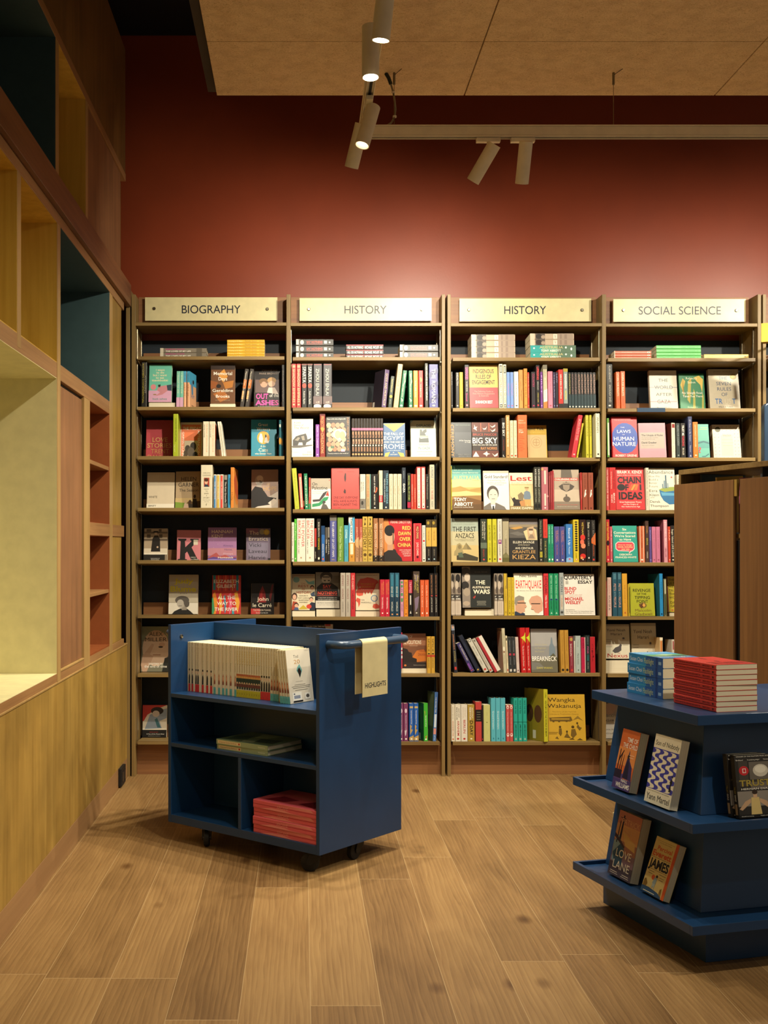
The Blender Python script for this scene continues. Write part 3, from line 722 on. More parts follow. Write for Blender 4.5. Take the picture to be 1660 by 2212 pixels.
gp('shelf', (.0, -GL_+.02, pz-.26), (GDp, -.02, pz-.24), WOOD_H); gp('shelf', (.0, -GL_+.02, .55), (GDp, -.02, .57), WOOD_H)
gp('side_panel', (.0, -.019, .0), (GDp, -.001, ZG-.024), WOOD_V); gp('side_panel', (.0, -GL_, .0), (GDp, -GL_+.018, ZG-.024), WOOD_V)
gp('corner_block', (-.019, -.476, pz-.075), (-.005, -.456, pz), wood('yellow_post', '#8d6f30', '#a8883f', 'z')); gp('gap_shade_sheet', (-.0035, -.60, .09), (-.001, -.36, pz-.27), BLACK)  # black sheet stands in for the shade in the gap between back panels
gp('plinth', (.02, -GL_+.02, 0), (GDp-.02, -.02, .08), WOOD_H)
gp('divider', (.06, -.10, pz-.239), (.30, -.085, ZG-.0245), paint('#2c3d42', .5)); gp('divider', (.02, -.60, pz-.239), (.34, -.585, ZG-.0245), paint('#474a50', .5))

# ------------------------------------------------------------------ blue post with folded sign, at the edge
Yb = 6.25; xb0 = X(1648.2, Yb)
pth2 = []
q = MB(); w2, zt2 = .34, Zp(871, Yb); r2 = .03
pr = [(0, 0), (w2, 0), (w2, zt2-r2)]+[(w2-r2+r2*math.cos(a*math.pi/12), zt2-r2+r2*math.sin(a*math.pi/12)) for a in range(1, 7)]+[(r2+r2*math.cos(a*math.pi/12), zt2-r2+r2*math.sin(a*math.pi/12)) for a in range(6, 13)]
q.prism([(x, z) for x, z in pr], 'y', -.025, .025, BLUE_T); o = q.build('blue_panel_stand', bevel=.006); o.location = (xb0, Yb, 0)
tag(o, 'slate-blue rounded upright stand cut off beside the social science bay', 'stand')
q = MB(); Ysg = 6.30; xs0, zs1, zs0 = X(1645.3, Ysg), Zp(698.5, Ysg), Zp(739, Ysg); wd = .30
c_, s_ = math.cos(math.radians(-28)), math.sin(math.radians(-28)); hz = zs1-zs0
q.box((0, 0, 0), (wd, .003, hz), paint('#cdaa45', .45)); q.box((0, .062, 0), (wd, .065, hz), paint('#cdaa45', .45)); q.box((0, .0032, hz-.004), (wd, .0618, hz), paint('#cdaa45', .45))
draw(q, Face((0, 0, hz), (1, 0, 0), (0, 0, -1), wd, hz, (0, -1, 0)), [T('N', INKBLUE, .36, .66, .135, .20)], .0004)
o = q.build('folded_sign', M=Matrix.Translation((xs0, Ysg, zs0)) @ Matrix.Rotation(math.radians(-28), 4, 'Z'))
tag(o, 'yellow folded sign cut off at the edge beside SOCIAL SCIENCE', 'sign')
q = MB(); q.tube([(.12, .033, hz-.012), (.12, .25, hz-.012), (.12, .52, hz-.012)], .006, STEEL, 10); b_ = q.build('sign_arm', parent=o)
# ------------------------------------------------------------------ books on the bookcases
ORD = 'first second third fourth fifth sixth seventh eighth ninth tenth eleventh twelfth thirteenth fourteenth fifteenth sixteenth seventeenth eighteenth nineteenth twentieth twenty-first twenty-second twenty-third twenty-fourth twenty-fifth twenty-sixth twenty-seventh twenty-eighth twenty-ninth thirtieth thirty-first thirty-second thirty-third thirty-fourth thirty-fifth thirty-sixth thirty-seventh thirty-eighth'.split()
BAY = {1: 'BIOGRAPHY bay', 2: 'first HISTORY bay', 3: 'second HISTORY bay', 4: 'SOCIAL SCIENCE bay'}
SHELF_N = {1: {}, 2: {}, 3: {}, 4: {}}
class Row:
    """one shelf; book edges are given as read off an enlargement (ox, oy, scale) of the photograph"""
    def __init__(s, bay, k, ox, oy, sc):
        s.bay, s.ki, s.ox, s.oy, s.sc = bay, k, ox, oy, sc; s.z = Zp(SHELF_Y[bay][k]); s.n = 0
    def px(s, x): return s.ox+x/s.sc
    def py(s, y): return s.oy+y/s.sc
    def up(s, extra=0):
        a = TILT+extra; return Vector((0, math.sin(a), math.cos(a)))
    def pt(s, d, zz=0): return Vector((0, YS+d*CT+zz*ST, s.z-d*ST+zz*CT))
    def height(s, d, rz, ytop, extra=0):
        k = (VY-s.py(ytop))/FP; b = s.pt(d, rz); a = TILT+extra
        return (k*b.y-(b.z-H))/(math.cos(a)-k*math.sin(a))
    def room(s):
        ztop = Zp(SHELF_Y[s.bay][s.ki-1]) if s.ki else Zp(703.5+(s.bay-1)*.7)+STK*1.0
        return (ztop-s.z)*CT-STK
    def side(s): return X(INNER[s.bay][0])+.0052, X(INNER[s.bay][1])-.0052
    def lab(s, look):
        s.n += 1
        return f"{look}, {ORD[s.n-1]} on {ORD[s.ki]} shelf, {BAY[s.bay]}"
    def grp(s): return f"books on the {ORD[s.ki]} shelf of the {BAY[s.bay]}"
    # spine toward the room
    def s(s, x0, x1, yt, base, look, ops=None, lean=0, yaw=0, w=.126, d=.012, L=None, rz=.0006, hard=False, front=None, back=None):
        h = s.height(d, rz, yt) if L is None else L/s.sc/372
        if L is None: h = min(h, s.room()-rz-.004)
        zm = s.pt(d, h*.5).y if not lean else YS+d
        a, b = X(s.px(x0), zm)+.0003, X(s.px(x1), zm)-.0003
        lo, hi = s.side()
        if a < lo: a = lo
        if b > hi: b = hi
        th = math.radians(lean); t = max((b-a)*math.cos(th), .004)
        if L is None and lean: h /= math.cos(th)
        if yaw: t = max(t/math.cos(math.radians(yaw)), .004)
        o = s.pt(d, rz)
        F = basis((0, o.y, o.z), (1, 0, 0), (0, CT, -ST), (0, ST, CT))
        if lean > 0: piv = b; off = -t
        elif lean < 0: piv = a; off = 0
        elif yaw < 0: piv = b; off = -t
        else: piv = a; off = 0
        M = F @ Matrix.Translation((piv, 0, 0)) @ Matrix.Rotation(th, 4, 'Y') @ Matrix.Rotation(math.radians(yaw), 4, 'Z') @ Matrix.Translation((off, 0, 0))
        hard = hard or (t > .021 and h > .212)
        return put_book(M, w, h, t, base, s.lab(look), ops, front, back, hard, s.grp())
    # cover toward the room, leaning back
    def f(s, x0, x1, yt, base, look, ops=None, yb=None, d=None, t=.022, back=6, hard=False, sp=None, turn=0):
        if d is None: d = .147 if s.bay == 1 else .016
        e = math.radians(back); rz = (0 if yb is None else max((SHELF_Y[s.bay][s.ki]-s.py(yb))/372+.001, .006))+t*math.sin(e)+.0006
        while True:          # stand it far enough forward to clear the board above
            h = s.height(d, rz, yt, e)
            if rz+h*math.cos(e) < s.room()-.004 or d < .012: break
            d -= .006
        h = min(h, (s.room()-.004-rz)/math.cos(e))
        o = s.pt(d, rz); ym = o.y+h*.5*math.sin(TILT+e) if d > .06 else o.y
        a, b = X(s.px(x0), ym)+.0003, X(s.px(x1), ym)-.0003
        lo, hi = s.side()
        if b-lo < b-a: a = lo
        if b > hi: b = hi
        z = s.up(e); n = Vector((0, -z.z, z.y))
        M = basis((a, o.y, o.z), n, (1, 0, 0), z)
        if turn: M = M @ Matrix.Rotation(math.radians(turn), 4, 'Z')
        M = M @ Matrix.Translation((-t, 0, 0))
        return put_book(M, b-a, h, t, base, s.lab(look), sp, ops, None, hard, s.grp())
    # lying flat with its pages toward the room, carrying a book above it
    def riser(s, x0, x1, y0, y1, base, look, d=.10, depth=.135):
        t = (y1-y0)/s.sc/372; o = s.pt(d, 0.0006); a, b = X(s.px(x0), o.y), X(s.px(x1), o.y); a = max(a, s.side()[0])
        M = basis((a, o.y, o.z), (0, ST, CT), (1, 0, 0), (0, CT, -ST))
        return put_book(M, b-a, depth, t, base, s.lab(look), None, None, None, False, s.grp())
    # lying flat in a pile with the spine toward the room; rows are the [top, bottom] of each spine from the top down
    def k(s, x0, x1, rows, base, look, ops, d=.03, w=.145, which='', hard=False):
        z = s.z; n = len(rows); zz = 0.0004; o0 = s.pt(d, 0)
        for i in range(n-1, -1, -1):
            b_ = base[i] if isinstance(base, list) else base; op = ops[i] if isinstance(ops[0], list) else ops; lk = look[i] if isinstance(look, list) else look
            rw = rows[i]; xa, xb = (rw[2], rw[3]) if len(rw) > 2 else (x0, x1)
            t = (rw[1]-rw[0])/s.sc/372*.985
            a, b = X(s.px(xa), o0.y), X(s.px(xb), o0.y)
            o = s.pt(d, zz)
            M = basis((b, o.y, o.z), (0, ST, CT), (0, CT, -ST), (-1, 0, 0))
            M = M  # head of the book to the viewer's left
            M = basis((b, o.y, o.z), (0, ST, CT), (0, CT, -ST), (-1, 0, 0))
            pos = 'topmost' if i == 0 else 'bottom one' if i == n-1 else ORD[i]
            put_book(M, w, b-a, t, b_, f"{lk}, {pos} of {which} pile on top shelf, {BAY[s.bay]}" if n > 1 else f"{lk}, lying alone on top shelf, {BAY[s.bay]}", op, None, None, hard, f"piled books on the top shelf of the {BAY[s.bay]}")
            zz += t+.0004
CR, WH, BK, GD, PK = '#eadfc3', '#efe9da', '#171512', '#cfae52', '#d98aa0'
def RR(bay, k): 
    o = {1: (280, {0: 620, 1: 620, 2: 880, 3: 880, 4: 1100, 5: 1100}), 2: (615, {0: 620, 1: 620, 2: 880, 3: 880, 4: 1100, 5: 1100}), 3: (955, {0: 620, 1: 620, 2: 880, 3: 880, 4: 1100, 5: 1100, 6: 1330, 7: 1330}), 4: (1295, {0: 620, 1: 620, 2: 880, 3: 880, 4: 1100, 5: 1100, 6: 1100})}[bay]
    return Row(bay, k, o[0], o[1][k], 4.548 if bay == 4 else 4.611)
def VT(t, c, logo=True, v0=.06, v1=.72, u0=.26, u1=.76, b=0):
    r = [V(t, c, v0, v1, u0, u1, b)]
    if logo: r.append(E(c, .93, .5, .018, .22))
    return r

# ---- BIOGRAPHY
r = RR(1, 0)
r.k(305, 768, [(593, 640), (642, 690)], '#7f7565', 'grey hardback with magenta author line', [R('#c8bda6', 0, 1), R('#7b7163', .08, 1)] and [R('#c9bfa8', 0, .07), V('EDMUND WHITE', '#c0307e', .12, .52, .60, .88, .01), V('THE LOVES OF MY LIFE', WH, .12, .66, .16, .46, .02), R('#5d5548', .78, .9)], which='grey', hard=True)
r.k(973, 1345, [(508, 540), (540.5, 573), (573.5, 604), (604.5, 635), (635.5, 664), (664.5, 690)], '#e0ac2e', 'mustard-yellow paperback', [V('Crying in H Mart', '#f2dd9a', .04, .41, .3, .72), V('Michelle Zauner', '#5e4516', .47, .80, .3, .72), V('IRON', '#6e531d', .86, .96, .32, .62)], which='yellow')
r = RR(1, 1)
r.s(118, 172, 735, '#26241f', 'dark speckled spine', [R('#4c483d', .02, .3, .1, .9), V('KITCHEN CONFIDENTIAL', '#c9b63b', .05, .92, .2, .45), V('ANTHONY', '#b9b19a', .3, .7, .6, .85)])
r.riser(192, 462, 1141, 1190, '#cfc4ae', 'pale copy lying flat, pages out', d=.03)
r.f(188, 418, 775, '#6dbfa5', 'teal cover with a pink-clad figure slumped over', [R('#d6a3bd', .69, 1), T('i want', '#efe0b6', .12, .165, .30, .68, .01), T('to die', '#efe0b6', .19, .235, .32, .66, .01), T('but i want', '#efe0b6', .26, .305, .18, .78, .01), T('to eat', '#efe0b6', .33, .375, .30, .66, .01), T('tteokbokki', '#efe0b6', .40, .445, .13, .83, .01), E('#d98c8d', .60, .2, .075, .12), PO('#c9868c', (.36, .68), (.44, .58), (.78, .55), (.86, .68), (.6, .80), (.3, .84), (.5, .74)), PO('#30302e', (.42, .60), (.40, .54), (.52, .53), (.50, .60)), PO('#3b4a56', (.78, .55), (1, .53), (1, .70), (.82, .69)), E('#9b7a4e', .80, .27, .015, .08), T('baek sehee', '#5b8f86', .90, .94, .18, .80, .01)], yb=1141, d=.035, t=.03, back=5)
for i, (a, b) in enumerate(((455, 489), (490, 524))): r.s(a+12, b+12, 838, '#74bda6', ['slim teal and pink spine', 'matching teal and pink spine'][i], [R('#d2a2bb', .73, 1), V('I WANT TO DIE', '#e8ddb9', .06, .62, .3, .7)])
r.s(538, 566, 838, '#e0a87c', 'slim blue-topped peach spine', [R('#4aa0c4', 0, .31), V('EVERYTHING', '#3a352c', .05, .28, .3, .7), V('LET IT', '#91633e', .38, .7, .3, .65)])
r.s(572, 600, 838, '#e0a87c', 'angled peach paperback showing its blue-topped cover', [R('#4aa0c4', 0, .31), V('EVERYTHING', '#3a352c', .05, .28, .3, .7), V('LET IT', '#91633e', .38, .7, .3, .65)], yaw=-12, front=[R('#4aa0c4', 0, .36), PO('#5a86a6', (.2, .36), (.3, .2), (.5, .3), (.55, .6), (.3, .62)), T('HIM', '#54749a', .6, .72, .2, .7), E('#33302c', .25, .55, .06, .12), T('MEG', '#3a352c', .9, .95, .3, .7)])
r.riser(802, 1056, 1154, 1191, '#e6dcc4', 'white page block lying flat', d=.03)
r.f(806, 1050, 778, '#6a4426', 'brown cover with autumn leaves and white lettering', [R('#2c1d14', 0, .12), PO('#c98a3a', (.3, .25), (.55, .1), (.7, .3), (.5, .45)), PO('#b0702c', (.5, .45), (.95, .4), (.9, .58), (.6, .62)), PO('#8d4f22', (0, .4), (.3, .45), (.2, .6), (0, .62)), PO('#a5632a', (.1, .75), (.5, .65), (.8, .85), (.4, .97)), E('#1e1712', .55, .33, .05, .1), T('Memorial', WH, .17, .26, .12, .88, .005), T('Days', WH, .31, .40, .32, .68, .005), T('Geraldine', WH, .62, .70, .08, .92, .005), T('Brooks', WH, .77, .85, .22, .78, .005), T('AUTHOR OF THE NOVEL', '#cdbb98', .91, .925, .2, .8)], yb=1154, d=.035, t=.026, back=4)
for a in (0, 1): r.s(1098+50*a, 1138+50*a, 818, '#3c3530', ['dark spine with orange patches, leaning', 'dark orange-patched spine leaning on its twin'][a], [R('#b8692d', .28, .52, .1, .9), R('#d39a5c', .58, .8, .1, .6), V('Memorial Days', CR, .07, .44, .3, .66), V('Geraldine Brooks', CR, .5, .86, .3, .6)], lean=7.5)
r.f(1240, 1500, 785, '#1f1715', 'black cover with two women and pink letters', [T('STEPHANIE AND', '#a48d7c', .09, .13, .3, .9), T('MARIE BROWITT', '#a48d7c', .155, .20, .2, .95), R('#6a5450', .32, .62, .05, .97), E('#c89a80', .42, .38, .08, .14), E('#d2a98e', .40, .68, .085, .14), PO('#d8c6b8', (.5, .62), (.56, .5), (.8, .5), (.95, .66)), E('#7c5a3a', .36, .36, .07, .17), E('#b98f5c', .335, .68, .07, .17), E('#c89a80', .43, .38, .065, .1), E('#d2a98e', .41, .68, .065, .1), T('OUT', '#ee4fa5', .64, .76, .08, .55, .03), T('of the', WH, .66, .72, .6, .95), T('ASHES', '#ee4fa5', .79, .905, .06, .95, .03), T('A young woman survival', CR, .93, .95, .15, .9), T('of White Island and the', CR, .965, .985, .15, .9)], d=.12)
r.s(1517, 1545, 775, '#181512', 'black spine with faint grey letters', [V('BUKOWSKI', '#5c5246', .14, .86, .2, .7)], w=.11)
r = RR(1, 2)
r.f(163, 428, 128, '#b5484e', 'plain red cover with tall gold lettering', [T('LOVE', '#d8b06c', .44, .56, .25, .82), T('STORIES', '#d8b06c', .59, .71, .06, .97), T('TRENT', '#cf9a5c', .74, .86, .2, .88), T('DALTON', '#cf8a5c', .89, 1.0, .08, .97)], hard=True, t=.03)
r.s(433, 484, 65, '#a7b42a', 'tall lime-green spine', [V('UNDERCOVER', '#5f6a17', .10, .36, .35, .75), V('MUSTAFA', '#5f6a17', .38, .66, .35, .75), V('THE LAST', '#dfe3a4', .72, .9, .2, .45)])
r.f(502, 724, 150, '#d8c6ab', 'orange cover with a crowd and pale border', [R('#e27a52', .06, .92, .06, .94), T('THE FRIDAY', WH, .12, .20, .12, .93, .02), R('#c9b69d', .5, .97, .2, .8), E('#4c443c', .72, .35, .1, .12), E('#3a342e', .66, .6, .12, .14), E('#6a5d50', .82, .5, .14, .16), E('#57493c', .88, .26, .12, .1), E('#2d2823', .9, .7, .1, .12), V('AFTERNOON', WH, .22, .88, .80, .91, .02), V('GRIFFIN DUNNE', WH, .26, .98, .10, .19, .01), T('CLUB', WH, .92, .985, .55, .93, .02)])
for a in (0, 1): r.s(731+62*a, 790+62*a, 140, '#e2d4b8', ['cream spine with orange title', 'second cream spine with orange title, red cover beside'][a], [V('GRIFFIN DUNNE', '#54483a', .08, .46, .12, .36), V('THE FRIDAY AFTERNOON CLUB', '#dd8d5a', .06, .88, .55, .80), ], front=[R('#e27a52', .05, .95, .05, .95), R('#54483a', .5, .9, .2, .8)])
r.s(918, 936, 143, '#e9e0ca', 'thin white spine leaning', [R('#a49a86', .1, .9, .4, .6)], lean=-7.5); r.s(937, 957, 143, '#e9e0ca', 'outer thin white spine leaning', [R('#a49a86', .1, .9, .4, .6)], lean=-7.5)
r.f(1210, 1466, 122, '#2f8aa0', 'teal-blue cover with two cats in an orange disc', [T('Great', CR, .085, .165, .28, .66, .005), T('Writers', CR, .19, .27, .22, .74, .005), E('#e8a43c', .46, .48, .165, .245), PO(WH, (.34, .57), (.30, .48), (.36, .35), (.42, .36), (.47, .48), (.45, .60)), PO('#2f3a3a', (.54, .50), (.55, .38), (.60, .38), (.62, .5)), PO(WH, (.52, .58), (.55, .46), (.62, .44), (.66, .56), (.72, .52), (.68, .60)), T('& the', CR, .66, .70, .38, .58), T('Cats', CR, .725, .81, .30, .66, .005), T('who Owned Them', CR, .84, .885, .16, .80, .01), T('Susannah Fullerton', CR, .945, .965, .30, .66)], hard=True)
r.s(1488, 1511, 125, '#21545e', 'dark teal spine with orange disc, turned', [E('#c98d36', .58, .5, .1, .45), R('#d8cfb8', .12, .2, .2, .8)], yaw=-7, w=.10, front=[E('#c98d36', .58, .3, .1, .3), R('#1a3338', 0, .3)])
r = RR(1, 3)
r.f(172, 448, 648, '#d6c6a9', 'plain tan cover with small black words low down', [T('WHITE', '#2d2a24', .63, .69, .07, .38), R('#ece3cd', .845, 1), T('BRET', '#1c1a17', .875, .92, .07, .35, .01), T('EASTON', '#1c1a17', .95, .995, .07, .52, .01)])
r.f(457, 704, 640, '#b79f7c', 'tan cover with boys on a green field', [T('HELEN', '#2b2a2d', .14, .25, .23, .84), T('GARNER', '#2b2a2d', .29, .40, .12, .95), T('The Season', '#3d3a36', .45, .53, .15, .93), R('#cbb07a', .70, .82), PO('#7f9a3e', (0, .80), (.6, .84), (.5, 1), (0, 1)), PO('#6a5032', (.5, .8), (1, .78), (1, 1), (.45, 1)), E('#3c2d22', .66, .79, .05, .05), PO('#33281f', (.7, .95), (.72, .72), (.86, .72), (.92, .95)), E('#c9a88a', .79, .42, .045, .05), PO('#d8b8a0', (.33, .98), (.38, .83), (.52, .85), (.56, .98)), E('#4c3628', .80, .6, .05, .06), PO('#3d3328', (.55, .98), (.55, .84), (.7, .86), (.72, .98))], turn=-3)
r.s(709, 826, 573, '#d9cfb2', 'thick cream spine with a small portrait', [T('HELEN', '#6e6753', .17, .205, .22, .80), T('GARNER', '#6e6753', .225, .26, .16, .86), R('#a3402e', .30, .51, .27, .74), E('#d9a98a', .40, .47, .055, .14), E('#4a2f22', .35, .47, .04, .18), PO('#2e3a4a', (.3, .51), (.36, .45), (.6, .46), (.72, .51)), T('HOW', '#5a5442', .55, .58, .30, .70), T('TO', '#5a5442', .60, .63, .40, .60), T('END', '#5a5442', .65, .68, .32, .68), T('A', '#5a5442', .70, .73, .46, .55), T('STORY', '#5a5442', .75, .78, .24, .76), T('COLLECTED DIARIES', '#8a8370', .81, .825, .2, .8), T('1978-1998', '#8a8370', .85, .865, .3, .7), T('f', '#5a5442', .91, .95, .45, .55)])
for a, b, y, c, lk in ((836, 864, 668, '#2d78b5', 'white-edged blue spine'), (867, 899, 668, '#c9a536', 'white-edged mustard spine'), (901, 936, 668, '#d4463c', 'white-edged red spine')):
    r.s(a, b, y, '#e2d8c2', lk, [R(c, .03, 1, .2, .8), V('THE WRITER', WH, .2, .75, .36, .62)])
r.s(939, 976, 668, '#221f1c', 'black speckled spine with white title', [R('#8d8576', .02, .16, .1, .9), R('#6d675a', .86, .98, .1, .9), V('The Kate Grenville', WH, .22, .84, .28, .7)])
r.s(979, 1003, 668, '#3d8fb8', 'slim light-blue spine', [R('#15495f', .1, .9, .7, 1)])
r.s(1006, 1040, 597, '#e08a3c', 'tall orange spine with its cover side showing', [V('SOUVENIR OF MY', '#b3642a', .1, .5, .3, .65), V('Holy', '#7d4a1e', .62, .82, .3, .7)], front=[PO('#c9603a', (0, .3), (.5, .1), (1, .5), (1, .8), (.3, .6)), PO('#d8a05c', (0, .7), (.6, .9), (1, .85), (1, 1), (0, 1))], w=.15, yaw=-6)
r.f(1213, 1481, 620, '#a58d80', 'mauve cover with an elderly man writing', [PO('#cfc4b6', (0, 1), (.3, .82), (1, .55), (1, 1)), E('#b9b1a6', .27, .30, .13, .16), R('#a79f94', .33, .43, .2, .38), E('#e2d6c4', .22, .32, .07, .12), E('#6b645c', .32, .36, .02, .06), R('#55504a', .275, .29, .28, .36), PO('#2b2827', (0, .55), (.14, .42), (.40, .46), (.62, .68), (.95, .72), (.7, .88), (.25, .92), (0, 1)), PO('#dcd0bf', (.62, .84), (.85, .72), (.97, .80), (.8, .92)), T('A.D.', '#c9a36a', .34, .40, .57, .72), T('HOPE', '#c9a36a', .42, .53, .45, .95), T('A LIFE', '#b59468', .57, .59, .63, .78)], turn=-2)
r = RR(1, 4)
r.f(143, 378, 192, '#8a7a66', 'sepia photograph of a hatted man in dark coat', [R('#a9967c', 0, .62), R('#6a5c4b', .1, .16, 0, 1), R('#6a5c4b', .32, .38, 0, 1), R('#5d5142', .02, .1, .1, .3), R('#5d5142', .02, .1, .62, .74), R('#5d5142', .18, .3, .12, .28), R('#5d5142', .18, .3, .64, .78), R('#d5c7af', .62, .80), PO('#24201c', (.30, .72), (.36, .32), (.44, .22), (.60, .22), (.68, .34), (.70, .72)), E('#c4a98c', .16, .5, .045, .06), R('#1f1c19', .08, .12, .40, .60), R('#1f1c19', .115, .13, .35, .66), E('#c4a98c', .58, .58, .03, .04), R('#e6dcc6', .76, .81), R('#252320', .81, 1.0, 0, .9), T('THE DIARIES OF', WH, .92, .94, .30, .68), T('FRANZ KAFKA', WH, .96, .98, .32, .66)], t=.03)
r.f(470, 709, 207, '#c4777c', 'pink cover with one large black letter K', [PO('#1c1a18', (.05, .28), (.40, .28), (.40, .33), (.34, .36), (.36, .56), (.62, .36), (.56, .33), (.56, .28), (.92, .28), (.88, .35), (.62, .56), (.86, .92), (.94, .95), (.94, 1), (.60, 1), (.60, .95), (.44, .70), (.36, .76), (.36, .94), (.44, .95), (.42, 1), (.05, 1), (.05, .95), (.14, .93), (.16, .36), (.06, .33)), R('#cfc4ab', .31, .48, .70, .88), T('Letters', WH, .86, .895, .60, .80), T('to Milena', WH, .925, .96, .60, .92)], turn=2)
r.f(780, 1066, 182, '#8a6494', 'purple night sky cover with pink mountains', [R('#9d7098', .25, .70), R('#b27a86', .62, .84), PO('#a5504f', (.0, .92), (.12, .84), (.30, .75), (.42, .86), (.62, .82), (.8, .9), (1, .86), (1, .94)), PO('#5c4383', (0, .93), (.2, .88), (.5, .92), (1, .90), (1, 1), (0, 1)), R('#8a7cc0', .95, 1), T('HANNAH', '#ecd6c2', .07, .17, .13, .86, .01), T('KENT', '#ecd6c2', .205, .305, .13, .54, .01), T('Always', '#6a4c78', .51, .57, .53, .88), T('Home,', '#6a4c78', .63, .69, .58, .86), T('Always', '#c9a8b6', .75, .81, .53, .88), T('Homesick', WH, .87, .93, .36, .90)]+[E(WH, a, b, .004, .005) for a, b in ((.06, .8), (.3, .3), (.4, .2), (.5, .35), (.24, .85), (.36, .66), (.6, .2), (.1, .62), (.44, .5))])
r.f(1160, 1404, 190, '#6f6173', 'grey-purple cover with gold medal seal', [R('#84546a', 0, .16, 0, .5), R('#7d7486', .45, .9, .1, .9), T('The', '#e0cdb9', .07, .2, .13, .52), T('Erratics', '#e0cdb9', .255, .38, .12, .90), T('Vicki', '#2f2a33', .45, .57, .12, .62), T('Laveau', '#2f2a33', .64, .76, .12, .84), T('Harvie', '#2f2a33', .83, .95, .12, .80), E('#a39878', .11, .66, .085, .11), E('#c5a63a', .12, .84, .09, .125), E('#d8bc55', .12, .84, .06, .085), R('#201d22', .92, 1, .9, 1)])
r = RR(1, 5)
r.f(391, 683, 652, '#aaa18b', 'grey cover with yellow script and laughing woman', [R('#b5ab95', 0, .7), R('#d9d1bf', .72, 1), PO('#262523', (.12, 1), (.2, .93), (.4, .86), (.62, .86), (.75, .93), (.85, 1)), R('#8f877a', .8, .9, .45, .62), E('#a49c8e', .72, .44, .13, .13), E('#57514a', .65, .46, .11, .24), E('#57514a', .74, .62, .09, .09), E('#aea698', .735, .40, .105, .12), R('#3c3732', .79, .8, .34, .46), T('Judy', '#d2c62e', .10, .22, .18, .84, .03), T('Blume', '#d2c62e', .29, .43, .05, .93, .03), T('A LIFE', '#3c3a34', .47, .49, .38, .63)], t=.03)
r.f(822, 1108, 658, '#c43a34', 'cover of bright vertical stripes', [R('#2f8a95', 0, .38, .03, .12), R('#d98a3a', 0, .4, .2, .24), R('#8f2b34', 0, .42, .33, .36), R('#d9634a', 0, .4, .45, .5), R('#7a2f3a', 0, .4, .58, .61), R('#d88e3f', 0, .4, .7, .73), R('#2f7a8a', 0, .4, .84, .92), PO('#d9862f', (.02, .5), (.1, .42), (.2, .7), (.14, 1), (.05, 1)), PO('#3f8a5a', (.0, .6), (.04, .55), (.1, .9), (.06, 1), (0, 1)), PO('#e0a03a', (.25, .5), (.32, .45), (.36, .8), (.3, 1), (.26, 1)), PO('#2f8aa5', (.42, .55), (.46, .5), (.5, .9), (.45, 1)), PO('#d95f7a', (.58, .5), (.66, .45), (.7, .8), (.64, 1), (.6, 1)), PO('#e0a03a', (.78, .45), (.88, .42), (.97, .7), (.9, 1), (.84, .8)), PO('#3f9aa5', (.7, .88), (.76, .84), (.78, 1), (.7, 1)), T('ELIZABETH', WH, .11, .20, .06, .93, .01), T('GILBERT', WH, .235, .325, .16, .83, .01), T('ALL THE', WH, .53, .62, .2, .82, .01), T('WAY TO', WH, .68, .77, .18, .84, .01), T('THE RIVER', WH, .83, .92, .1, .9, .01)], t=.032, hard=True)
r.f(1210, 1440, 738, '#1d1613', 'small black cover with red wing', [PO('#7e1f1f', (.30, .62), (.36, .3), (.5, .08), (.62, .3), (.66, .62)), PO('#a83030', (.36, .5), (.42, .3), (.5, .2), (.5, .6)), PO('#6b1d1b', (.80, .4), (.9, .05), (.98, .02), (.93, .3), (.85, .6)), T('John', CR, .44, .57, .26, .76), T('le Carré', CR, .64, .77, .08, .90), R('#b83a36', .82, 1, 0, .4), T('THE PIGEON TUNNEL', '#d6c5ae', .84, .90, .1, .88), T('Stories from My Life', WH, .94, .975, .22, .74)])
r = Row(1, 6, 280, 1330, 3.952)
r.f(98, 352, 92, '#7d7b66', 'cover filled by an old man hand to face', [R('#8f9478', .0, .3), E('#d6b79a', .48, .5, .40, .46), E('#c8a083', .40, .7, .05, .1), E('#3a2f28', .455, .66, .02, .08), R('#a97c62', .62, .64, .4, .66), PO('#c4a084', (.0, .85), (.05, .65), (.36, .38), (.44, .40), (.30, .62), (.42, .66), (.3, .85), (.2, 1), (.05, 1)), PO('#2e2f2b', (.72, 1), (.8, .7), (1, .66), (1, 1)), T('ALEX', '#40372b', .12, .21, .26, .72), T('MILLER', '#40372b', .24, .33, .12, .86), T('journey to', WH, .80, .845, .26, .74, .01), T('the end of time', WH, .865, .91, .12, .88, .01)], d=.18, yb=None)
r = Row(1, 7, 280, 1330, 3.952)
r.f(110, 318, 763, '#d8cdb8', 'pale cover with red corner and painted head, black base', [PO('#bb3a30', (0, 0), (1, 0), (.6, .12), (.2, .3), (.05, .5), (0, .5)), PO('#8e9aa6', (.1, .75), (.3, .3), (.6, .2), (.9, .12), (1, .1), (1, .4), (.7, .5), (.8, .72)), E('#2d2624', .18, .6, .12, .26), E('#c8b8a8', .27, .55, .1, .15), PO('#3f6a72', (.5, .45), (.6, .4), (.76, .7), (.62, .7)), R('#1c1b1a', .77, 1), T('KRISTIN HANNAH', '#b3403a', .83, .855, .3, .65), T('A Fan of the Finest Kind', WH, .885, .915, .18, .9), T('PAPERBACK CLASSICS', '#b5ad9c', .955, .97, .25, .75)], d=.18)

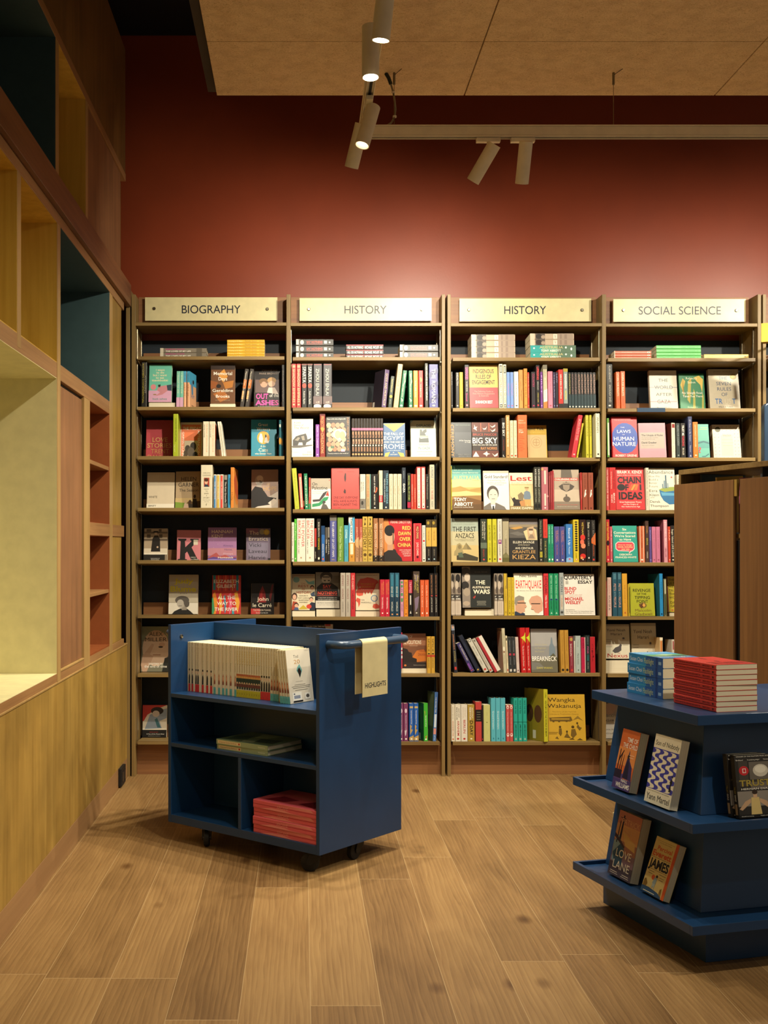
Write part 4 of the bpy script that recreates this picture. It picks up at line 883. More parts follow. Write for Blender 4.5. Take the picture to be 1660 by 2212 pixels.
# ---- HISTORY beside BIOGRAPHY
SN = [R('#3a3733', 0, 1), PO('#cfc8bb', (.15, .02), (.9, .06), (.8, .2), (.3, .22)), R('#1d1b19', 0, 1, .0, .04), V('SAY NOTHING', '#e05a45', .28, .71, .34, .68, .015), R('#e05a45', .28, .71, .20, .24), R('#cfc8bb', .75, .83, .3, .75), E('#cfc8bb', .9, .5, .025, .14)]
SN = [R('#cfc8bb', .0, .07, .15, .95), R('#4a4640', .07, .11), E('#d8d0c2', .16, .5, .05, .35), V('SAY NOTHING', '#e05a45', .28, .71, .38, .72, .015), R('#e05a45', .28, .71, .22, .27), R('#cfc8bb', .75, .83, .3, .75), E('#cfc8bb', .9, .5, .025, .14)]
AN = [R('#a52b35', 0, 1, .82, 1), V('ALL OR NOTHING', WH, .03, .45, .2, .72, .02), R('#b5303a', .465, .475, .2, .75), V('MICHAEL WOLFF', WH, .5, .88, .2, .72, .02), E('#b9b2a4', .94, .45, .03, .26)]
r = RR(2, 0)
r.k(115, 487, [(490, 558), (562, 630), (634, 693)], '#2d2a27', 'charcoal paperback with red title', SN, which='three-book')
r.k(615, 985, [(553, 605), (606, 655), (657, 693)], '#1f1c1b', 'black hardback with white title', AN, which='black', hard=True)
r.k(1150, 1530, [(550, 622), (625, 693)], '#2d2a27', 'charcoal paperback with red title', SN, which='two-book')
r = RR(2, 1)
for i in (0, 1): r.s(70+48*i, 116+48*i, 765, '#cf3d3c', ['bright red spine with gold capitals', 'second bright red spine with gold capitals'][i], [R('#e6a07a', .03, .09, .2, .8), *VT('SHADOW EMPIRES', '#efcf92', True, .12, .88)])
for i in (0, 1): r.s(170+57*i, 224+57*i, 765, '#211f1d', ['black spine with white capitals and red disc', 'second black spine with white capitals, red disc'][i], [R('#7a3a2a', 0, .03), V('SPARTA', WH, .07, .43, .18, .82, .0), E('#c9442f', .50, .5, .055, .38), V('Andrew Bayliss', WH, .62, .92, .35, .65)])
for i in (0, 1): r.s(286+98*i, 376+98*i, 765, '#3d3a3d', ['thick slate spine with white capitals', 'second thick slate spine with white capitals'][i], [R('#b5453c', .01, .025, .1, .9), R('#6c5a58', .74, .92), V('ZHOU ENLAI', CR, .11, .72, .3, .68), E('#e0d5c4', .97, .45, .05, .42), T('A LIFE', '#d8cdbd', .85, .90, .3, .7)], w=.128)
r.s(966, 1014, 828, '#6b5a78', 'purple spine leaning, its dark back cover turned outward', VT('GODS AND MORTALS', '#d9c49a', True, .1, .9), lean=5.5, yaw=24, w=.125, back=[R('#2e2730', 0, 1), R('#d8cfc4', .82, .95, .06, .24)])
r.s(1030, 1070, 890, '#26332c', 'short dark green spine with yellow title', [V('THE MYTHOLOGY', '#d5c65a', .08, .52, .3, .68), E('#d9b832', .65, .5, .045, .36), V('BOOK', '#8f9a74', .75, .9, .3, .6)], lean=5.5)
r.s(1083, 1134, 770, '#c9ad82', 'tall tan spine with rust capitals, leaning', [V('CARTHAGE', '#9c5a33', .12, .52, .28, .72), V('EVE MACDONALD', '#806240', .56, .84, .32, .62), T('W', '#806240', .92, .95, .4, .6)], lean=6.4)
for i in (0, 1): r.s(1140+96*i, 1184+96*i-i*2, 833, '#1e6b49', ['green gilt spine leaning', 'upright green gilt spine'][i], [PO('#b9c98f', (.3, .1), (.8, .06), (.7, .2), (.9, .3), (.4, .42), (.6, .26)), V('THE NORSE MYTHS', '#d5dcb9', .36, .72, .3, .6), PO('#c9d39d', (.2, .74), (.8, .80), (.5, .86)), E(WH, .95, .5, .022, .28)], lean=6.4*(1-i))
r.s(1283, 1332, 832, '#d3862c', 'orange spine with cream lettering', [PO('#e8bd7a', (.3, .3), (.7, .25), (.5, .36)), V('THE GREEK MYTHS', '#f3e3bd', .34, .72, .32, .62), E(WH, .95, .5, .022, .28)])
r.s(1335, 1383, 832, '#c92f28', 'red spine with small gold bird', [PO('#e0a04c', (.3, .22), (.5, .17), (.8, .25), (.5, .33)), V('THE ARAB MYTHS', '#f0d2b2', .36, .72, .32, .62), E(WH, .95, .5, .022, .28)])
r.s(1397, 1432, 757, '#322f2a', 'tall near-black spine with white capitals', [V('TOM HOLLAND AND THE REPUBLIC', WH, .06, .84, .4, .82)], w=.11)
r.s(1440, 1532, 770, '#55558c', 'thick purple spine with cream capitals', [PO('#3c3c6c', (0, .2), (1, .1), (1, .2), (0, .32)), PO('#3c3c6c', (0, .5), (1, .38), (1, .48), (0, .62)), PO('#3c3c6c', (0, .8), (1, .68), (1, .78), (0, .92)), V('THE ROMANS', '#e2d5b4', .1, .9, .3, .72), E('#d8caa0', .95, .5, .02, .16)], w=.11)
r = RR(2, 2)
r.f(66, 285, 115, '#e9e0c8', 'white cover with a line-drawn mammoth', [T('A Little', '#2b2925', .07, .12, .1, .42), T('History of', '#2b2925', .135, .185, .1, .55), T('The World', '#c03a30', .2, .265, .1, .8), PO('#3a3632', (.06, .72), (.06, .56), (.2, .46), (.4, .42), (.56, .40), (.66, .38), (.72, .46), (.74, .54), (.86, .52), (.9, .48), (.92, .54), (.84, .58), (.7, .62), (.62, .74), (.54, .74), (.5, .62), (.34, .62), (.26, .74), (.14, .76)), PO('#8d8474', (.14, .56), (.3, .48), (.4, .5), (.3, .58)), PO('#8d8474', (.44, .46), (.58, .44), (.62, .56), (.5, .56)), PO('#57514a', (0, .72), (.1, .70), (.98, .68), (.98, .70), (.4, .76), (.05, .76)), T('E.H.', '#c03a30', .85, .89, .75, .93), T('Gombrich', '#c03a30', .91, .955, .5, .95), T('THE BESTSELLING', '#cfa08a', .87, .88, .08, .36)], d=.03, sp=None)
r.s(309, 347, 170, '#8d4fa5', 'violet spine', VT('HOW TO CHANGE', '#e6cfe8'))
r.s(351, 406, 55, '#8a3630', 'tall maroon and gilt spine', [PO('#d99a4c', (.1, .35), (.5, .32), (.9, .36), (.5, .45)), R('#6a211f', 0, .06), V('PROJECTS', '#d8a25c', .08, .34, .2, .75), V('CIVILIZATIONS', '#e0b676', .46, .92, .2, .75)])
r.f(412, 656, 80, '#221e1c', 'black cover packed with round faces in rows', [E(['#d8a583', '#c9906c', '#a86f50', '#e0b596', '#b98566'][(i*3+j*2) % 5], .24+.115*i, .12+.185*j+.06*(i % 2), .062, .095) for i in range(6) for j in range(4)]+[T('Gaza in the time of genocide', WH, .07, .105, .05, .82), E('#dcd4c4', .46, .57, .13, .27), E('#d8a583', .47, .49, .1, .12), E('#cf9a78', .49, .68, .1, .12), R('#cfae74', .24, .3, .05, .1), R('#4a6a4c', .74, .8, .2, .34), R('#c9a2bd', .82, .88, .62, .78), V('EVERY MOMENT IS A LIFE', '#c08a5c', .06, .86, .87, .95), T('Twenty writers in the world of', WH, .91, .935, .08, .92)], t=.016, turn=-2)
xs = [669, 697.5, 726, 755, 783.5, 812, 841, 869.5, 898.5, 927, 955.5, 983]
for i in range(11): r.s(xs[i], xs[i+1], 110, '#2a2421', 'dark photo spine with pink band', [R('#c46f8e', .25, .31), R('#a87c60', .34, .5, .2, .8), R('#584238', .42, .48, .1, .6), R('#b98e72', .54, .66, .3, .9), R('#6a5044', .6, .64, .2, .7), R('#d6c8b6', .68, .72, .2, .7), R('#8f6a52', .74, .86, .2, .8), E('#e2a06a', .93, .5, .025, .36)])
r.f(986, 1205, 157, '#25517d', 'blue cover with yellow triangle at its top', [PO('#c9a52e', (.0, .02), (1, 0), (.5, .26)), T('THE FALL OF', CR, .28, .36, .02, .92), T('EGYPT', CR, .39, .50, .02, .94), T('AND THE RISE OF', CR, .54, .59, .02, .94), T('ROME', CR, .62, .77, .02, .94), T('Guy de la Bédoyère', '#cfd6d4', .80, .83, .15, .78), T('A', CR, .86, .89, .42, .50), T('HISTORY', CR, .92, .95, .3, .65), PO('#d8b03a', (.05, 1), (.08, .9), (.3, .86), (.2, 1)), PO('#d8b03a', (.95, 1), (.92, .9), (.65, .86), (.78, 1))])
r.f(1256, 1510, 130, '#d6d3b4', 'pale cover with stacked book-and-bird drawing', [T('DISPLACED', '#2d6270', .10, .17, .24, .82, .01), PO('#3c4440', (.36, .44), (.37, .24), (.44, .23), (.47, .30), (.52, .25), (.63, .22), (.64, .30), (.56, .34), (.6, .38), (.6, .44)), R('#8f9a84', .40, .45, .36, .7), PO('#3c4440', (.33, .58), (.34, .44), (.4, .48), (.7, .46), (.72, .58)), R('#aab096', .60, .66, .32, .72), T('IN GAZA', '#2d6270', .69, .76, .3, .76, .01), T('Stories from the Gaza Genocide', '#c07a5a', .80, .83, .24, .84), T('EDITED BY YOUSEF', '#6d7466', .88, .90, .3, .78), PO('#9fbab0', (0, 0), (.12, 0), (0, .08)), PO('#9fbab0', (1, 0), (.88, 0), (1, .08)), PO('#9fbab0', (0, 1), (.12, 1), (0, .92)), PO('#9fbab0', (1, 1), (.88, 1), (1, .92))], t=.04, d=.11)
r = RR(2, 3)
r.s(102, 150, 608, '#b9bd3f', 'tall lime spine leaning', [V('THE BURNING EARTH', '#8a9130', .12, .8, .4, .62), T('W', '#4f5320', .93, .96, .4, .6)], lean=-4.5)
r.s(156, 190, 660, '#cf5046', 'red-edged cream spine leaning', [R('#d8bfa6', .1, .95, .25, .8), V('THE DEATH OF AN ARTIST', '#7a5a44', .14, .86, .4, .65)], lean=-3.2)
r.s(203, 239, 660, '#1f8056', 'green spine leaning slightly', VT('THE STORY OF A GENOCIDE', WH, True, .06, .86), lean=-2)
r.s(242, 260, 700, '#cf5a4a', 'short slim salmon spine', [R('#3f8a5e', .82, 1), V('BURN', CR, .3, .6, .3, .7)])
r.f(263, 461, 707, '#e4dccb', 'white cover with green, black and red ribbons', [R('#a59a86', 0, .34), T('On', '#24211e', .13, .23, .06, .32, .01), T('Palestine', '#24211e', .25, .37, .06, .84, .01), T('Noam Chomsky &', '#a59d8c', .41, .44, .07, .72), T('Ilan Pappé', '#a59d8c', .47, .50, .07, .52), PO('#3a3236', (.08, .70), (.42, .68), (.62, .48), (.84, .40), (.74, .54), (.46, .75), (.1, .77)), PO('#c93c30', (.86, .40), (.92, .58), (.74, .56)), PO('#2a8a57', (.06, .84), (.4, .80), (.66, .62), (.9, .60), (.84, .70), (.44, .90), (.06, .94)), E('#3f3b36', .78, .66, .05, .08), PO('#57524b', (.5, 1), (.6, .82), (.78, .86), (.9, 1)), E('#b85a50', .06, .94, .02, .03)])
r.f(467, 747, 605, '#cf4740', 'large plain red cover with small black bird', [PO('#2b1c1a', (.46, .22), (.49, .12), (.53, .13), (.53, .28), (.50, .35), (.47, .30)), PO('#3a1f1c', (.43, .58), (.48, .5), (.52, .55), (.52, .62), (.46, .62)), T('ONE DAY, EVERYONE', '#3a1c1a', .69, .75, .07, .94, .012), T('WILL HAVE ALWAYS', '#3a1c1a', .775, .835, .07, .91, .012), T('BEEN AGAINST THIS', '#3a1c1a', .86, .92, .07, .92, .012), T('Omar El Akkad', '#3a1c1a', .955, .98, .07, .32), T('A reckoning', '#7a2a26', .08, .10, .22, .42), T('THE NEW TITLE', '#7a2a26', .08, .10, .58, .82)])
r.s(752, 808, 665, '#cfc8b8', 'pale spine with photo foot', [V("BRITAIN'S", '#35322c', .22, .50, .15, .36), V('GULAG', '#35322c', .22, .46, .48, .72), R('#79736a', .70, .98, .05, .95), E('#34302b', .82, .4, .06, .2)])
r.s(812, 861, 665, '#b79e74', 'tan spine with teal edge', [R('#5d8a86', 0, 1, .78, 1), V('LAWRENCE OF ARABIA', '#b5512f', .06, .66, .2, .62), V('RANULPH', '#6d5a3d', .7, .92, .25, .55)])
r.s(867, 932, 665, '#1d1b19', 'black spine with orange squiggle', [V('NIGHT OF POWER', WH, .06, .52, .36, .58), V('ROBERT FISK', CR, .58, .88, .36, .58), PO('#cf5c34', (.7, .36), (.95, .4), (.8, .5), (.5, .55), (.3, .7), (.5, .54), (.7, .46)), R(WH, .94, .97, .38, .62)])
r.s(941, 979, 628, '#d3c7aa', 'tall cream spine with red block', [R('#c2393a', .64, .82), V('THE GENERALS HAVE', '#7a705a', .1, .6, .32, .62), V('RASHID', WH, .66, .8, .3, .7)])
r.s(982, 1040, 628, '#24313b', 'navy spine with blue capitals', [V('TRIUMPH AND DESPAIR', '#7fb3c4', .07, .86, .52, .86), V('MEHRAN KAMRAVA', '#cfd2c8', .22, .82, .16, .38), E(CR, .95, .5, .02, .14)])
for i in range(3): r.s(1042+42.5*i, 1082+42.5*i, 663, '#d0c6a8', 'cream spine with thin brown lettering', [V('THE HUNDRED YEARS WAR ON PALESTINE', '#5c5140', .06, .92, .4, .66), V('Rashid', '#c0603c', .35, .56, .12, .32)])
r.s(1170, 1210, 600, '#2a3139', 'tall navy spine with bold white word', [V('GAZA', WH, .38, .60, .3, .78, .02), V('NORMAN', '#8d96a0', .08, .26, .35, .6)])
r.s(1224, 1257, 655, '#1f201b', 'black spine with acid-green title', [R('#a3213f', .8, .96), V('WHO WILL TELL MY STORY', '#c2d06a', .06, .76, .28, .74)])
r.s(1260, 1286, 663, '#cc3f34', 'first of a pair, plain red spine', [V('PERFECT VICTIMS', '#f0b49e', .3, .92, .32, .62)])
r.s(1288, 1313, 665, '#c8432f', 'second of the pair, orange-red spine', [V('PERFECT', '#f0b49e', .4, .8, .32, .62)])
for i in (0, 1): r.s(1317+45*i, 1360+45*i, 592, '#c84a46', ['tall red-bordered cream spine', 'second tall red-bordered cream spine'][i], [R('#e2d6c2', .03, .97, .18, .82), V('ISRAEL ON THE BRINK', '#a3322f', .06, .56, .32, .68), V('ILAN PAPPE', '#3c352e', .6, .86, .32, .68), E('#3c352e', .93, .5, .015, .16)])
r.s(1409, 1441, 665, '#201e1c', 'black spine with faint grey title', VT('The Holocaust', '#8f887a'))
r.s(1446, 1496, 570, '#b5ae96', 'tall pale spine with coloured capitals', [V('A PEOPLE', '#3f4a54', .05, .30, .3, .75), V('HISTORY OF', '#c98d3c', .32, .55, .3, .75), V('THE ARABS', '#a8423a', .57, .78, .3, .75), V('FADY', '#4a443a', .82, .95, .35, .65)])
r = RR(2, 4)
r.s(68, 96, 130, '#e2dac8', 'slim white spine', VT('A History of Gaza', '#7d7464', True, .08, .6))
r.s(97, 121, 97, '#55b53a', 'bright green spine', VT('Jean-Pierre', '#d6ecc2', True, .1, .5))
for i in (0, 1): r.s(122+88*i, 208+88*i, 92, '#e8e0ce', ['thick white spine with stacked red title', 'second thick white spine with stacked red title'][i], [V('THE POWER', '#c02f38', .03, .66, .56, .9, .0), V('BROKER', '#c02f38', .05, .48, .12, .46, .0), V('ROBERT A. CARO', '#2f2b27', .5, .82, .16, .3), E('#b99a7a', .91, .5, .02, .1)])
r.s(299, 319, 190, '#b83a34', 'short red and black spine', [R('#1d1a18', .56, 1), V('GANDHI', CR, .7, .9, .3, .7)])
r.s(321, 362, 95, '#24211e', 'tall black spine with yellow word', [V('BOB BROWN', '#c9c2b0', .08, .42, .3, .72), V('DEFIANCE', '#d9c62e', .45, .72, .3, .72), R(CR, .9, .95, .3, .7)])
r.s(366, 402, 165, '#2f66a8', 'blue spine with white capitals', [R('#1e3f66', 0, .25), V('ADRIAN BLEVINS', WH, .5, .86, .3, .7), R('#d8664c', .9, .96, .3, .7)])
r.s(404, 430, 180, '#56514a', 'grey spine with black foot', [R('#1f1d1b', .45, 1), V('THE MEDIA', WH, .35, .75, .3, .7)])
r.s(431, 449, 180, '#8a8478', 'narrow grey spine', [R('#26231f', .3, 1), V('CAPITAL', WH, .36, .8, .2, .8)])
r.s(451, 520, 60, '#575a94', 'tall blue-violet spine with white capitals', [R('#6f6a62', .0, .12), V('THE LIBRARY OF LOST MAPS', WH, .14, .9, .34, .66), T('B', '#b9a06a', .94, .97, .3, .7)])
r.s(526, 590, 80, '#6d8f3c', 'thick green spine with pale script', [V('Trials of China Tibet Green', '#d0dba4', .2, .9, .36, .7), R('#53722c', .55, .9, .05, .2), T('P', WH, .93, .96, .4, .6)])
r.s(593, 636, 160, '#4f9fb3', 'sky-blue spine', [V('CYPRIA', '#dbe8df', .12, .36, .28, .74), V('ALEX CHRISTOFI', '#23606e', .5, .85, .35, .62)])
r.s(639, 700, 75, '#c88d3a', 'blue and white spine with orange foot', [R('#d8dcd4', .0, .58), PO('#4b9ac0', (.6, 0), (1, .02), (1, .55), (.7, .58)), PO('#4b9ac0', (0, .1), (.3, .2), (.1, .58), (0, .58)), V('THIS WAY UP', '#24211e', .04, .54, .3, .62, .015), R('#e6d9b8', .60, .84, .25, .75), T('8', '#5c4320', .87, .91, .4, .6)])
for i in (0, 1): r.s(703+41*i, 741+41*i, 95, '#b78a62', ['tan spine with red upper half', 'second tan spine with red upper half'][i], [R('#a84a3a', .0, .55), PO('#cfa06a', (0, .5), (1, .42), (1, .7), (0, .62)), V('EVERYTHING', '#e6b89a', .2, .54, .3, .75), V('DARK', '#5c3c28', .68, .92, .3, .75)])
for i in (0, 1): r.s(777+51.5*i, 827+51.5*i, 73, '#c3a24c', ['gold spine with brown capitals', 'second gold spine with brown capitals'][i], [PO('#3a2b18', (.4, .03), (.7, .05), (.5, .12), (.7, .18), (.3, .2), (.5, .1)), T('THE', '#4a3519', .235, .275, .12, .9, .02), V('HISTORY', '#4a3519', .29, .70, .14, .86, .01), T('BOOK', '#4a3519', .73, .765, .16, .84, .02), E('#5c4320', .85, .5, .035, .32), T('DK', '#5c4320', .93, .96, .3, .7)], d=.004)
for i in (0, 1): r.s(885+53*i, 932+53*i+i*3, 90, '#9c6a44', ['brown spine with cream capitals', 'second brown spine with cream capitals'][i], [R('#c0855a', .1, .7, .7, 1), R('#2d2420', .86, 1), V('RED DAWN OVER CHINA', '#e8d3b4', .13, .9, .28, .72), T('A', '#d8a868', .94, .97, .35, .65)])
r.f(992, 1274, 95, '#b5282e', 'glossy red cover with a man in profile halves', [PO('#c27a3c', (0, 0), (.14, 0), (.3, .4), (.38, .7), (0, .8)), PO('#2b2523', (0, 1), (0, .8), (.2, .72), (.4, .72), (.5, .84), (.62, .92), (.65, 1)), R('#b98a6c', .52, .74, .12, .32), E('#c99c7a', .42, .2, .2, .18), E('#1d1918', .28, .2, .13, .18), R('#a9785c', .34, .6, .3, .32), R('#1d1918', .30, .6, .32, .345), R('#a52025', .5, .8, .44, .52), T('FRANK DIKÖTTER', '#e9c9b8', .04, .11, .24, .95), T('RED', '#e6cf5a', .17, .26, .66, .95, .01), T('DAWN', '#e6cf5a', .30, .39, .52, .95, .01), T('OVER', '#e6cf5a', .43, .52, .56, .95, .01), T('CHINA', '#e6cf5a', .57, .66, .49, .95, .01), T('HOW COMMUNISM', WH, .725, .75, .55, .95), T('CONQUERED A', WH, .77, .795, .62, .95), T('QUARTER OF', WH, .815, .84, .66, .95), T('HUMANITY', WH, .86, .885, .70, .95)], t=.035, back=4)
r.s(1285, 1366, 140, '#c2333a', 'thick crimson spine with cream panels', [R('#e0b0a0', .02, .97, .06, .09), R('#e0b0a0', .02, .97, .91, .94), R('#8f1f28', .06, .42, .3, .72), V('WILD SWANS', '#e2c98a', .08, .40, .36, .66), V('JUNG CHANG', '#f0dccb', .5, .84, .38, .66), E('#4a1518', .88, .5, .03, .14)])
r.s(1371, 1407, 160, '#e0d9c9', 'white spine with spaced black capitals', [V('TOXIC', '#2b2824', .04, .38, .28, .72), E('#b8323a', .43, .5, .03, .3), V('RICHARD FLANAGAN', '#2b2824', .5, .9, .34, .68), E('#2b2824', .95, .5, .02, .26)])
for i in (0, 1): r.s(1412+54*i, 1463+54*i, 103, '#24201d', ['black spine with gold upper panel', 'second black spine with gold upper panel'][i], [R('#4a3d22', .0, .18), E('#a38632', .08, .4, .04, .25), R('#cfa14a', .19, .64), V('THE WAGER', '#6e5222', .26, .5, .35, .65), V('GRANN', '#9a8e76', .7, .86, .38, .6), E('#a9c4cc', .94, .5, .015, .16)])
r = RR(2, 5)
r.riser(76, 306, 1011, 1067, '#d8cfb8', 'cream page block lying flat at the shelf start', d=.10)
r.f(68, 304, 645, '#dccfae', 'cream cover ringed with cartoon historical figures', [R('#a89b82', .0, .12), E('#7fa89d', .16, .2, .08, .14), E('#d9a98c', .68, .12, .06, .09), PO('#a5442f', (.0, .95), (.05, .75), (.24, .78), (.26, 1), (0, 1)), E('#4a3328', .62, .12, .1, .12), E('#d9a98c', .64, .12, .07, .08), E('#2c2723', .37, .88, .06, .09), E('#d9a98c', .40, .88, .055, .07), PO('#3f4a5c', (.8, .55), (.98, .48), (1, .62), (.85, .62)), PO('#7ab0ae', (.55, .14), (.75, .22), (.98, .18), (.98, .3), (.7, .28)), E('#2f2925', .70, .84, .06, .09), E('#d9a98c', .72, .84, .055, .08), PO('#2c3240', (.72, .86), (.85, .78), (1, .8), (1, 1), (.78, 1)), E('#35261f', .86, .2, .06, .1), E('#d9a98c', .88, .2, .05, .08), PO('#4a5a7c', (.08, 1), (.15, .92), (.28, .93), (.3, 1)), PO('#c2a838', (.28, .98), (.5, .86), (.68, .97)), E('#cf4634', .90, .74, .06, .11), T('THE', '#b5512f', .25, .28, .4, .58), T('REST', '#b5512f', .30, .37, .28, .74, .005), T('IS', '#b5512f', .40, .445, .44, .56, .005), T('HISTORY', '#b5512f', .475, .545, .2, .84, .005), T("HISTORY'S", '#3a362f', .59, .62, .32, .7), T('MOST CURIOUS', '#3a362f', .65, .68, .27, .75), T('QUESTIONS', '#3a362f', .71, .74, .3, .72), T('ANSWERED', '#3a362f', .77, .80, .32, .68), T('Tom Holland & Dominic Sandbrook', '#b5512f', .03, .055, .05, .95)], yb=1010, d=.115, back=5)
r.riser(316, 556, 993, 1066, '#d8cfb8', 'cream page block lying flat beneath a grey cover', d=.10)
r.f(309, 546, 627, '#8d8b82', 'grey photo cover, masked face and red title', [R('#77756c', .1, .3, .6, 1), E('#4a4641', .12, .45, .14, .26), E('#bfb6a6', .2, .45, .12, .2), R('#3a3632', .12, .15, .3, .6), R('#2e2b28', .22, .25, .35, .43), R('#2e2b28', .22, .25, .52, .6), PO('#2f2d2a', (.0, .78), (.06, .42), (.26, .3), (.68, .3), (.94, .42), (1, .78)), R('#1d1b1a', .68, .79), T('SAY', '#e25542', .35, .44, .31, .65, .02), T('NOTHING', '#e25542', .53, .62, .09, .90, .02), R('#e25542', .465, .475, .3, .66), R('#e25542', .645, .655, .06, .92), T('A TRUE STORY OF MURDER AND', WH, .70, .725, .1, .9), T('MEMORY IN NORTHERN IRELAND', WH, .75, .775, .1, .9), R('#d6cfbf', .79, 1), T('PATRICK RADDEN KEEFE', '#3c3934', .84, .87, .08, .9), T('NEW YORK TIMES BESTSELLER', '#7a746a', .90, .92, .15, .85)], yb=990, d=.115, back=5)
for i in (0, 1): r.s(557+51*i, 606+51*i, 633, '#b3a898', ['grey spine with burgundy capitals', 'second grey spine with burgundy capitals'][i], [V('EMPIRES', '#7d3c3c', .06, .3, .28, .68), V('VIOLENCE', '#7d3c3c', .36, .60, .28, .68), V('LAUREN BENTON', '#5d5850', .66, .9, .38, .62)])
r.s(659, 705, 635, '#c2353a', 'red spine with pale capitals', [V('THE CHIEFS', '#e6c3b2', .05, .38, .28, .7), V('CHRISTOPHER', '#4a1517', .42, .84, .3, .66)])
r.riser(708, 946, 1011, 1066, '#dfd3b2', 'cream page block under the red world map', d=.10)
r.f(708, 947, 638, '#ddd5b6', 'cream cover with a red map of continents', [PO('#cf5a44', (.1, .24), (.2, .15), (.34, .14), (.5, .11), (.7, .13), (.92, .19), (.96, .25), (.86, .30), (.80, .42), (.72, .50), (.66, .58), (.60, .50), (.52, .56), (.47, .50), (.40, .58), (.34, .50), (.30, .60), (.16, .62), (.05, .60), (.02, .5), (.12, .4), (.06, .32)), PO('#cf5a44', (.12, .92), (.1, .8), (.0, .74), (.06, .66), (.2, .7), (.18, .84)), PO('#cf5a44', (.70, .92), (.74, .84), (.88, .82), (.98, .88), (.96, .95), (.8, .96)), E('#ddd5b6', .38, .18, .02, .03), T('PRISONERS OF', '#c9a23c', .27, .31, .22, .78, .01), T('GEOGRAPHY', '#c9a23c', .34, .39, .22, .78, .01), T('Ten maps that tell you everything', WH, .43, .45, .22, .74), E('#5f86a0', .68, .78, .09, .145), E('#d9d0b6', .68, .78, .07, .11), T('TIM', '#35312b', .71, .745, .23, .36), T('MARSHALL', '#35312b', .775, .81, .23, .66), T('THE SUNDAY TIMES BESTSELLER', '#6e6650', .045, .06, .08, .92)], yb=1011, d=.115, back=5)
for i in (0, 1): r.s(952+48*i, 1000+48*i, 700, '#bd2b3c', ['crimson spine with gilt upper lettering', 'second crimson spine with gilt upper lettering'][i], [V('PRISONERS OF', '#cf9a4c', .06, .4, .62, .8), V('GEOGRAPHY', '#cf9a4c', .1, .42, .3, .5), V('TIM MARSHALL', '#f0dcd0', .48, .80, .34, .66), E('#f0dcd0', .91, .5, .02, .16)])
for i in (0, 1): r.s(1050+49*i, 1096+49*i, 633, '#2f5c70', ['tall teal spine fading to navy', 'second tall teal spine fading to navy'][i], [R('#21394a', .55, 1), R('#3c7a8e', .04, .3, .3, .7), V('EDGE OF', '#d8d6c4', .32, .56, .28, .68), V('WORLD', '#d8d6c4', .66, .88, .28, .68), E('#d8935c', .95, .5, .018, .2)])
r.s(1153, 1187, 703, '#c88fa5', 'pink spine with green letter blocks', [R('#4f8a54', .04, .1, .2, .8), R('#4f8a54', .14, .2, .2, .8), R('#4f8a54', .36, .44, .2, .8), R('#4f8a54', .5, .6, .2, .8), V('LIFE', '#24211e', .2, .34, .3, .7), V('STORY', '#5a2f3f', .66, .86, .3, .7)])
r.s(1189, 1232, 703, '#d9862f', 'orange spine with brown capitals', VT('BROTHERLESS PEOPLE', '#9c5215', True, .06, .8))
r.s(1235, 1276, 705, '#a62a3c', 'crimson spine with black foot', [R('#24201f', .36, 1), V('TRIPPED', '#e9a9b6', .05, .36, .24, .74), R('#cfc8bb', .42, .68, .35, .65), PO('#cfc8bb', (.3, .92), (.5, .84), (.7, .92))])
r.s(1282, 1348, 618, '#4a3d33', 'tall dark brown spine with gold title', [PO('#6e5f73', (.1, .06), (.9, .1), (.6, .24), (.3, .2)), V('LAND of MIST', '#c9b64f', .08, .48, .56, .84), V('and MAGIC', '#c9b64f', .08, .42, .22, .48), PO('#7d6a7d', (.2, .6), (.9, .55), (.7, .8), (.3, .9)), E('#cfc5ae', .92, .5, .015, .14)])
for i in (0, 1): r.s(1352+45*i, 1395+45*i, 703, '#cf5c34', ['rust-orange spine', 'second rust-orange spine'][i], [R('#b84a26', 0, .02), V('CUBA LIBRE', '#efc8a8', .15, .75, .36, .6), E('#e9dfd0', .91, .5, .025, .16)])
for i in (0, 1): r.s(1446+45*i, 1489+45*i-i*2, 638, '#1f1b1a', ['black spine with copper capitals', 'second black spine with copper capitals'][i], [V('SEARCHING THE CROWN', '#b07a52', .04, .48, .3, .66), E('#a5423a', .52, .5, .02, .22), V('JUSTINE PICARDIE', '#cfc5b4', .56, .9, .34, .64)], w=.115)
r = Row(2, 6, 680, 1330, 5.929)
r.f(-150, 237, 110, '#3a3632', 'dark cover whose top edge shows above the trolley', [T('THE NEW YORK TIMES BESTSELLER', WH, .03, .06, .1, .9, .01), PO('#cfc6b6', (.72, 0), (1, 0), (1, .3), (.8, .2)), R('#c0504a', .0, .04, .74, .92), T('SAY NOTHING', '#e25542', .4, .55, .1, .9)], d=.12)
r.riser(1000, 1456, 682, 740, '#e9e2d2', 'white page blocks lying flat beside the trolley handle', d=.05)
r.s(1040, 1126, 215, '#c2334a', 'red-and-white striped spine peeking past the trolley', [R('#e6d9d0', .42, .48, .3, 1), R('#e6d9d0', .52, .6, .3, 1), R('#e6d9d0', .64, .72, .3, 1), V('AFTER', WH, .8, .92, .4, .7), V('HOUR', '#e2a5a5', .05, .3, .4, .7)], rz=.028, w=.11)
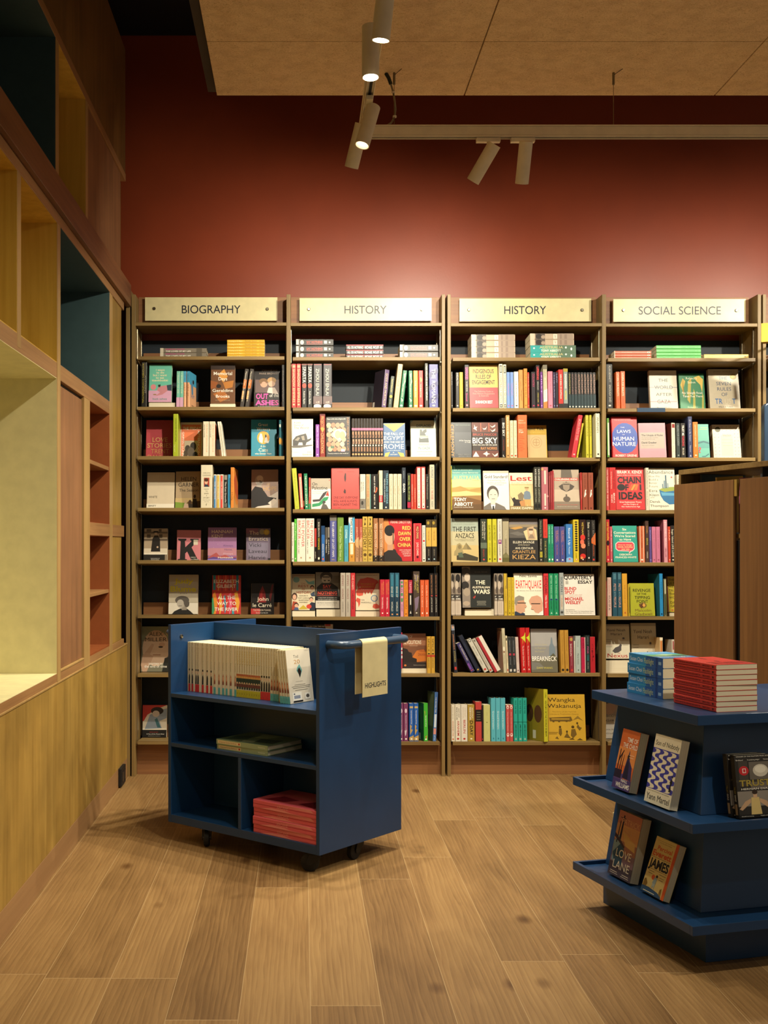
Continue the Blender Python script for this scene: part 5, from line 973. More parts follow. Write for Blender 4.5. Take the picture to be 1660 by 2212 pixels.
r.f(1132, 1430, 228, '#7a5038', 'brown sunset cover of a ruined city', [R('#9c6a4c', 0, .35), PO('#c9742f', (.4, .7), (.6, .5), (.9, .46), (1, .55), (1, .8), (.5, .84)), PO('#2d2623', (0, .42), (.2, .46), (.26, .54), (.38, .56), (.42, .7), (.6, .74), (.6, .9), (0, .95)), R('#332b28', .84, 1), T('AGE OF', CR, .05, .13, .05, .42, .0), T('REVOLUTIONS', CR, .19, .31, .05, .8, .0), T('PROGRESS AND BACKLASH', '#e0c3a2', .35, .37, .3, .64), T('FAREED', '#8a3a24', .46, .54, .7, .98), T('ZAKARIA', '#8a3a24', .57, .65, .66, .98), T('The history of the past century', '#d6c8b4', .91, .93, .45, .97), E('#c9773c', .93, .1, .03, .05)], yb=680, d=.06, back=4)
for i in (0, 1): r.s(1440+52*i, 1490+52*i, 265, '#c79a3a', ['mustard spine with dark capitals', 'second mustard spine with dark capitals'][i], [R('#b5452c', .5, .56), V('SPICE', '#2f2416', .06, .42, .28, .72, .0), E('#3a2c18', .47, .5, .02, .3), V('ROGER CROWLEY', '#5c4320', .58, .86, .3, .66)], w=.11)
r = Row(2, 7, 680, 1330, 5.929)
for i in (0, 1): r.s(1082+60*i, 1139+60*i, 1122, '#7a3c62', ['plum spine beside the trolley edge', 'second plum spine with white flourish'][i], [E('#d6c0cc', .2, .5, .06, .26), V('THE ROMAN MYTHS', '#e2d0da', .3, .7, .38, .64), PO('#cfc5cc', (.2, .72), (.7, .7), (.5, .84), (.3, .86)), E(WH, .94, .5, .022, .2)], w=.115)
for i in (0, 1): r.s(1211+62*i, 1271+62*i, 1122, '#2a5ca8', ['blue and gold spine', 'second blue and gold spine'][i], [R('#c9ab6a', .08, .13, .15, .85), PO('#b9975a', (.2, .56), (.6, .6), (.4, .68), (.8, .7), (.2, .84)), PO('#b9975a', (0, .9), (1, .84), (1, .98), (0, .98)), V('THE ROMAN MYTHS', WH, .18, .55, .36, .62), E(WH, .94, .5, .022, .2)], w=.115)
r.s(1398, 1456, 1120, '#43a834', 'bright green spine angled, its dark back outward', [PO('#8a9a3c', (.1, .2), (.4, .22), (.3, .36)), V('THE CELTIC MYTHS', '#e4efd0', .32, .62, .36, .64), PO('#a5913c', (.3, .88), (.8, .84), (.7, .96)), E(WH, .95, .5, .022, .2)], yaw=14, w=.115, back=[R('#1f5a2a', 0, 1), R('#c9c8b4', .8, .97, .1, .5), R('#2f6a38', .1, .7, .1, .8)])
r.s(1512, 1560, 980, '#4a6fa8', 'tall blue patterned spine leaning', [V('THE NUTMEG TREE', WH, .1, .42, .3, .6), R('#c9d4dc', .45, .72, .2, .8), R('#d08a7c', .74, .86, .1, .8), V('LITTLE', '#cfe0e8', .88, .98, .3, .7)], lean=2.8, yaw=15, w=.115, back=[R('#3c4f3c', 0, 1), R('#b9b8a6', .78, .96, .1, .34), R('#5a6a50', .05, .7, .1, .85)])

# ---- HISTORY beside SOCIAL SCIENCE
r = RR(3, 0)
AW = [R('#cdbda6', 0, .1), R('#5c5148', .12, .34), E('#2f2a27', .2, .5, .07, .45), E('#a3917d', .3, .4, .05, .3), R('#e6dcc6', .53, .615, .1, .9), V('THE', '#57493c', .55, .59, .2, .8), R('#9d8a78', .62, .98), R('#8a7768', .68, .72, .1, .9), R('#8a7768', .78, .84, .1, .9)]
TA = [R('#2f9a97', 0, .26), R('#6fa58a', .26, .6), R('#55705a', .6, 1), V('AUSTRALIA', '#c9b77c', .2, .72, .56, .9, .01), V('TONY ABBOTT', WH, .23, .67, .12, .42, .02), E('#e6efe2', .08, .6, .02, .12), E('#e6efe2', .9, .5, .02, .2), E('#dfe9dc', .78, .7, .02, .15)]
r.k(295, 732, [(442, 503), (506, 570), (573, 634), (637, 697)], '#b9a68e', 'thick grey photo-spined paperback', AW, which='four-book grey', w=.15)
r.k(882, 1320, [(437, 497), (498, 559), (562, 635, 884, 1337), (638, 700, 884, 1337)], ['#b9a68e', '#b9a68e', '#3f9a90', '#3f9a90'], ['thick grey photo-spined paperback', 'thick grey photo-spined paperback', 'teal glossy hardback', 'teal glossy hardback'], [AW, AW, TA, TA], which='mixed', w=.15)
r = RR(3, 1)
r.s(88, 109, 843, '#2b2928', 'charcoal spine half behind the upright', VT('HEALTH', '#b9b2a4', True, .03, .36))
r.s(138, 174, 850, '#2f2d2c', 'charcoal spine after a gap', VT('HEALTH', '#c4bcae', True, .03, .36))
r.s(176, 213, 848, '#cda42c', 'mustard yellow spine', VT('TERRA NULLIUS', '#8a6a14', True, .1, .6))
r.s(226, 273, 775, '#2c2628', 'tall dark spine with hot-pink letters', [V('UNMASKED', '#e2508e', .06, .34, .22, .78, .03), V('THE GREAT REVEAL', '#cfc7ba', .38, .62, .36, .66), V('Bracewell', '#d14a84', .66, .84, .3, .66), E('#e0484a', .93, .5, .025, .22), E(WH, .93, .5, .015, .13)])
r.f(279, 565, 773, '#cfa852', 'ochre and red cover with heavy black capitals', [R('#b39048', 0, .06), R('#a8383c', .53, 1), T('INDIGENOUS', '#1f1b14', .10, .20, .13, .87, .02), T('RULES OF', '#1f1b14', .23, .33, .23, .77, .02), T('ENGAGEMENT', '#1f1b14', .355, .455, .1, .9, .02), T('The Definitive Guide to', '#d98a78', .60, .64, .17, .83), T('First Nations Engagement', '#d98a78', .65, .69, .12, .88), T('in Australia', '#d98a78', .70, .74, .33, .67), T('SHANNON BEST', WH, .83, .90, .2, .8, .012)], t=.03)
for i in (0, 1): r.s(571+41*i, 609+36*i, 767+5*i, '#e0d6bb', ['cream spine with orange capitals', 'second cream spine with orange capitals'][i], [R('#1e1c18', .03, .2, .2, .8), R('#d8cfb4', .05, .18, .36, .64), V('CONSPIRACY NATION', '#cf6a2a', .23, .88, .24, .76, .012), R('#1e1c18', .91, .98, .18, .82), E('#d8cfb4', .945, .5, .02, .2)])
for i in (0, 1): r.s(648+35*i, 681+35*i, 848, '#6f8dc4', ['periwinkle-blue spine', 'second periwinkle-blue spine'][i], VT('TALKING BLACK', '#c4527c', True, .3, .66, .36, .64))
r.s(721, 766, 843, '#dcd8cb', 'white spine with slim black capitals', VT('THE DREAMING PATH', '#2c2a26', True, .26, .88, .32, .64))
r.s(769, 811, 825, '#c28a4a', 'orange-brown spine with twig drawing', [PO('#7a4f22', (.3, .3), (.36, .3), (.7, .8), (.62, .82)), PO('#7a4f22', (.7, .5), (.76, .5), (.4, .7), (.36, .68)), V('The Yield', '#8a5a28', .12, .42, .4, .66)])
r.s(818, 854, 812, '#d08a3a', 'taller orange spine', VT('DARK EMU', '#8f5a1c'))
r.s(856, 873, 850, '#c23a2c', 'slim scarlet spine', VT('PEMULWUY', '#eaa58c'))
r.s(893, 936, 845, '#2f282c', 'dark spine with magenta capitals', VT('COUNTRY', '#b0305c', True, .05, .42))
r.s(939, 978, 778, '#221f1f', 'tall black spine with red capitals', [V('UPRISING', '#d83a3c', .04, .34, .24, .78, .02), V('WAR IN COLONY', '#cfc8ba', .38, .58, .34, .66), V('STEPHEN GAPPS', '#c4b04a', .64, .86, .34, .66), E('#d83a3c', .93, .5, .02, .22)])
r.s(983, 1007, 845, '#6f3c80', 'purple spine', VT('FIRST', '#c99ad6', True, .1, .6))
r.s(1012, 1051, 775, '#cdbf9e', 'tall tan spine with orange foot', [R('#77705f', 0, .1), R('#d0763a', .82, 1), PO('#e2dcc8', (0, .6), (1, .55), (1, .84), (0, .86)), V("Australia's", '#3c3528', .1, .3, .3, .7), V('Australian history', '#8a6a3a', .34, .78, .3, .6)])
r.s(1058, 1107, 840, '#d67f92', 'wide pink spine', VT('FINDING THE HEART', '#a8475e', True, .08, .6, .4, .6))
r.s(1111, 1132, 848, '#3d3350', 'slim indigo spine', VT('THE LAW', '#9a92ac'))
r.s(1134, 1161, 848, '#2c2630', 'black spine with violet letters', VT('LAW', '#9c86b0', True, .05, .3))
r.s(1164, 1211, 822, '#c8342c', 'red spine with white capitals and black foot', [R('#2a2523', .88, 1), V('QUEENS OF ABSURDIA', WH, .12, .42, .34, .66, .01), V('OF AUSTRALIA', WH, .44, .76, .34, .66, .01)])
r.s(1213, 1257, 812, '#87908c', 'grey spine with yellow base', [R('#a39230', .0, .08), R('#23282a', .88, 1), V('ENGINEERING', WH, .14, .5, .3, .72, .01), V('NATIONS', '#d6cf3a', .56, .78, .3, .72, .01)])
for (a, b), t_, c_, lk in zip(((1262, 1289), (1292, 1319), (1322, 1352), (1355, 1384), (1386, 1413), (1416, 1444), (1446, 1473), (1476, 1504), (1507, 1535)), ['INNOVATION', 'SONGLINES', 'SONGLINES']+['ASTRONOMY']*6, ['#a89a4c', '#8d6a62', '#8d6a62']+['#c49a86']*6, ['dark spine with olive capitals', 'dark spine with dull pink capitals', 'second dark spine with dull pink capitals']+['dark spine with salmon capitals']*6):
    r.s(a, b, 850, '#2a2a2c', lk, [R('#24363a', .62, 1), V(t_, c_, .05, .6, .18, .8), E('#cfc8ba', .955, .5, .02, .3)], w=.115)
r = RR(3, 2)
r.f(90, 300, 150, '#3a3c3f', 'charcoal cover with word running up its edge', [V('CEREMONY', '#c98a4a', .06, .98, .0, .16, .0), R('#4d4f52', .28, .9, .2, 1), T('FIRST KNOWLEDGES', '#7a8a7c', .06, .09, .24, .95), T('All Our Yesterdays', '#d6d3ca', .50, .535, .4, .96), T('for Today', '#d6d3ca', .55, .58, .68, .96), T('WESLEY ENOCH &', '#8f8e88', .90, .93, .32, .95), T('GEORGIA CURRAN', '#8f8e88', .95, .98, .36, .95)], t=.02)
r.f(304, 569, 150, '#2a1d17', 'black cover with carved stars, moons and trees', [R('#5c2d20', .0, .28), R('#b5553c', .02, .26, .33, .36), R('#b5553c', .02, .26, .64, .67), PO('#d8cdb8', (.06, .18), (.1, .14), (.1, .06), (.14, .13), (.22, .12), (.17, .17), (.2, .24), (.12, .2)), PO('#d8cdb8', (.36, .12), (.42, .17), (.52, .17), (.58, .11), (.54, .20), (.46, .21)), PO('#d8cdb8', (.68, .08), (.78, .12), (.9, .06), (.88, .12), (.78, .15)), PO('#d8cdb8', (.68, .19), (.78, .24), (.9, .17), (.88, .24), (.78, .27)), T('BRUCE PASCOE', '#b5452f', .31, .38, .04, .94), T('BIG SKY', WH, .43, .60, .02, .96, .01), T('when the emu left the earth', WH, .63, .66, .02, .94), T('RAY NORRIS', '#c9803f', .70, .78, .33, .94), R('#5c2d20', .81, 1), PO('#d8cdb8', (.02, .98), (.14, .83), (.26, .98)), PO('#d8cdb8', (.4, .9), (.5, .86), (.55, .82), (.58, .88), (.68, .9), (.58, .92), (.54, .98), (.5, .93)), PO('#d8cdb8', (.74, .88), (.84, .94), (.97, .87), (.95, .95), (.84, .98))], t=.024)
r.s(598, 636, 105, '#1f1a17', 'black spine with white capitals, cover angled outward', [V('BIG SKY', WH, .12, .46, .2, .8, .01), V('PASCOE NORRIS', '#8a3a2a', .54, .82, .3, .66), T('L', WH, .92, .97, .3, .7)], yaw=10, back=[R('#2a211c', 0, 1)])
r.s(639, 678, 78, '#b98a54', 'tall tan spine with cream capitals', [V('BLACK DUCK BRUCE PASCOE', '#e9dcc0', .05, .74, .26, .72), E('#5c4325', .95, .5, .018, .2)])
for i in (0, 1): r.s(681+36*i, 714+36*i, 130, '#d2c6a2', ['cream spine, rust-red lower title', 'second cream spine, rust-red lower title'][i], [V('THE TRUE HISTORY', '#4f4534', .06, .48, .3, .66), V('HENRY REYNOLDS', '#a8442c', .52, .88, .3, .66), E('#a8442c', .945, .5, .025, .3)])
r.s(757, 851, 75, '#d3663a', 'wide vermilion spine with lines of small type', [T('Nikos', '#e6b494', .11, .145, .1, .62), T('Dubrovnik', '#e6b494', .165, .2, .1, .85), T('The Bark', '#7a2f18', .22, .25, .1, .7), T('Petitions', '#7a2f18', .27, .3, .1, .7), T('Clare', WH, .34, .365, .1, .5), T('Wright', WH, .385, .415, .1, .6)]+[R('#a3482a', .47+.04*i, .477+.04*i, .1, .5+.1*(i % 3)) for i in range(10)])
r.f(855, 1047, 178, '#b9962f', 'olive cover with symbols pressed in sand', [R('#a88829', 0, .28), R('#b79a6c', .28, 1, 0, .96), E('#a3875c', .50, .45, .17, .3), E('#b79a6c', .50, .45, .155, .27), E('#9b7f55', .50, .45, .11, .19), E('#b79a6c', .50, .45, .09, .16), R('#9b7f55', .4, .6, .43, .47), R('#9b7f55', .49, .51, .3, .6), T('Sand Talk', '#2b2415', .06, .14, .0, .88, .01), T('How Indigenous thinking can save', '#d8bf6a', .2, .215, .1, .9)], d=.11)
r.s(1290, 1336, 80, '#c2303a', 'red spine leaning right', VT('BORN INTO THIS', '#eaa5a0', True, .1, .6), lean=10.2, w=.11)
r.s(1341, 1359, 160, '#b8a82a', 'slim yellow spine leaning', VT('WELCOME', '#6d641a', True, .1, .6), lean=10.2, w=.11)
r.s(1434, 1468, 73, '#b5ad28', 'yellow-green spine turned to show its back', VT('TIDDAS', '#7a741a', True, .1, .5), yaw=7, w=.115, back=[R('#8f8a22', 0, 1), R('#d6d2b0', .84, .96, .08, .26)])
r.s(1472, 1496, 73, '#b9b12a', 'second yellow-green spine', VT('TIDDAS', '#7a741a', True, .1, .5), w=.11)
r.s(1534, 1580, 60, '#d6d0b2', 'cream spine jutting forward with black capitals', VT('WURNAN', '#24211b', True, .08, .44), yaw=8, w=.13, d=-.012, back=[R('#c6bf9c', 0, 1), R('#8f8a76', .85, .95, .1, .3)])
r = RR(3, 3)
r.s(86, 100, 585, '#c9bb2a', 'slim yellow spine', VT('LIES', '#7a7014'))
r.f(101, 397, 577, '#8f9a6a', 'landscape cover, teal sky over gold plains', [R('#4f8a86', 0, .2), R('#6aa39a', .2, .32), R('#c2bc84', .32, .5), R('#bd9f5c', .5, .68), R('#8f6a3a', .68, .86), R('#5d4326', .86, 1), PO('#a58648', (0, .52), (.3, .47), (.6, .55), (1, .5), (1, .6), (0, .6)), PO('#d8bc7a', (0, .62), (.5, .58), (1, .64), (1, .68), (0, .7)), PO('#6e4c28', (0, .78), (.4, .7), (1, .8), (1, .88), (0, .9)), T('How an ancient land', '#b7c8ae', .08, .115, .05, .72), T('became a great democracy', '#b7c8ae', .15, .185, .05, .92), T('AUSTRALIA', '#d9c374', .235, .32, .06, .95, .0), T('A HISTORY', '#8a7a4a', .335, .35, .72, .95), T('TONY', WH, .73, .81, .07, .5, .015), T('ABBOTT', WH, .835, .915, .07, .71, .015), T('Foreword by Geoffrey Blainey', WH, .935, .955, .07, .72)], t=.03)
r.f(420, 676, 632, '#ddd6ca', 'white cover with a suited politician portrait', [R('#b8a894', 0, .06), T('Gold Standard?', '#2b2825', .11, .19, .05, .97, .008), T('Remembering the', '#8a8378', .215, .265, .18, .86), T('Hawke government', '#8a8378', .28, .33, .15, .9), T('Edited by Frank Bongiorno', '#3a362f', .35, .37, .26, .8)]+man('#c9bdad', '#4f4740', '#6c655c', .62, .36, .26)+[PO('#eee9df', (.27, .87), (.45, .87), (.40, 1), (.32, 1)), PO('#2c2a2a', (.34, .9), (.39, .9), (.41, 1), (.32, 1))])
r.f(680, 917, 652, '#cdb584', 'sepia cover, soldier leading a donkey, red title', [R('#e0d2ac', 0, .3), T('Lest', '#a8292b', .07, .215, .05, .95, .02), T('Australian War Myths', '#5c4a34', .255, .29, .08, .92), T("The truths behind the legends", '#6e5c40', .31, .33, .08, .92), PO('#6d7a86', (.58, .66), (.62, .52), (.72, .48), (.86, .52), (.9, .66), (.86, .74), (.62, .74)), E('#c49a74', .44, .73, .05, .07), R('#8a7346', .385, .42, .64, .82), PO('#b8955a', (.6, .72), (.9, .72), (.9, .98), (.78, .98), (.74, .84), (.7, .98), (.6, .98)), PO('#2f2823', (.02, .62), (.1, .70), (.2, .66), (.26, .72), (.5, .72), (.62, .84), (.6, 1), (.1, 1), (.16, .82)), PO('#b07c4c', (.4, .78), (.62, .72), (.66, .96), (.5, .98)), PO('#7a6a50', (.34, .6), (.5, .52), (.6, .6), (.56, .76), (.38, .74)), R('#8f7a50', .9, 1), T('MARK DAPIN', '#f0e6cc', .925, .985, .06, .94, .0)], t=.02)
for i in (0, 1): r.s(921+33*i, 952+33*i, 595, '#38372f', ['dark olive spine with white capitals', 'second dark olive spine with white capitals'][i], [R('#1d1c19', .86, .95, .1, .9), V('KATE GRENVILLE', WH, .05, .46, .3, .72), V('UNSETTLED', '#a8a58f', .5, .82, .3, .72)])
r.s(993, 1062, 595, '#a8646a', 'wide floral spine in pinks and browns', [E(['#7a4a3c', '#d09a5c', '#5c3844', '#c98a8a', '#8f6a3c'][i % 5], .05+.045*(i*7 % 21), .15+.35*(i % 3), .03, .16) for i in range(24)]+[R('#d8c8b4', .08, .4, .4, .66), R('#d8c8b4', .62, .9, .4, .62), E(WH, .95, .5, .016, .12)])
for i, c in enumerate(('#7a2b2e', '#8f3034', '#9c3238')): r.s(1066+18*i, 1083+18*i, 645-8*i, c, ['slim maroon spine', 'second slim maroon spine', 'third slim maroon spine'][i], [R('#b5605c', .1, .8, .4, .6)])
r.f(1120, 1379, 620, '#8a7c6c', 'sepia cover with upside-down soldier head', [R('#a3937f', 0, .5), R('#b5a48e', .5, .8), R('#7d6f5f', .8, 1), PO('#5f564b', (.32, 0), (.7, 0), (.74, .2), (.5, .26), (.3, .22)), R('#c9392f', .21, .275, .04, .97), T('CHALLENGING ANZAC', WH, .22, .262, .06, .95, .015), PO('#4a423a', (.2, .42), (.5, .3), (.82, .42), (.72, .5), (.5, .56), (.3, .5)), PO('#8d7e6c', (.36, .32), (.64, .32), (.62, .48), (.5, .56), (.38, .48)), R('#3a332d', .36, .38, .38, .62), E('#5c5146', .74, .5, .07, .14), R('#5c5146', .62, .74, .46, .52), T('STORIES THAT DEFY OF THE LEGEND', '#c9584c', .87, .89, .1, .92), T('EDITED BY MIA MARTIN HOBBS', '#d6c9b4', .92, .935, .12, .9)], t=.03)
r.s(1383, 1398, 648, '#a8322e', 'slim crimson spine', [R('#d07a6c', .2, .7, .4, .6)])
for i in (0, 1): r.s(1401+58*i, 1456+56*i, 650, '#8a4632', ['rust-brown spine with white bird mark', 'second rust-brown spine with white bird mark'][i], [V('THE WHITE GIRL', '#5c2a1c', .06, .42, .36, .62), PO('#e6dccb', (.3, .64), (.5, .46), (.7, .46), (.6, .52), (.7, .58), (.4, .66)), E('#3c1c14', .95, .5, .02, .12)], w=.11)
r = RR(3, 4)
r.f(86, 370, 90, '#a8a07f', 'grey-gold cover with sphinx and pyramids', [R('#9aa393', 0, .3), R('#b9b08c', .3, .62), R('#c2ab74', .62, 1), PO('#8f8058', (.4, .72), (.55, .56), (.75, .72)), PO('#7a6d4c', (.55, .56), (.75, .72), (.6, .72)), PO('#9a8a5f', (.18, .72), (.22, .6), (.32, .57), (.4, .62), (.42, .74), (.5, .86), (.1, .86), (.12, .76)), E('#7d6e4a', .66, .31, .05, .06), PO('#3f3a2c', (.2, .86), (.5, .8), (.98, .9), (.96, .98), (.2, .96)), PO('#55604c', (.25, .8), (.4, .78), (.45, .9), (.28, .9)), T('GEORGE HULSE', '#8a8e7c', .07, .1, .2, .8), T('& JIMMY THOMSON', '#8a8e7c', .12, .15, .14, .86), T('THE FIRST', '#2f2b22', .19, .31, .07, .92, .005), T('ANZACS', '#2f2b22', .34, .455, .16, .84, .005), T('THE INCREDIBLE UNTOLD STORIES OF', '#3f3a2c', .48, .495, .12, .88), T('TWO HUNDRED THOUSAND', '#3f3a2c', .51, .525, .16, .84)], t=.03, back=4)
r.s(386, 449, 97, '#343a30', 'dark green-black spine with white capitals', [R('#5f6a58', .55, .68), V('Australian Heroes', CR, .06, .48, .56, .8), V('of World War II', CR, .06, .44, .26, .48), V('MARK JOHNSTON', '#b5483a', .7, .88, .34, .62), E('#d04a44', .94, .5, .02, .15)])
for i in (0, 1): r.s(454+50*i, 499+50*i, 97, '#bcb52e', ['acid-yellow spine', 'second acid-yellow spine'][i], [V('QUIET PROTEST', '#3f3d12', .14, .5, .3, .7), V('PETE HENDERSON', '#6d6a20', .56, .84, .36, .64), E('#3f3d12', .93, .5, .018, .16)])
r.s(556, 602, 97, '#cfc8b9', 'white-grey spine with purple photo', [V('INCONVENIENT WOMEN', '#4a443c', .05, .47, .34, .68), R('#7a3a78', .48, .58, .15, .85), E('#c9a08a', .52, .5, .025, .2), V('JACQUELINE KENT', '#4a443c', .6, .86, .36, .64), E('#c8434c', .93, .5, .022, .25)])
r.s(606, 670, 85, '#a3987c', 'tall beige spine with olive ends', [R('#3c3527', .0, .08), R('#5f5a34', .86, 1), PO('#77714c', (0, .84), (.5, .78), (1, .86), (1, .9), (0, .9)), V('TOLD', '#c2b796', .28, .46, .34, .7), V('GRANTLEE KIEZA', '#4f4936', .48, .82, .36, .62)])
r.f(677, 965, 92, '#4a4640', 'stormy sea cover with a pinned nurse photo', [R('#77706f', .0, .14), R('#8f7f66', .14, .2), R('#57524c', .2, .45), R('#2f2d2b', .45, 1), PO('#b58a4c', (0, .22), (.4, .18), (.5, .22), (.2, .26)), PO('#6a655e', (0, .34), (.3, .3), (.6, .38), (.3, .4)), PO('#c9b98a', (.5, .3), (.78, .2), (.95, .26), (.98, .5), (.6, .5)), PO('#b89a78', (.62, .22), (.85, .18), (.92, .48), (.66, .5)), E('#d6b498', .31, .76, .05, .07), R('#5c4a3c', .24, .28, .69, .83), PO('#8f7a66', (.66, .46), (.74, .37), (.82, .37), (.88, .46)), T('ELLEN SAVAGE', CR, .52, .575, .13, .87), T('and the heroes of', '#cfc3a6', .60, .625, .3, .7), T('AHS CENTAUR', CR, .66, .71, .2, .83), T('GRANTLEE', '#c99a5c', .73, .805, .1, .9), T('KIEZA', '#c99a5c', .83, .94, .1, .9)], t=.03, back=4)
r.s(972, 1006, 100, '#2b2a27', 'black spine with yellow chevrons', [V('Needing the Sky', '#9fb08a', .04, .42, .32, .66), V('Deborah', CR, .46, .72, .32, .66)]+[R('#cfc23a', .76+.035*i, .78+.035*i, .1, .9) for i in range(4)]+[T('B', WH, .93, .96, .3, .7)])
r.s(1011, 1055, 98, '#2f3a2e', 'dark green spine with red top', [R('#c03a30', 0, .44), V('PEARL OF', '#7a1c18', .06, .4, .35, .65), V('THE ROAD', '#b9a45c', .5, .9, .32, .66)])
for i in (0, 1): r.s(1058+29*i, 1086+29*i, 150, '#1f8a66', ['emerald-green spine', 'second emerald-green spine'][i], [V('PETER RYAN', '#bfe0cc', .06, .5, .34, .66), V('FEAR', '#0f4c38', .55, .84, .34, .66), E(WH, .93, .5, .025, .25)])
for i in (0, 1): r.s(1121+58*i, 1176+52*i, 172, '#474a86', ['indigo spine with orange lettering', 'second indigo spine with orange lettering'][i], [V('ONE NIGHT', '#d8883a', .1, .42, .55, .75), V('GALLIPOLI', '#d8883a', .12, .44, .28, .48), V('Mat McLachlan', '#c8703a', .52, .8, .4, .6), E(WH, .94, .5, .02, .16)])
r.s(1238, 1305, 148, '#3a72b0', 'sky-blue spine with white script', [V('Stand Up', '#dce8ee', .1, .56, .36, .66), V('Foster', '#dce8ee', .6, .8, .38, .6), PO('#7fa8cf', (0, .9), (.5, .86), (1, .9), (1, 1), (0, 1)), E('#d04a54', .92, .5, .02, .14)])
r.s(1311, 1367, 103, '#c9b02c', 'yellow spine with row of black dots', [E('#24201a', .06+.055*i, .52, .022, .24) for i in range(13)]+[T('W', '#c9b02c', .05, .07, .4, .62), V('LOUIS NOWRA', '#5c4f14', .78, .9, .36, .6), E('#d04a34', .94, .5, .018, .18), E(WH, .94, .5, .01, .1)])
r.s(1371, 1439, 103, '#2b1613', 'black spine with glowing red circles', [E('#c8352c', .42, .5, .07, .36), E('#e0664c', .53, .4, .06, .3), E('#e0805c', .62, .56, .06, .34), E('#c22f28', .86, .5, .06, .42), E('#e08a4c', .9, .3, .03, .2), V('VIETNAM', '#d8b64c', .06, .36, .36, .66), E(WH, .94, .5, .012, .1)])
r.s(1441, 1487, 105, '#1f1d1c', 'black spine with grey script', [V('Sale', CR, .06, .2, .3, .75), V('SPIES & LIES', '#a39a8a', .24, .62, .36, .62), R('#cfc6b4', .88, .92, .36, .64)])
r.s(1490, 1532, 107, '#2a2724', 'dark spine with orange triangle', [PO('#c2602c', (0, .45), (1, .3), (1, .6), (0, .55)), V('LAST BATTLE', '#7a746c', .04, .52, .34, .7), V('AARON PATRICK', '#c95a30', .58, .86, .34, .66), R('#c93a30', .92, .96, .3, .7)], w=.115)
r = RR(3, 5)
def AWS(): return [R('#8d8072', 0, .3), E('#2c2826', .12, .5, .1, .4), E('#c2b19d', .28, .3, .1, .3), E('#5c5048', .4, .7, .08, .3), R('#3a3532', .5, .62), V('THE', WH, .53, .545, .2, .8), T('THE', WH, .535, .565, .1, .5, .02), T('WARS', WH, .585, .62, .1, .9, .02), R('#c9b8a4', .66, .98), R('#8a7c6e', .68, .94, .3, .36), R('#8a7c6e', .68, .94, .6, .66)]
for i in (0, 1): r.s(86+45*i, 129+45*i+i*17, 638, '#8f8172', ['grey photo spine with white title low down', 'second grey photo spine with white title'][i], AWS())
r.riser(229, 521, 987, 1052, '#ddd3bb', 'cream page block under the black war cover', d=.03)
r.f(206, 494, 573, '#2e302d', 'black cover with photo strip and bold cream title', [R('#8a7d70', 0, 1, 0, .28), E('#4a423c', .14, .12, .12, .18), E('#c4b3a0', .26, .18, .1, .1), E('#302b28', .46, .1, .1, .14), E('#a3937f', .62, .16, .1, .12), E('#b09c86', .9, .14, .06, .12), T('THE', CR, .33, .43, .46, .8, .02), T('AUSTRALIAN', CR, .475, .53, .35, .96, .02), T('WARS', CR, .555, .66, .38, .96, .03), PO('#a83a34', (.37, .75), (.46, .70), (.46, .74), (.4, .79)), R('#9a9686', .84, .85, .5, .82), R('#9a9686', .87, .88, .5, .82), R('#9a9686', .9, .91, .52, .8), R('#9a9686', .93, .94, .5, .82), T('RACHEL PERKINS', '#8a887c', .12, .14, .45, .88)], yb=986, d=.04, back=4, t=.03)
for i in (0, 1): r.s(524+0*i if i == 0 else 557, 554 if i == 0 else 614, 640, '#8f8172', ['third grey photo spine, beside the page block', 'fourth grey photo spine with white title'][i], AWS())
r.s(619, 654, 640, '#c9a834', 'tall yellow spine', [R('#8a7436', .0, .36, .7, 1), V('MY COUNTRY', '#6e5a18', .3, .7, .34, .6), T('S', '#6e5a18', .9, .94, .3, .7)])
for i in (0, 1): r.s(658+35*i, 692+33*i, 678, '#c7a92c', ['shorter yellow spine', 'second shorter yellow spine'][i], [V('A Time of Trial', '#7a6518', .06, .52, .36, .62), V('AMY', '#5c4c12', .6, .84, .34, .62), PO('#5c4c12', (.3, .95), (.5, .9), (.7, .95))])
EQ = [R('#e6ddc6', 0, 1), T('Niki Savva', '#2a2723', .04, .095, .2, .8, .01), T('EARTHQUAKE', '#d23638', .16, .36, .06, .95, .005), T('the election that shook Australia', '#3c3832', .405, .43, .08, .95, .004)]
r.f(727, 1013, 637, '#e6ddc6', 'cream cover with two bespectacled men face to face', EQ+[PO('#2f3a4c', (0, 1), (0, .92), (.12, .88), (.35, .96), (.36, 1)), PO('#c99a7c', (.02, .9), (.02, .6), (.3, .58), (.36, .7), (.43, .8), (.36, .84), (.36, .92), (.2, .96)), PO('#8d8578', (.0, .72), (.02, .58), (.16, .53), (.34, .57), (.34, .64), (.12, .66), (.06, .78)), R('#24211f', .70, .72, .1, .4), PO('#cf9c80', (.5, .66), (.6, .56), (.8, .53), (.94, .58), (.99, .72), (.97, .92), (.86, .96), (.72, .94), (.66, .88), (.56, .86), (.6, .78), (.54, .74)), R('#24211f', .72, .74, .58, .9), PO('#e9e4da', (.78, 1), (.86, .94), (1, .88), (1, 1)), R('#4a3c34', .82, .83, .36, .4), R('#4a3c34', .86, .87, .58, .66)], t=.03, back=4)
r.s(1017, 1064, 640, '#cb3438', 'red spine, black capitals then white name', [V('EARTHQUAKE', '#24161a', .06, .48, .2, .8, .0), V('Niki Savva', WH, .53, .82, .28, .68)])
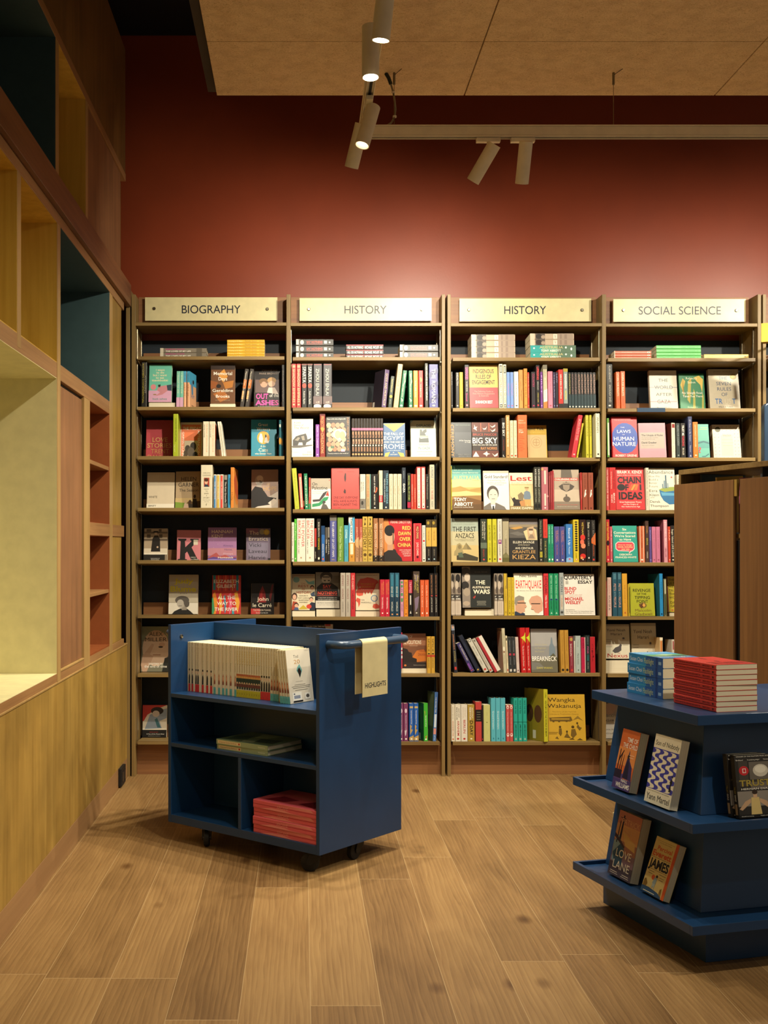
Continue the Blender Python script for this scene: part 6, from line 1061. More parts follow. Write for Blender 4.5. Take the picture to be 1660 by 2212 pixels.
for i in (0, 1): r.s(1067+50*i, 1115+50*i, 640, '#22885a', ['mid-green spine', 'second mid-green spine'][i], [V('BETTER THINGS ARE', '#a9d2b4', .05, .6, .34, .68), E('#2a3c6a', .62, .5, .02, .24), V('JACK TONEY', '#0c2c20', .66, .86, .34, .66), PO('#a9d2b4', (.3, .96), (.5, .91), (.7, .96))])
r.s(1173, 1216, 633, '#9aa09c', 'silver-grey spine with dark capitals', [V('SOUTH', '#33464c', .1, .44, .3, .76), R('#c2b8a4', .52, .86, .25, .75), V('FLOW', '#a85a4c', .6, .8, .35, .65), R('#4a4a46', .9, .95, .2, .8)])
r.f(1219, 1530, 645, '#ddd6c9', 'white journal cover with heavy black masthead', [T('QUARTERLY', '#262320', .035, .13, .03, .95, .03), T('ESSAY', '#262320', .155, .235, .48, .95, .03), R('#a8a196', .17, .25, .08, .17), T('BLIND', '#c23b38', .315, .39, .04, .42, .03), T('SPOT', '#c23b38', .405, .48, .04, .37, .03), T('SOUTHEAST ASIA AND', '#cf8a80', .495, .515, .04, .6), T("AUSTRALIA'S FUTURE", '#cf8a80', .53, .55, .04, .58), T('MICHAEL', '#c23b38', .565, .64, .04, .64, .03), T('WESLEY', '#c23b38', .655, .73, .04, .56, .03), T('Correspondence', '#3a3630', .855, .875, .05, .34), T('THE GOOD FIGHT: The Feeling Dances, Moran', '#55504a', .895, .915, .05, .95), T('Laura Tingle, Judith Brett, James Curran,', '#55504a', .935, .955, .05, .9)], back=5)
r = RR(3, 6)
r.s(124, 158, 90, '#2a2c34', 'tall dark spine with coloured words, tipped', [R('#8a93a3', .0, .12), E('#c9a08a', .05, .5, .04, .3), V('JAPANESE KABUKI', '#d08a5c', .2, .52, .3, .7), V('STORIES', '#c9b65c', .55, .78, .3, .7), R('#c23c34', .88, .94, .2, .8)], lean=-3.6)
r.s(292, 338, 0, '#3c3566', 'purple spine leaning steeply', [V('THE TAIWAN STORY', CR, .06, .62, .42, .8), R('#7a4a9a', .7, .9, .1, .6), E('#cf4a5c', .94, .3, .015, .12), E('#cf4a5c', .94, .65, .015, .12)], lean=-27, L=322)
r.s(352, 402, 0, '#262a38', 'navy spine leaning steeply', [R('#1a1d28', .1, .9, .7, 1), V('HIROHITO', '#3c4258', .2, .6, .3, .6), E('#c9a24c', .94, .5, .02, .2)], lean=-27.3, L=405)
r.s(424, 474, 0, '#c9c4b4', 'pale grey spine leaning, ring at head', [E('#3f4a48', .05, .5, .04, .36), E('#c9c4b4', .05, .5, .025, .24), V('JAPAN A HISTORY', '#5f6a64', .22, .52, .36, .62), V('KERRY', '#6a6a5c', .62, .8, .38, .6), R('#c23c34', .9, .95, .25, .75)], lean=-28, L=368)
r.s(480, 522, 0, '#b9b2a2', 'grey paperback leaning, fourth in the tilted row', [R('#6d665a', .03, .08, .3, .7), V('CONTEMPORARY JAPAN', '#77705f', .2, .8, .4, .6), R('#c23c34', .92, .96, .25, .75)], lean=-28.5, L=372)
r.s(528, 604, 0, '#a83238', 'red book with white pages leaning lowest', [R('#ded6c6', .0, 1, .45, 1), R('#8f262c', .0, 1, 0, .1)], lean=-28.7, L=390)
r.s(590+26, 632+16, 125, '#c4bb9c', 'tall mottled tan spine, its cover angled', [E('#e0d8be', .46, .4, .05, .36), R('#8f5a44', .52, .55, .2, .7), V('THE SEVEN CALLIGRAPHERS', '#8a8064', .12, .42, .36, .6), V('JOHN MAN', '#8a8064', .6, .8, .36, .6)], yaw=4, w=.12, back=[PO('#7d7660', (0, 0), (1, .04), (.8, .07), (.4, .05), (0, .1)), R('#b3aa8c', .1, 1)], lean=-2)
r.s(649, 668, 200, '#d9cda9', 'slim cream spine with dark emblem', [R('#3c3428', .06, .13, .2, .8), V('KOREAN HISTORY', '#a85a44', .2, .74, .3, .7), R('#c23c34', .9, .96, .25, .75)], lean=-2)
for i in (0, 1): r.s(671+39*i, 708+36*i, 212, '#2f3234', ['charcoal spine with pink lozenge', 'second charcoal spine with pink lozenge'][i], [V('MADAM CHIANG', '#9a9a96', .1, .42, .36, .62), R('#b03a4c', .46, .52, .2, .8), V('KUOMINTANG', '#9a9a96', .56, .78, .36, .62), R('#c9c4b8', .9, .97, .2, .8)], lean=-2)
r.s(747, 778, 213, '#d2c0b4', 'pale pink spine', [V('LETTERS FROM EMPRESS', '#a8788a', .06, .7, .36, .62), E('#6d4a5a', .94, .5, .02, .2)], lean=-2)
for i in (0, 1): r.s(795+55*i, 848+44*i, 120, '#bd2424', ['red spine with large yellow star', 'second red spine with large yellow star'][i], [PO('#cfd03a', (.1, .22), (.75, .18), (1, .1), (1, .34), (.6, .26), (.4, .38), (.5, .26)), V('The Broken China Dream', '#f0dcc8', .4, .86, .36, .64), T('A', WH, .9, .945, .3, .7)], lean=-1.8, w=.12, hard=True)
r.f(896, 1158, 130, '#8f8d8a', 'grey cover with misty tower and white capitals', [R('#a3a09c', 0, .4), R('#8d8b88', .4, .68), R('#6a6654', .7, 1), PO('#75838c', (.68, .7), (.7, .4), (.75, .34), (.78, .2), (.82, .2), (.84, .34), (.92, .44), (.92, .7)), PO('#5c5a44', (.6, .7), (.85, .56), (1, .68), (1, .76)), PO('#77756c', (0, .76), (.3, .78), (.5, .9), (0, .95)), T("China's Quest", '#b5ac84', .34, .38, .14, .62), T('to Engineer', '#b5ac84', .42, .46, .14, .58), T('the Future', '#b5ac84', .50, .54, .14, .5), T('BREAKNECK', WH, .63, .74, .03, .97, .012), T('DAN WANG', '#d2c44a', .875, .92, .2, .8, .0)], hard=True)
for i in (0, 1): r.s(1188+43*i, 1229+43*i, 143, '#b98a38', ['gold spine', 'second gold spine'][i], [V('The Coiled Dynast', '#8a6220', .06, .5, .4, .66), V('HARRISON', '#8a6220', .56, .82, .4, .6), E('#24201a', .935, .5, .03, .3)], lean=-.8)
r.s(1277, 1317, 207, '#8a2f3c', 'maroon spine with white brush title', [E('#b59a4c', .08, .5, .05, .36), V('SHOGUN', WH, .2, .54, .2, .6, .0), V('Treasures', '#cfa0a0', .56, .8, .4, .62), R('#c23c34', .9, .96, .25, .75)], lean=-.6)
r.s(1319, 1330, 250, '#e0dccc', 'very slim white spine', [R('#b5ae9c', .2, .8, .4, .6)])
r.s(1333, 1386, 200, '#a9b3ac', 'pale grey-green spine', [V('Tidying', '#7a847c', .1, .3, .4, .6), V('Marie Kondo', '#4f5a52', .48, .78, .36, .64), E('#4f5a52', .93, .5, .02, .12)])
r.s(1390, 1432, 215, '#b52448', 'hot-pink spine with white edge', [R('#ded6c8', 0, 1, .86, 1), V('KOREA', '#5c1428', .06, .32, .3, .72), R('#c9404c', .9, .96, .3, .7)])
r.s(1436, 1477, 195, '#26302f', 'dark spine with pink and teal words', [V('AMONG US', '#6d7a76', .04, .24, .3, .7), V('PINK', '#c2588c', .3, .5, .28, .72), V('CODE', '#3a9a9a', .52, .68, .28, .72), V('ONG SENG', '#a39a8a', .72, .9, .34, .66)])
r.s(1480, 1530, 210, '#b3262f', 'red spine at the shelf end', [E('#5c1216', .4, .4, .03, .15), E('#5c1216', .55, .6, .03, .12), V('CHINA', '#7a161c', .2, .7, .3, .6)], w=.115)
r = RR(3, 7)
for a, b, c, ops, lk in ((84, 130, '#dcd2bb', [V('ANTONY BEEVOR', '#8f8672', .06, .4, .36, .62), V('ARDENNES 1944', '#b5603c', .44, .86, .3, .7), E('#c26a3c', .94, .5, .022, .22)], 'cream spine with rust capitals'), (132, 189, '#dcd4c0', [V('ANTONY', '#35302a', .1, .36, .58, .82), V('BEEVOR', '#35302a', .08, .42, .2, .46), V('ARNHEM', '#b3322f', .44, .84, .38, .78, .005), E('#b3322f', .93, .5, .025, .2)], 'white spine with big red capitals'), (191, 256, '#d8d0c0', [V('ANTONY', '#c9b59c', .08, .34, .56, .76), V('BEEVOR', '#c9b59c', .08, .38, .24, .46), V('BERLIN', '#b3322f', .42, .78, .36, .72, .005), E('#b3322f', .93, .5, .025, .18)], 'wide white spine with red capitals'), (258, 327, '#a88a3c', [V('ANTONY', WH, .08, .38, .58, .8), V('BEEVOR', WH, .08, .42, .26, .5), V('D-DAY', '#24201a', .44, .84, .32, .78, .015), E('#e6dcc0', .93, .5, .02, .16)], 'bronze spine with large black capitals')):
    r.s(a, b, 885, c, lk, ops)
r.s(336, 398, 857, '#b8403c', 'taller red spine with black band', [R('#211d1a', .2, .5), R('#8a7f6a', .26, .27, .2, .8), R('#8a7f6a', .32, .33, .2, .8), R('#8a7f6a', .38, .39, .2, .8), R('#8a7f6a', .44, .45, .2, .8)])
r.s(399, 412, 890, '#2c2226', 'very slim dark spine', [E('#c23a44', .94, .5, .02, .3)])
r.s(416, 483, 888, '#c2c07a', 'pale lime wide spine', [R('#9a985c', .2, .3, .48, .52), E('#4f4d28', .48, .5, .012, .08), R('#9a985c', .7, .8, .48, .52)])
for i in range(3): r.s(489+49*i, 537+49*i, 820, '#58aebc', 'cyan spine with white script', [V('Ground breakers', '#e0f0ee', .3, .72, .34, .7), PO('#2f7a88', (.34, .95), (.5, .9), (.66, .95))])
for i in (0, 1): r.s(641+36*i, 675+36*i, 890, '#c2504c', ['coral spine with white swirls', 'second coral spine with white swirls'][i], [E('#ead8cc', .06, .5, .05, .38), E('#c2504c', .07, .5, .025, .2), E('#ead8cc', .82, .5, .05, .38), E('#c2504c', .81, .5, .025, .2), V('Four Sacred Hearts', '#eac9bc', .2, .72, .36, .62)])
for i in range(3): r.s(716+45*i, 759+45*i, 820, '#2aa08f', 'teal spine with black capitals', [V('RACE THE TIDE', '#123c34', .06, .36, .34, .68, .01), R('#123c34', .55, .56), V('JAMES BRADLEY', '#123c34', .6, .9, .34, .68, .01), T('BB', CR, .93, .96, .3, .7)])
r.s(1016, 1064, 735, '#c2bb2e', 'tall yellow spine turned to show its back cover', [V('Collins', '#5c5a14', .06, .16, .36, .66), V('HISTORY OF THE WORLD IN MAPS', '#3c3a10', .22, .9, .32, .68, .01)], yaw=24, w=.19, d=-.012, hard=True, back=[R('#8f7f22', 0, 1), E('#4a2f1c', .48, .26, .17, .2), E('#5c3a22', .48, .7, .17, .2), R('#cfc8ae', .8, .96, .42, .58)])
r.f(1062, 1438, 783, '#c2992f', 'large mustard cover with line-drawn figures', [T('Wangka', '#2b2413', .07, .16, .02, .74), T('Wakanutja', '#2b2413', .20, .29, .0, .9), T('The Story of the Papunya', '#8a6c24', .36, .385, .12, .76), T('Literature Production Centre', '#8a6c24', .41, .435, .06, .82), PO('#6d5420', (.04, .50), (.62, .48), (.66, .56), (.6, .585), (.06, .58)), R('#c2992f', .52, .54, .1, .58), E('#5a451a', .585, .15, .014, .03), E('#5a451a', .585, .3, .014, .03), E('#5a451a', .58, .5, .014, .03), PO('#8a6c28', (.66, .56), (.8, .46), (.94, .57), (.8, .52)), E('#4a3815', .70, .32, .025, .03), PO('#6d5420', (.28, .84), (.29, .73), (.36, .73), (.37, .84), (.33, .9)), E('#4a3815', .70, .66, .03, .04), PO('#6d5420', (.6, .88), (.62, .75), (.72, .74), (.76, .86), (.66, .94)), E('#4a3815', .62, .78, .025, .025), PO('#6d5420', (.76, .7), (.8, .64), (.84, .7), (.9, .72), (.84, .78)), E('#4a3815', .80, .5, .025, .025), PO('#6d5420', (.42, .92), (.5, .82), (.56, .9), (.6, .94)), PO('#6d5420', (.18, .94), (.24, .9), (.28, .96)), PO('#5a451a', (.55, .97), (.64, .93), (.7, .97)), PO('#5a451a', (.76, .98), (.84, .94), (.92, .98)), R('#8a6c24', .81, .82, .02, .26), R('#8a6c24', .84, .85, .02, .24)], back=5, t=.02)

# ---- SOCIAL SCIENCE
r = RR(4, 0)
r.k(150, 513, [(607, 638), (640, 665), (667, 693)], '#c9674a', 'salmon-spined paperback', [R('#dcc2a8', 0, .02), V('NOTHING ABOUT US', '#e8b49a', .2, .48, .36, .62), R('#e6d8c4', .9, .96, .25, .75), E('#4a2c22', .93, .5, .018, .16)], which='salmon', w=.128)
r.k(565, 1003, [(552, 588), (590, 625), (628, 662), (664, 697)], '#57b45a', 'bright green paperback', [V('The Mushroom Tapes', '#33813c', .06, .38, .36, .68), V('Conversations', '#7cc27a', .41, .53, .36, .62), V('Hooper / Krasnostein', '#2f6e36', .56, .87, .36, .68), V('TEXT', '#2f6e36', .9, .95, .36, .62)], which='green', w=.15)
r.k(1033, 1470, [(645, 695)], '#d2b862', 'pale yellow paperback', [V('A Just Society', '#8a743a', .07, .2, .36, .62), V('The Politics of Belonging', '#8a743a', .34, .64, .36, .62), E('#8a743a', .92, .5, .02, .16)], which='yellow', w=.15)
r = RR(4, 1)
r.s(68, 136, 748, '#24221f', 'thick black spine with grey capitals', [V('ALAN BENNETT', '#a8a294', .05, .42, .42, .72), V('ENOUGH SAID', '#a8a294', .48, .86, .42, .72), R(CR, .92, .95, .34, .66)])
for i in (0, 1): r.s(166+46*i, 207+51*i, 833-5*i, '#cf5a24', ['bright orange spine with cream capitals', 'second bright orange spine with cream capitals'][i], [V('UTOPIA FOR REALISTS', CR, .05, .66, .3, .68, .0), V('RUTGER BREGMAN', '#7a2f10', .72, .92, .36, .62)])
r.f(496, 768, 820, '#c9bfa9', 'cream cover, titles struck through blue and red', [T('A TIME ESSAY ON WAR', '#7a725f', .08, .1, .22, .72), T('THE', '#2b2925', .20, .28, .33, .68), T('WORLD', '#2b2925', .37, .46, .18, .84), R('#3f567a', .415, .425), T('AFTER', '#2b2925', .55, .63, .22, .8), T('GAZA', '#2b2925', .72, .81, .26, .74), R('#b03a38', .765, .775, 0, .97), T('Pankaj Mishra', '#3a372f', .90, .945, .24, .78)], hard=True, t=.03, d=.11)
r.f(790, 1038, 852, '#24784a', 'green cover with gold tree strokes', [PO('#c9a83a', (.05, .3), (.15, .12), (.25, .2), (.12, .5), (.2, .62)), PO('#b5a03a', (.3, .7), (.36, .2), (.5, .1), (.46, .4), (.4, .8)), PO('#d2b24a', (.6, .1), (.8, .05), (.96, .15), (.9, .5), (.84, .3), (.7, .2)), PO('#a8a03a', (.5, .95), (.56, .4), (.62, .5), (.6, .95)), PO('#a8a03a', (.85, .95), (.9, .5), (.95, .6), (.93, .95)), T('Rebecca', '#dfe6c4', .09, .15, .28, .72), T('Solnit', '#dfe6c4', .2, .26, .34, .66), T('No Straight Road', WH, .48, .54, .1, .9), T('Takes You There', WH, .57, .63, .12, .9), T('Essays for', '#c2d0a4', .87, .91, .3, .7), T('Uneven Terrain', '#c2d0a4', .94, .98, .2, .8)], d=.11)
r.f(1080, 1379, 808, '#c4b89f', 'tan cover, blue title with gold medal', [T('JIMMY WALES', '#8a806c', .04, .075, .16, .78), T('THE', '#3f5573', .17, .255, .34, .62), T('SEVEN', '#3f5573', .30, .385, .25, .73), T('RULES', '#3f5573', .43, .515, .27, .73), T('OF', '#3f5573', .56, .645, .40, .6), T('TR', '#2f6aa8', .70, .83, .18, .42, .01), T('US', '#d3c8b0', .70, .83, .5, .7), T('T', '#2f6aa8', .70, .83, .74, .86, .01), T("Why It Is Today's", '#3f3b32', .88, .92, .28, .75), T('Most Essential Superpower', '#3f3b32', .945, .985, .15, .86), E('#a08a36', .18, .82, .065, .11), E('#b8a04c', .18, .82, .04, .07)], hard=True, t=.035, d=.11)
r = RR(4, 2)
r.s(64, 100, 105, '#5d8f3c', 'green paperback pushed forward, pages outward', [R('#d8cfb6', .12, .95, .42, 1)], yaw=-16, w=.11, d=-.014, front=[R('#d8d2c0', 0, 1), R('#a8a493', .3, .9, .3, .5)])
r.f(138, 387, 93, '#c02a30', 'red cover with a big blue circle', [E('#23459a', .53, .5, .38, .52), PO('#c02a30', (-.0, .14), (1, .14), (1, .0), (0, 0)), E('#23459a', .53, .5, .37, .49), T('THE 48 LAWS OF POWER', '#d4807c', .07, .095, .1, .85), T('THE', WH, .25, .275, .34, .5), T('LAWS', WH, .32, .40, .2, .74, .0), T('OF', WH, .43, .45, .4, .5), T('HUMAN', WH, .49, .59, .06, .86, .0), T('NATURE', WH, .62, .72, .0, .92, .0), T('ROBERT GREENE', WH, .93, .985, .1, .94, .0)], t=.035)
r.f(399, 662, 155, '#bb8790', 'dusty pink cover with grey title band', [R('#a8988a', .28, .74, .05, .95), T('The Utopia of Rules', '#24211f', .325, .38, .1, .9, .02), T('On Technology, Stupidity', '#57504a', .41, .435, .1, .72), T('and the Secret Joys', '#57504a', .455, .48, .1, .6), T('David Graeber', '#24211f', .54, .595, .1, .66, .02), T('The author of Debt', '#57504a', .64, .66, .1, .56)]+[R('#a6747e', .78+.045*i, .785+.045*i, .05, .95) for i in range(5)]+[R('#a6747e', .05+.045*i, .055+.045*i, .05, .95) for i in range(5)], turn=-2, t=.016)
r.s(712, 754, 152, '#d6ccb4', 'cream spine, dark red back cover angled outward', [R('#8a2f2a', .03, .14, .15, .85), V('ON THE ORIGIN', '#a5967a', .2, .6, .34, .62), V('RACE', '#a5967a', .66, .84, .34, .62)], yaw=14, w=.12, back=[R('#5c2520', 0, 1), R('#d0c8b8', .84, .97, .1, .34)])
r.s(758, 797, 155, '#2d3634', 'dark slate spine', VT('KILLING FOR COUNTRY', '#8f9690', True, .06, .66))
r.s(803, 850, 155, '#26211f', 'black spine with red and white words', [V('TRUST ME', WH, .06, .36, .3, .72, .015), V('PURGING', '#c8323a', .38, .66, .3, .72, .015), V('BEN GALLIER', CR, .72, .92, .32, .66)])
r.s(874, 918, 90, '#363c5c', 'tall navy spine with pale script', [V("It's Easy to Be Smart", '#b9b6c4', .08, .6, .34, .66), V('Naomi', '#b9b6c4', .7, .86, .34, .66), PO('#b9b6c4', (.3, .97), (.5, .92), (.7, .97))])
r.s(923, 974, 143, '#d3762c', 'orange spine with cream capitals', VT('DEMOCRACY OF POWER', '#efd9b4', True, .08, .7, .36, .62))
r.f(978, 1092, 165, '#5aa391', 'teal cover with wave drawing and red question mark', [R('#c9b45c', .1, .11, .3, .9), R('#c9b45c', .15, .16, .2, .9), R('#4a8f86', .5, .72), PO('#2f5f64', (.0, .55), (.5, .5), (1, .56), (1, .6), (.5, .55), (0, .6)), T('?', '#b8323c', .73, .86, .02, .26, .03), PO('#2f5f64', (.3, .96), (.6, .95), (.9, .88), (.92, .91), (.6, .985), (.3, .985))])
r.f(1117, 1390, 170, '#d8cdb4', 'white cover scattered with small dark ticks', [R('#cabf a6'.replace(' ', ''), .3, .9, .3, .72)]+[PO('#3c372e', (u, v), (u+.035, v-.014), (u+.04, v-.008), (u+.008, v+.008)) for u in (.06, .2, .34, .5, .64, .78, .9) for v in (.07, .17, .27, .37, .47, .57, .67, .77, .87, .96) if not (.28 < u < .72 and .25 < v < .9)]+[E('#4f4a24', .14, .2, .075, .1), T('Vector', '#b8746a', .26, .34, .36, .68), R('#b0a58c', .43, .44, .34, .72), R('#b0a58c', .52, .53, .32, .74), R('#b0a58c', .6, .61, .36, .7)], t=.04, d=.11)
r = RR(4, 3)
r.s(62, 99, 590, '#b8423e', 'salmon-red spine with white capitals', [V('WHITE TEARS', '#efd6c8', .05, .32, .3, .7), V('BROWN SCARS', '#efd6c8', .34, .6, .3, .7), V('RUBY HAMAD', '#efd6c8', .64, .9, .34, .66)])
r.s(102, 166, 590, '#b93030', 'red spine with black and white words', [V('CHAIN OF IDEAS', '#2b1312', .06, .5, .58, .84), V('Great Replacement Theory', '#efc8b8', .1, .5, .24, .4), V('IBRAM X.', WH, .6, .84, .58, .82), V('KENDI', WH, .64, .82, .24, .46)])
r.f(170, 455, 590, '#c02f31', 'red cover with huge black capitals, coloured stroke', [T('IBRAM X. KENDI', '#f0d9c8', .07, .145, .08, .93, .012), T('Author of How to Be an Antiracist', '#f0d9c8', .17, .195, .08, .9), T('CHAIN', '#1d1512', .22, .37, .08, .9, .04), E('#1d1512', .47, .2, .08, .14), T('F', '#1d1512', .40, .54, .34, .46, .04), PO('#d8582c', (.44, .54), (.56, .40), (.62, .40), (.5, .54)), PO('#e08a3c', (.52, .54), (.64, .40), (.72, .40), (.6, .54)), PO('#cf6a34', (.64, .54), (.72, .4), (.8, .4), (.74, .54)), R('#1d1512', .40, .54, .84, .9), T('IDEAS', '#1d1512', .58, .75, .1, .92, .04), T('Great Replacement Theory', '#f0d9c8', .80, .835, .12, .88, .01), T('and the Origins of', '#f0d9c8', .855, .885, .25, .76, .01), T('Our Authoritarian Age', '#f0d9c8', .91, .94, .18, .82, .01)], t=.03)
r.s(459, 491, 593, '#cdc6b0', 'cream spine with brown serif title', [V('Abundance', '#5f5646', .06, .5, .28, .72), V('Ezra Klein', '#8a806c', .56, .9, .3, .62)])
r.f(494, 760, 597, '#d6cfba', 'cream cover with a city on half a globe', [T('Abundance', '#4a4438', .05, .135, .03, .95), T('How We', '#7a7260', .17, .22, .04, .44), T('Build a', '#7a7260', .25, .3, .04, .38), T('Better', '#7a7260', .33, .38, .04, .34), T('Future', '#7a7260', .41, .46, .04, .36), T('Ezra', '#4a4438', .51, .57, .04, .33), T('Klein', '#4a4438', .61, .67, .04, .38), T('and', '#8a826e', .69, .72, .06, .2), T('Derek', '#4a4438', .77, .83, .04, .42), T('Thompson', '#4a4438', .87, .93, .04, .72), PO('#2f6a94', (.40, .52), (1.0, .50), (1.0, .86), (.75, .87), (.55, .78), (.44, .66)), PO('#5a9ab8', (.46, .58), (1, .6), (1, .66), (.5, .66)), PO('#8f9a44', (.38, .52), (.6, .46), (1, .45), (1, .54), (.6, .57)), R('#5c7684', .38, .48, .52, .56), R('#6d8792', .3, .49, .58, .63), R('#4a6472', .17, .48, .64, .69), R('#7a929a', .36, .48, .71, .75), E('#b8504c', .22, .88, .02, .03)])
r.s(766, 830, 660, '#d3cbb9', 'white spine mostly behind the walnut panel', [V('Why Not', '#8a826e', .1, .6, .2, .45)])
r = RR(4, 4)
r.s(56, 66, 400, '#b03434', 'low thin red spine', [R('#d08a80', .3, .7, .4, .6)])
r.s(67, 106, 100, '#b82c34', 'tall red spine with yellow script', [V('one bad mother', '#d6c03a', .06, .52, .26, .74, .0), E('#241c1a', .55, .5, .06, .36), V('nelson', '#d6c03a', .62, .84, .3, .66), E('#e09a84', .94, .5, .02, .22)])
r.s(109, 133, 170, '#bc5560', 'rose-red spine', VT('THE CHOICE', '#e6b4b0', True, .1, .7))
r.f(143, 385, 162, '#2f9482', 'teal cover with red speech bubble', [T('Six', CR, .065, .13, .41, .58, .01), T('Conversations', CR, .155, .22, .05, .95, .01), T("We're Scared", CR, .25, .315, .08, .92, .01), T('to Have', CR, .345, .41, .27, .75, .01), PO('#d8c8c0', (.1, .50), (.2, .44), (.8, .44), (.88, .5), (.88, .64), (.8, .70), (.72, .72), (.62, .79), (.66, .71), (.2, .70), (.1, .64)), PO('#cb4450', (.13, .51), (.21, .46), (.78, .46), (.85, .51), (.85, .63), (.78, .68), (.7, .69), (.63, .76), (.66, .69), (.21, .68), (.13, .63)), T('How to change', '#e8d08a', .51, .545, .22, .78, .01), T('minds, including', '#e8d08a', .57, .605, .2, .8, .01), T('your own', '#e8d08a', .63, .665, .34, .66, .01), T('DEBORAH', CR, .77, .82, .25, .75, .01), T('FRANCES-WHITE', CR, .845, .895, .08, .93, .01)])
r.s(396, 449, 165, '#c2603a', 'rust spine with white edges', [R('#e2d2bb', 0, 1, .1, .2), R('#e2d2bb', 0, 1, .72, .82), R('#c2603a', .0, 1, .82, 1), V('THE WILL TO CHANGE', '#7a2f18', .1, .6, .36, .6), E('#f0e6d8', .93, .45, .02, .2)])
r.s(455, 490, 115, '#4a332b', 'tall brown spine with orange words', [V('WOMEN', '#c98a3a', .12, .3, .3, .7), V('EROS', '#d8c84a', .42, .58, .3, .7), V('CAROLINE', CR, .74, .9, .34, .66)], back=[R('#3a2a24', 0, 1)])
r.s(493, 517, 172, '#594a86', 'purple spine', VT('BODY', '#9c90c0', True, .1, .4))
for i in (0, 1): r.s(521+40*i, 559+43*i, 172, '#c2708c', ['pink spine', 'second pink spine'][i], VT('WHITE WOMEN', '#93425c', True, .1, .6, .4, .62))
r.s(634, 676, 103, '#cf8f98', 'tall pale pink spine, mauve cover angled outward', [V('EGGSHELL SKULL', '#efd6d4', .05, .64, .3, .7), V('BRI LEE', '#8a3f50', .68, .88, .3, .7)], yaw=7, w=.12, back=[R('#8a4a56', 0, 1), R('#c9bdb4', .84, .96, .1, .3)])
r.s(679, 703, 170, '#c2402c', 'scarlet spine', VT('FEAR', '#efb89a', True, .1, .4))
r.s(706, 742, 160, '#2a2321', 'black spine with white script by the walnut panel', VT('Sugar Island LIKE LOVE', CR, True, .1, .86))
r = RR(4, 5)
r.s(56, 76, 705, '#c0584a', 'short salmon spine', [R('#e0a090', .2, .8, .4, .6)])
r.s(80, 123, 670, '#c9a99c', 'dusty pink spine with black capitals', [V('KATE CRAWFORD', '#a35a50', .06, .44, .34, .6), V('ATLAS OF AI', '#2c2523', .46, .84, .3, .7)])
for i in (0, 1): r.s(133+48*i, 179+45*i, 620, '#2a5060', ['tall petrol-blue spine with salmon capitals', 'second tall petrol-blue spine with salmon capitals'][i], [R('#4a7482', .03, .16, .2, .8), V('PETS', '#d8a088', .26, .42, .26, .74), V('PEOPLE', '#d8a088', .56, .8, .26, .74), V('AND THE', '#9ab0b4', .44, .54, .36, .64)])
r.s(228, 279, 632, '#d29a34', 'tall orange-yellow spine', [V('THE GENIUS OF', '#9a6c1c', .26, .7, .4, .6), R('#b5602c', .9, .94, .36, .64)])
r.s(285, 303, 735, '#b59a2c', 'slim olive-yellow spine', [R('#4a4014', .1, .9, .6, 1)])
r.f(308, 552, 727, '#a3a32a', 'olive-yellow cover with a lit match hand', [T('REVENGE', '#24230e', .17, .265, .14, .86, .01), T('OF THE', '#24230e', .295, .36, .3, .68, .01), T('TIPPING', '#24230e', .39, .485, .2, .82, .01), T('POINT', '#24230e', .51, .60, .28, .74, .01), E('#7a6a2c', .68, .52, .09, .16), PO('#5c3a20', (.36, .62), (.42, .66), (.6, .58), (.54, .72), (.44, .78)), PO('#d89a4c', (.5, .68), (.56, .6), (.62, .68), (.56, .74)), T('Malcolm', '#6a4a28', .79, .87, .2, .85, .0), T('Gladwell', '#6a4a28', .90, .98, .18, .88, .0)])
r.s(594, 633, 632, '#2f8ac2', 'bright blue spine, teal back angled outward', [V('MORALITY', '#1a4f78', .2, .6, .36, .62), E('#0f2f4c', .95, .5, .02, .2)], yaw=14, w=.125, back=[R('#1f5a66', 0, 1), R('#b9ac8c', .82, .97, .08, .5)])
r.s(638, 664, 683, '#6d6a4c', 'narrow green-grey spine', [R('#b0ad8c', .02, .4, .2, .8), R('#35442c', .42, .96, .2, .6)])
r.riser(690, 885, 1015, 1050, '#b9ae98', 'grey page block low beside the walnut panel', d=.06)
r.f(668, 892, 660, '#d0b93c', 'yellow cover of stacked black capitals, half hidden', [R('#7a3f3a', 0, 1, 0, .05), T('THE', '#2b2612', .06, .13, .09, .36, .0), T('ULTIMATE', '#2b2612', .16, .23, .09, .8, .0), T('HIDDEN', '#2b2612', .26, .33, .09, .66, .0), T('TRUTH OF', '#2b2612', .36, .43, .09, .8, .0), T('THE', '#2b2612', .46, .53, .09, .36, .0), T('WORLD', '#2b2612', .56, .63, .09, .62, .0), T('DAVID', '#2b2612', .70, .77, .13, .55, .0), T('GRAEBER', '#2b2612', .80, .87, .13, .7, .0), E('#c9783c', .95, .2, .03, .05)], yb=1015, d=.07)
r = Row(4, 6, 1295, 1100, 4.548)
def NX(): return [R('#b3aa94', 0, .06), T('Yuval Noah', '#3f3a30', .13, .205, .1, .84), T('Harari', '#3f3a30', .245, .32, .26, .7), PO('#55504f', (.3, .78), (.42, .68), (.56, .64), (.62, .57), (.69, .60), (.66, .66), (.66, .76), (.54, .82), (.4, .84)), R('#a8605a', .82, .87, .52, .54), R('#a8605a', .82, .87, .58, .6), E('#c9c0ac', .42, .76, .045, .07), E('#5c5a66', .41, .76, .025, .04), R('#8f8670', .44, .45, .06, .3), R('#8f8670', .49, .5, .06, .28), R('#b8706a', .6, .61, .06, .3), R('#8f8670', .65, .66, .06, .3), R('#8f8670', .6, .61, .72, .94), T('Nexus', '#b3302c', .845, .965, .1, .9, .0)]
r.riser(52, 312, 1480, 1606, '#d8cdb4', 'thick cream page block under the first pigeon cover', d=.07)
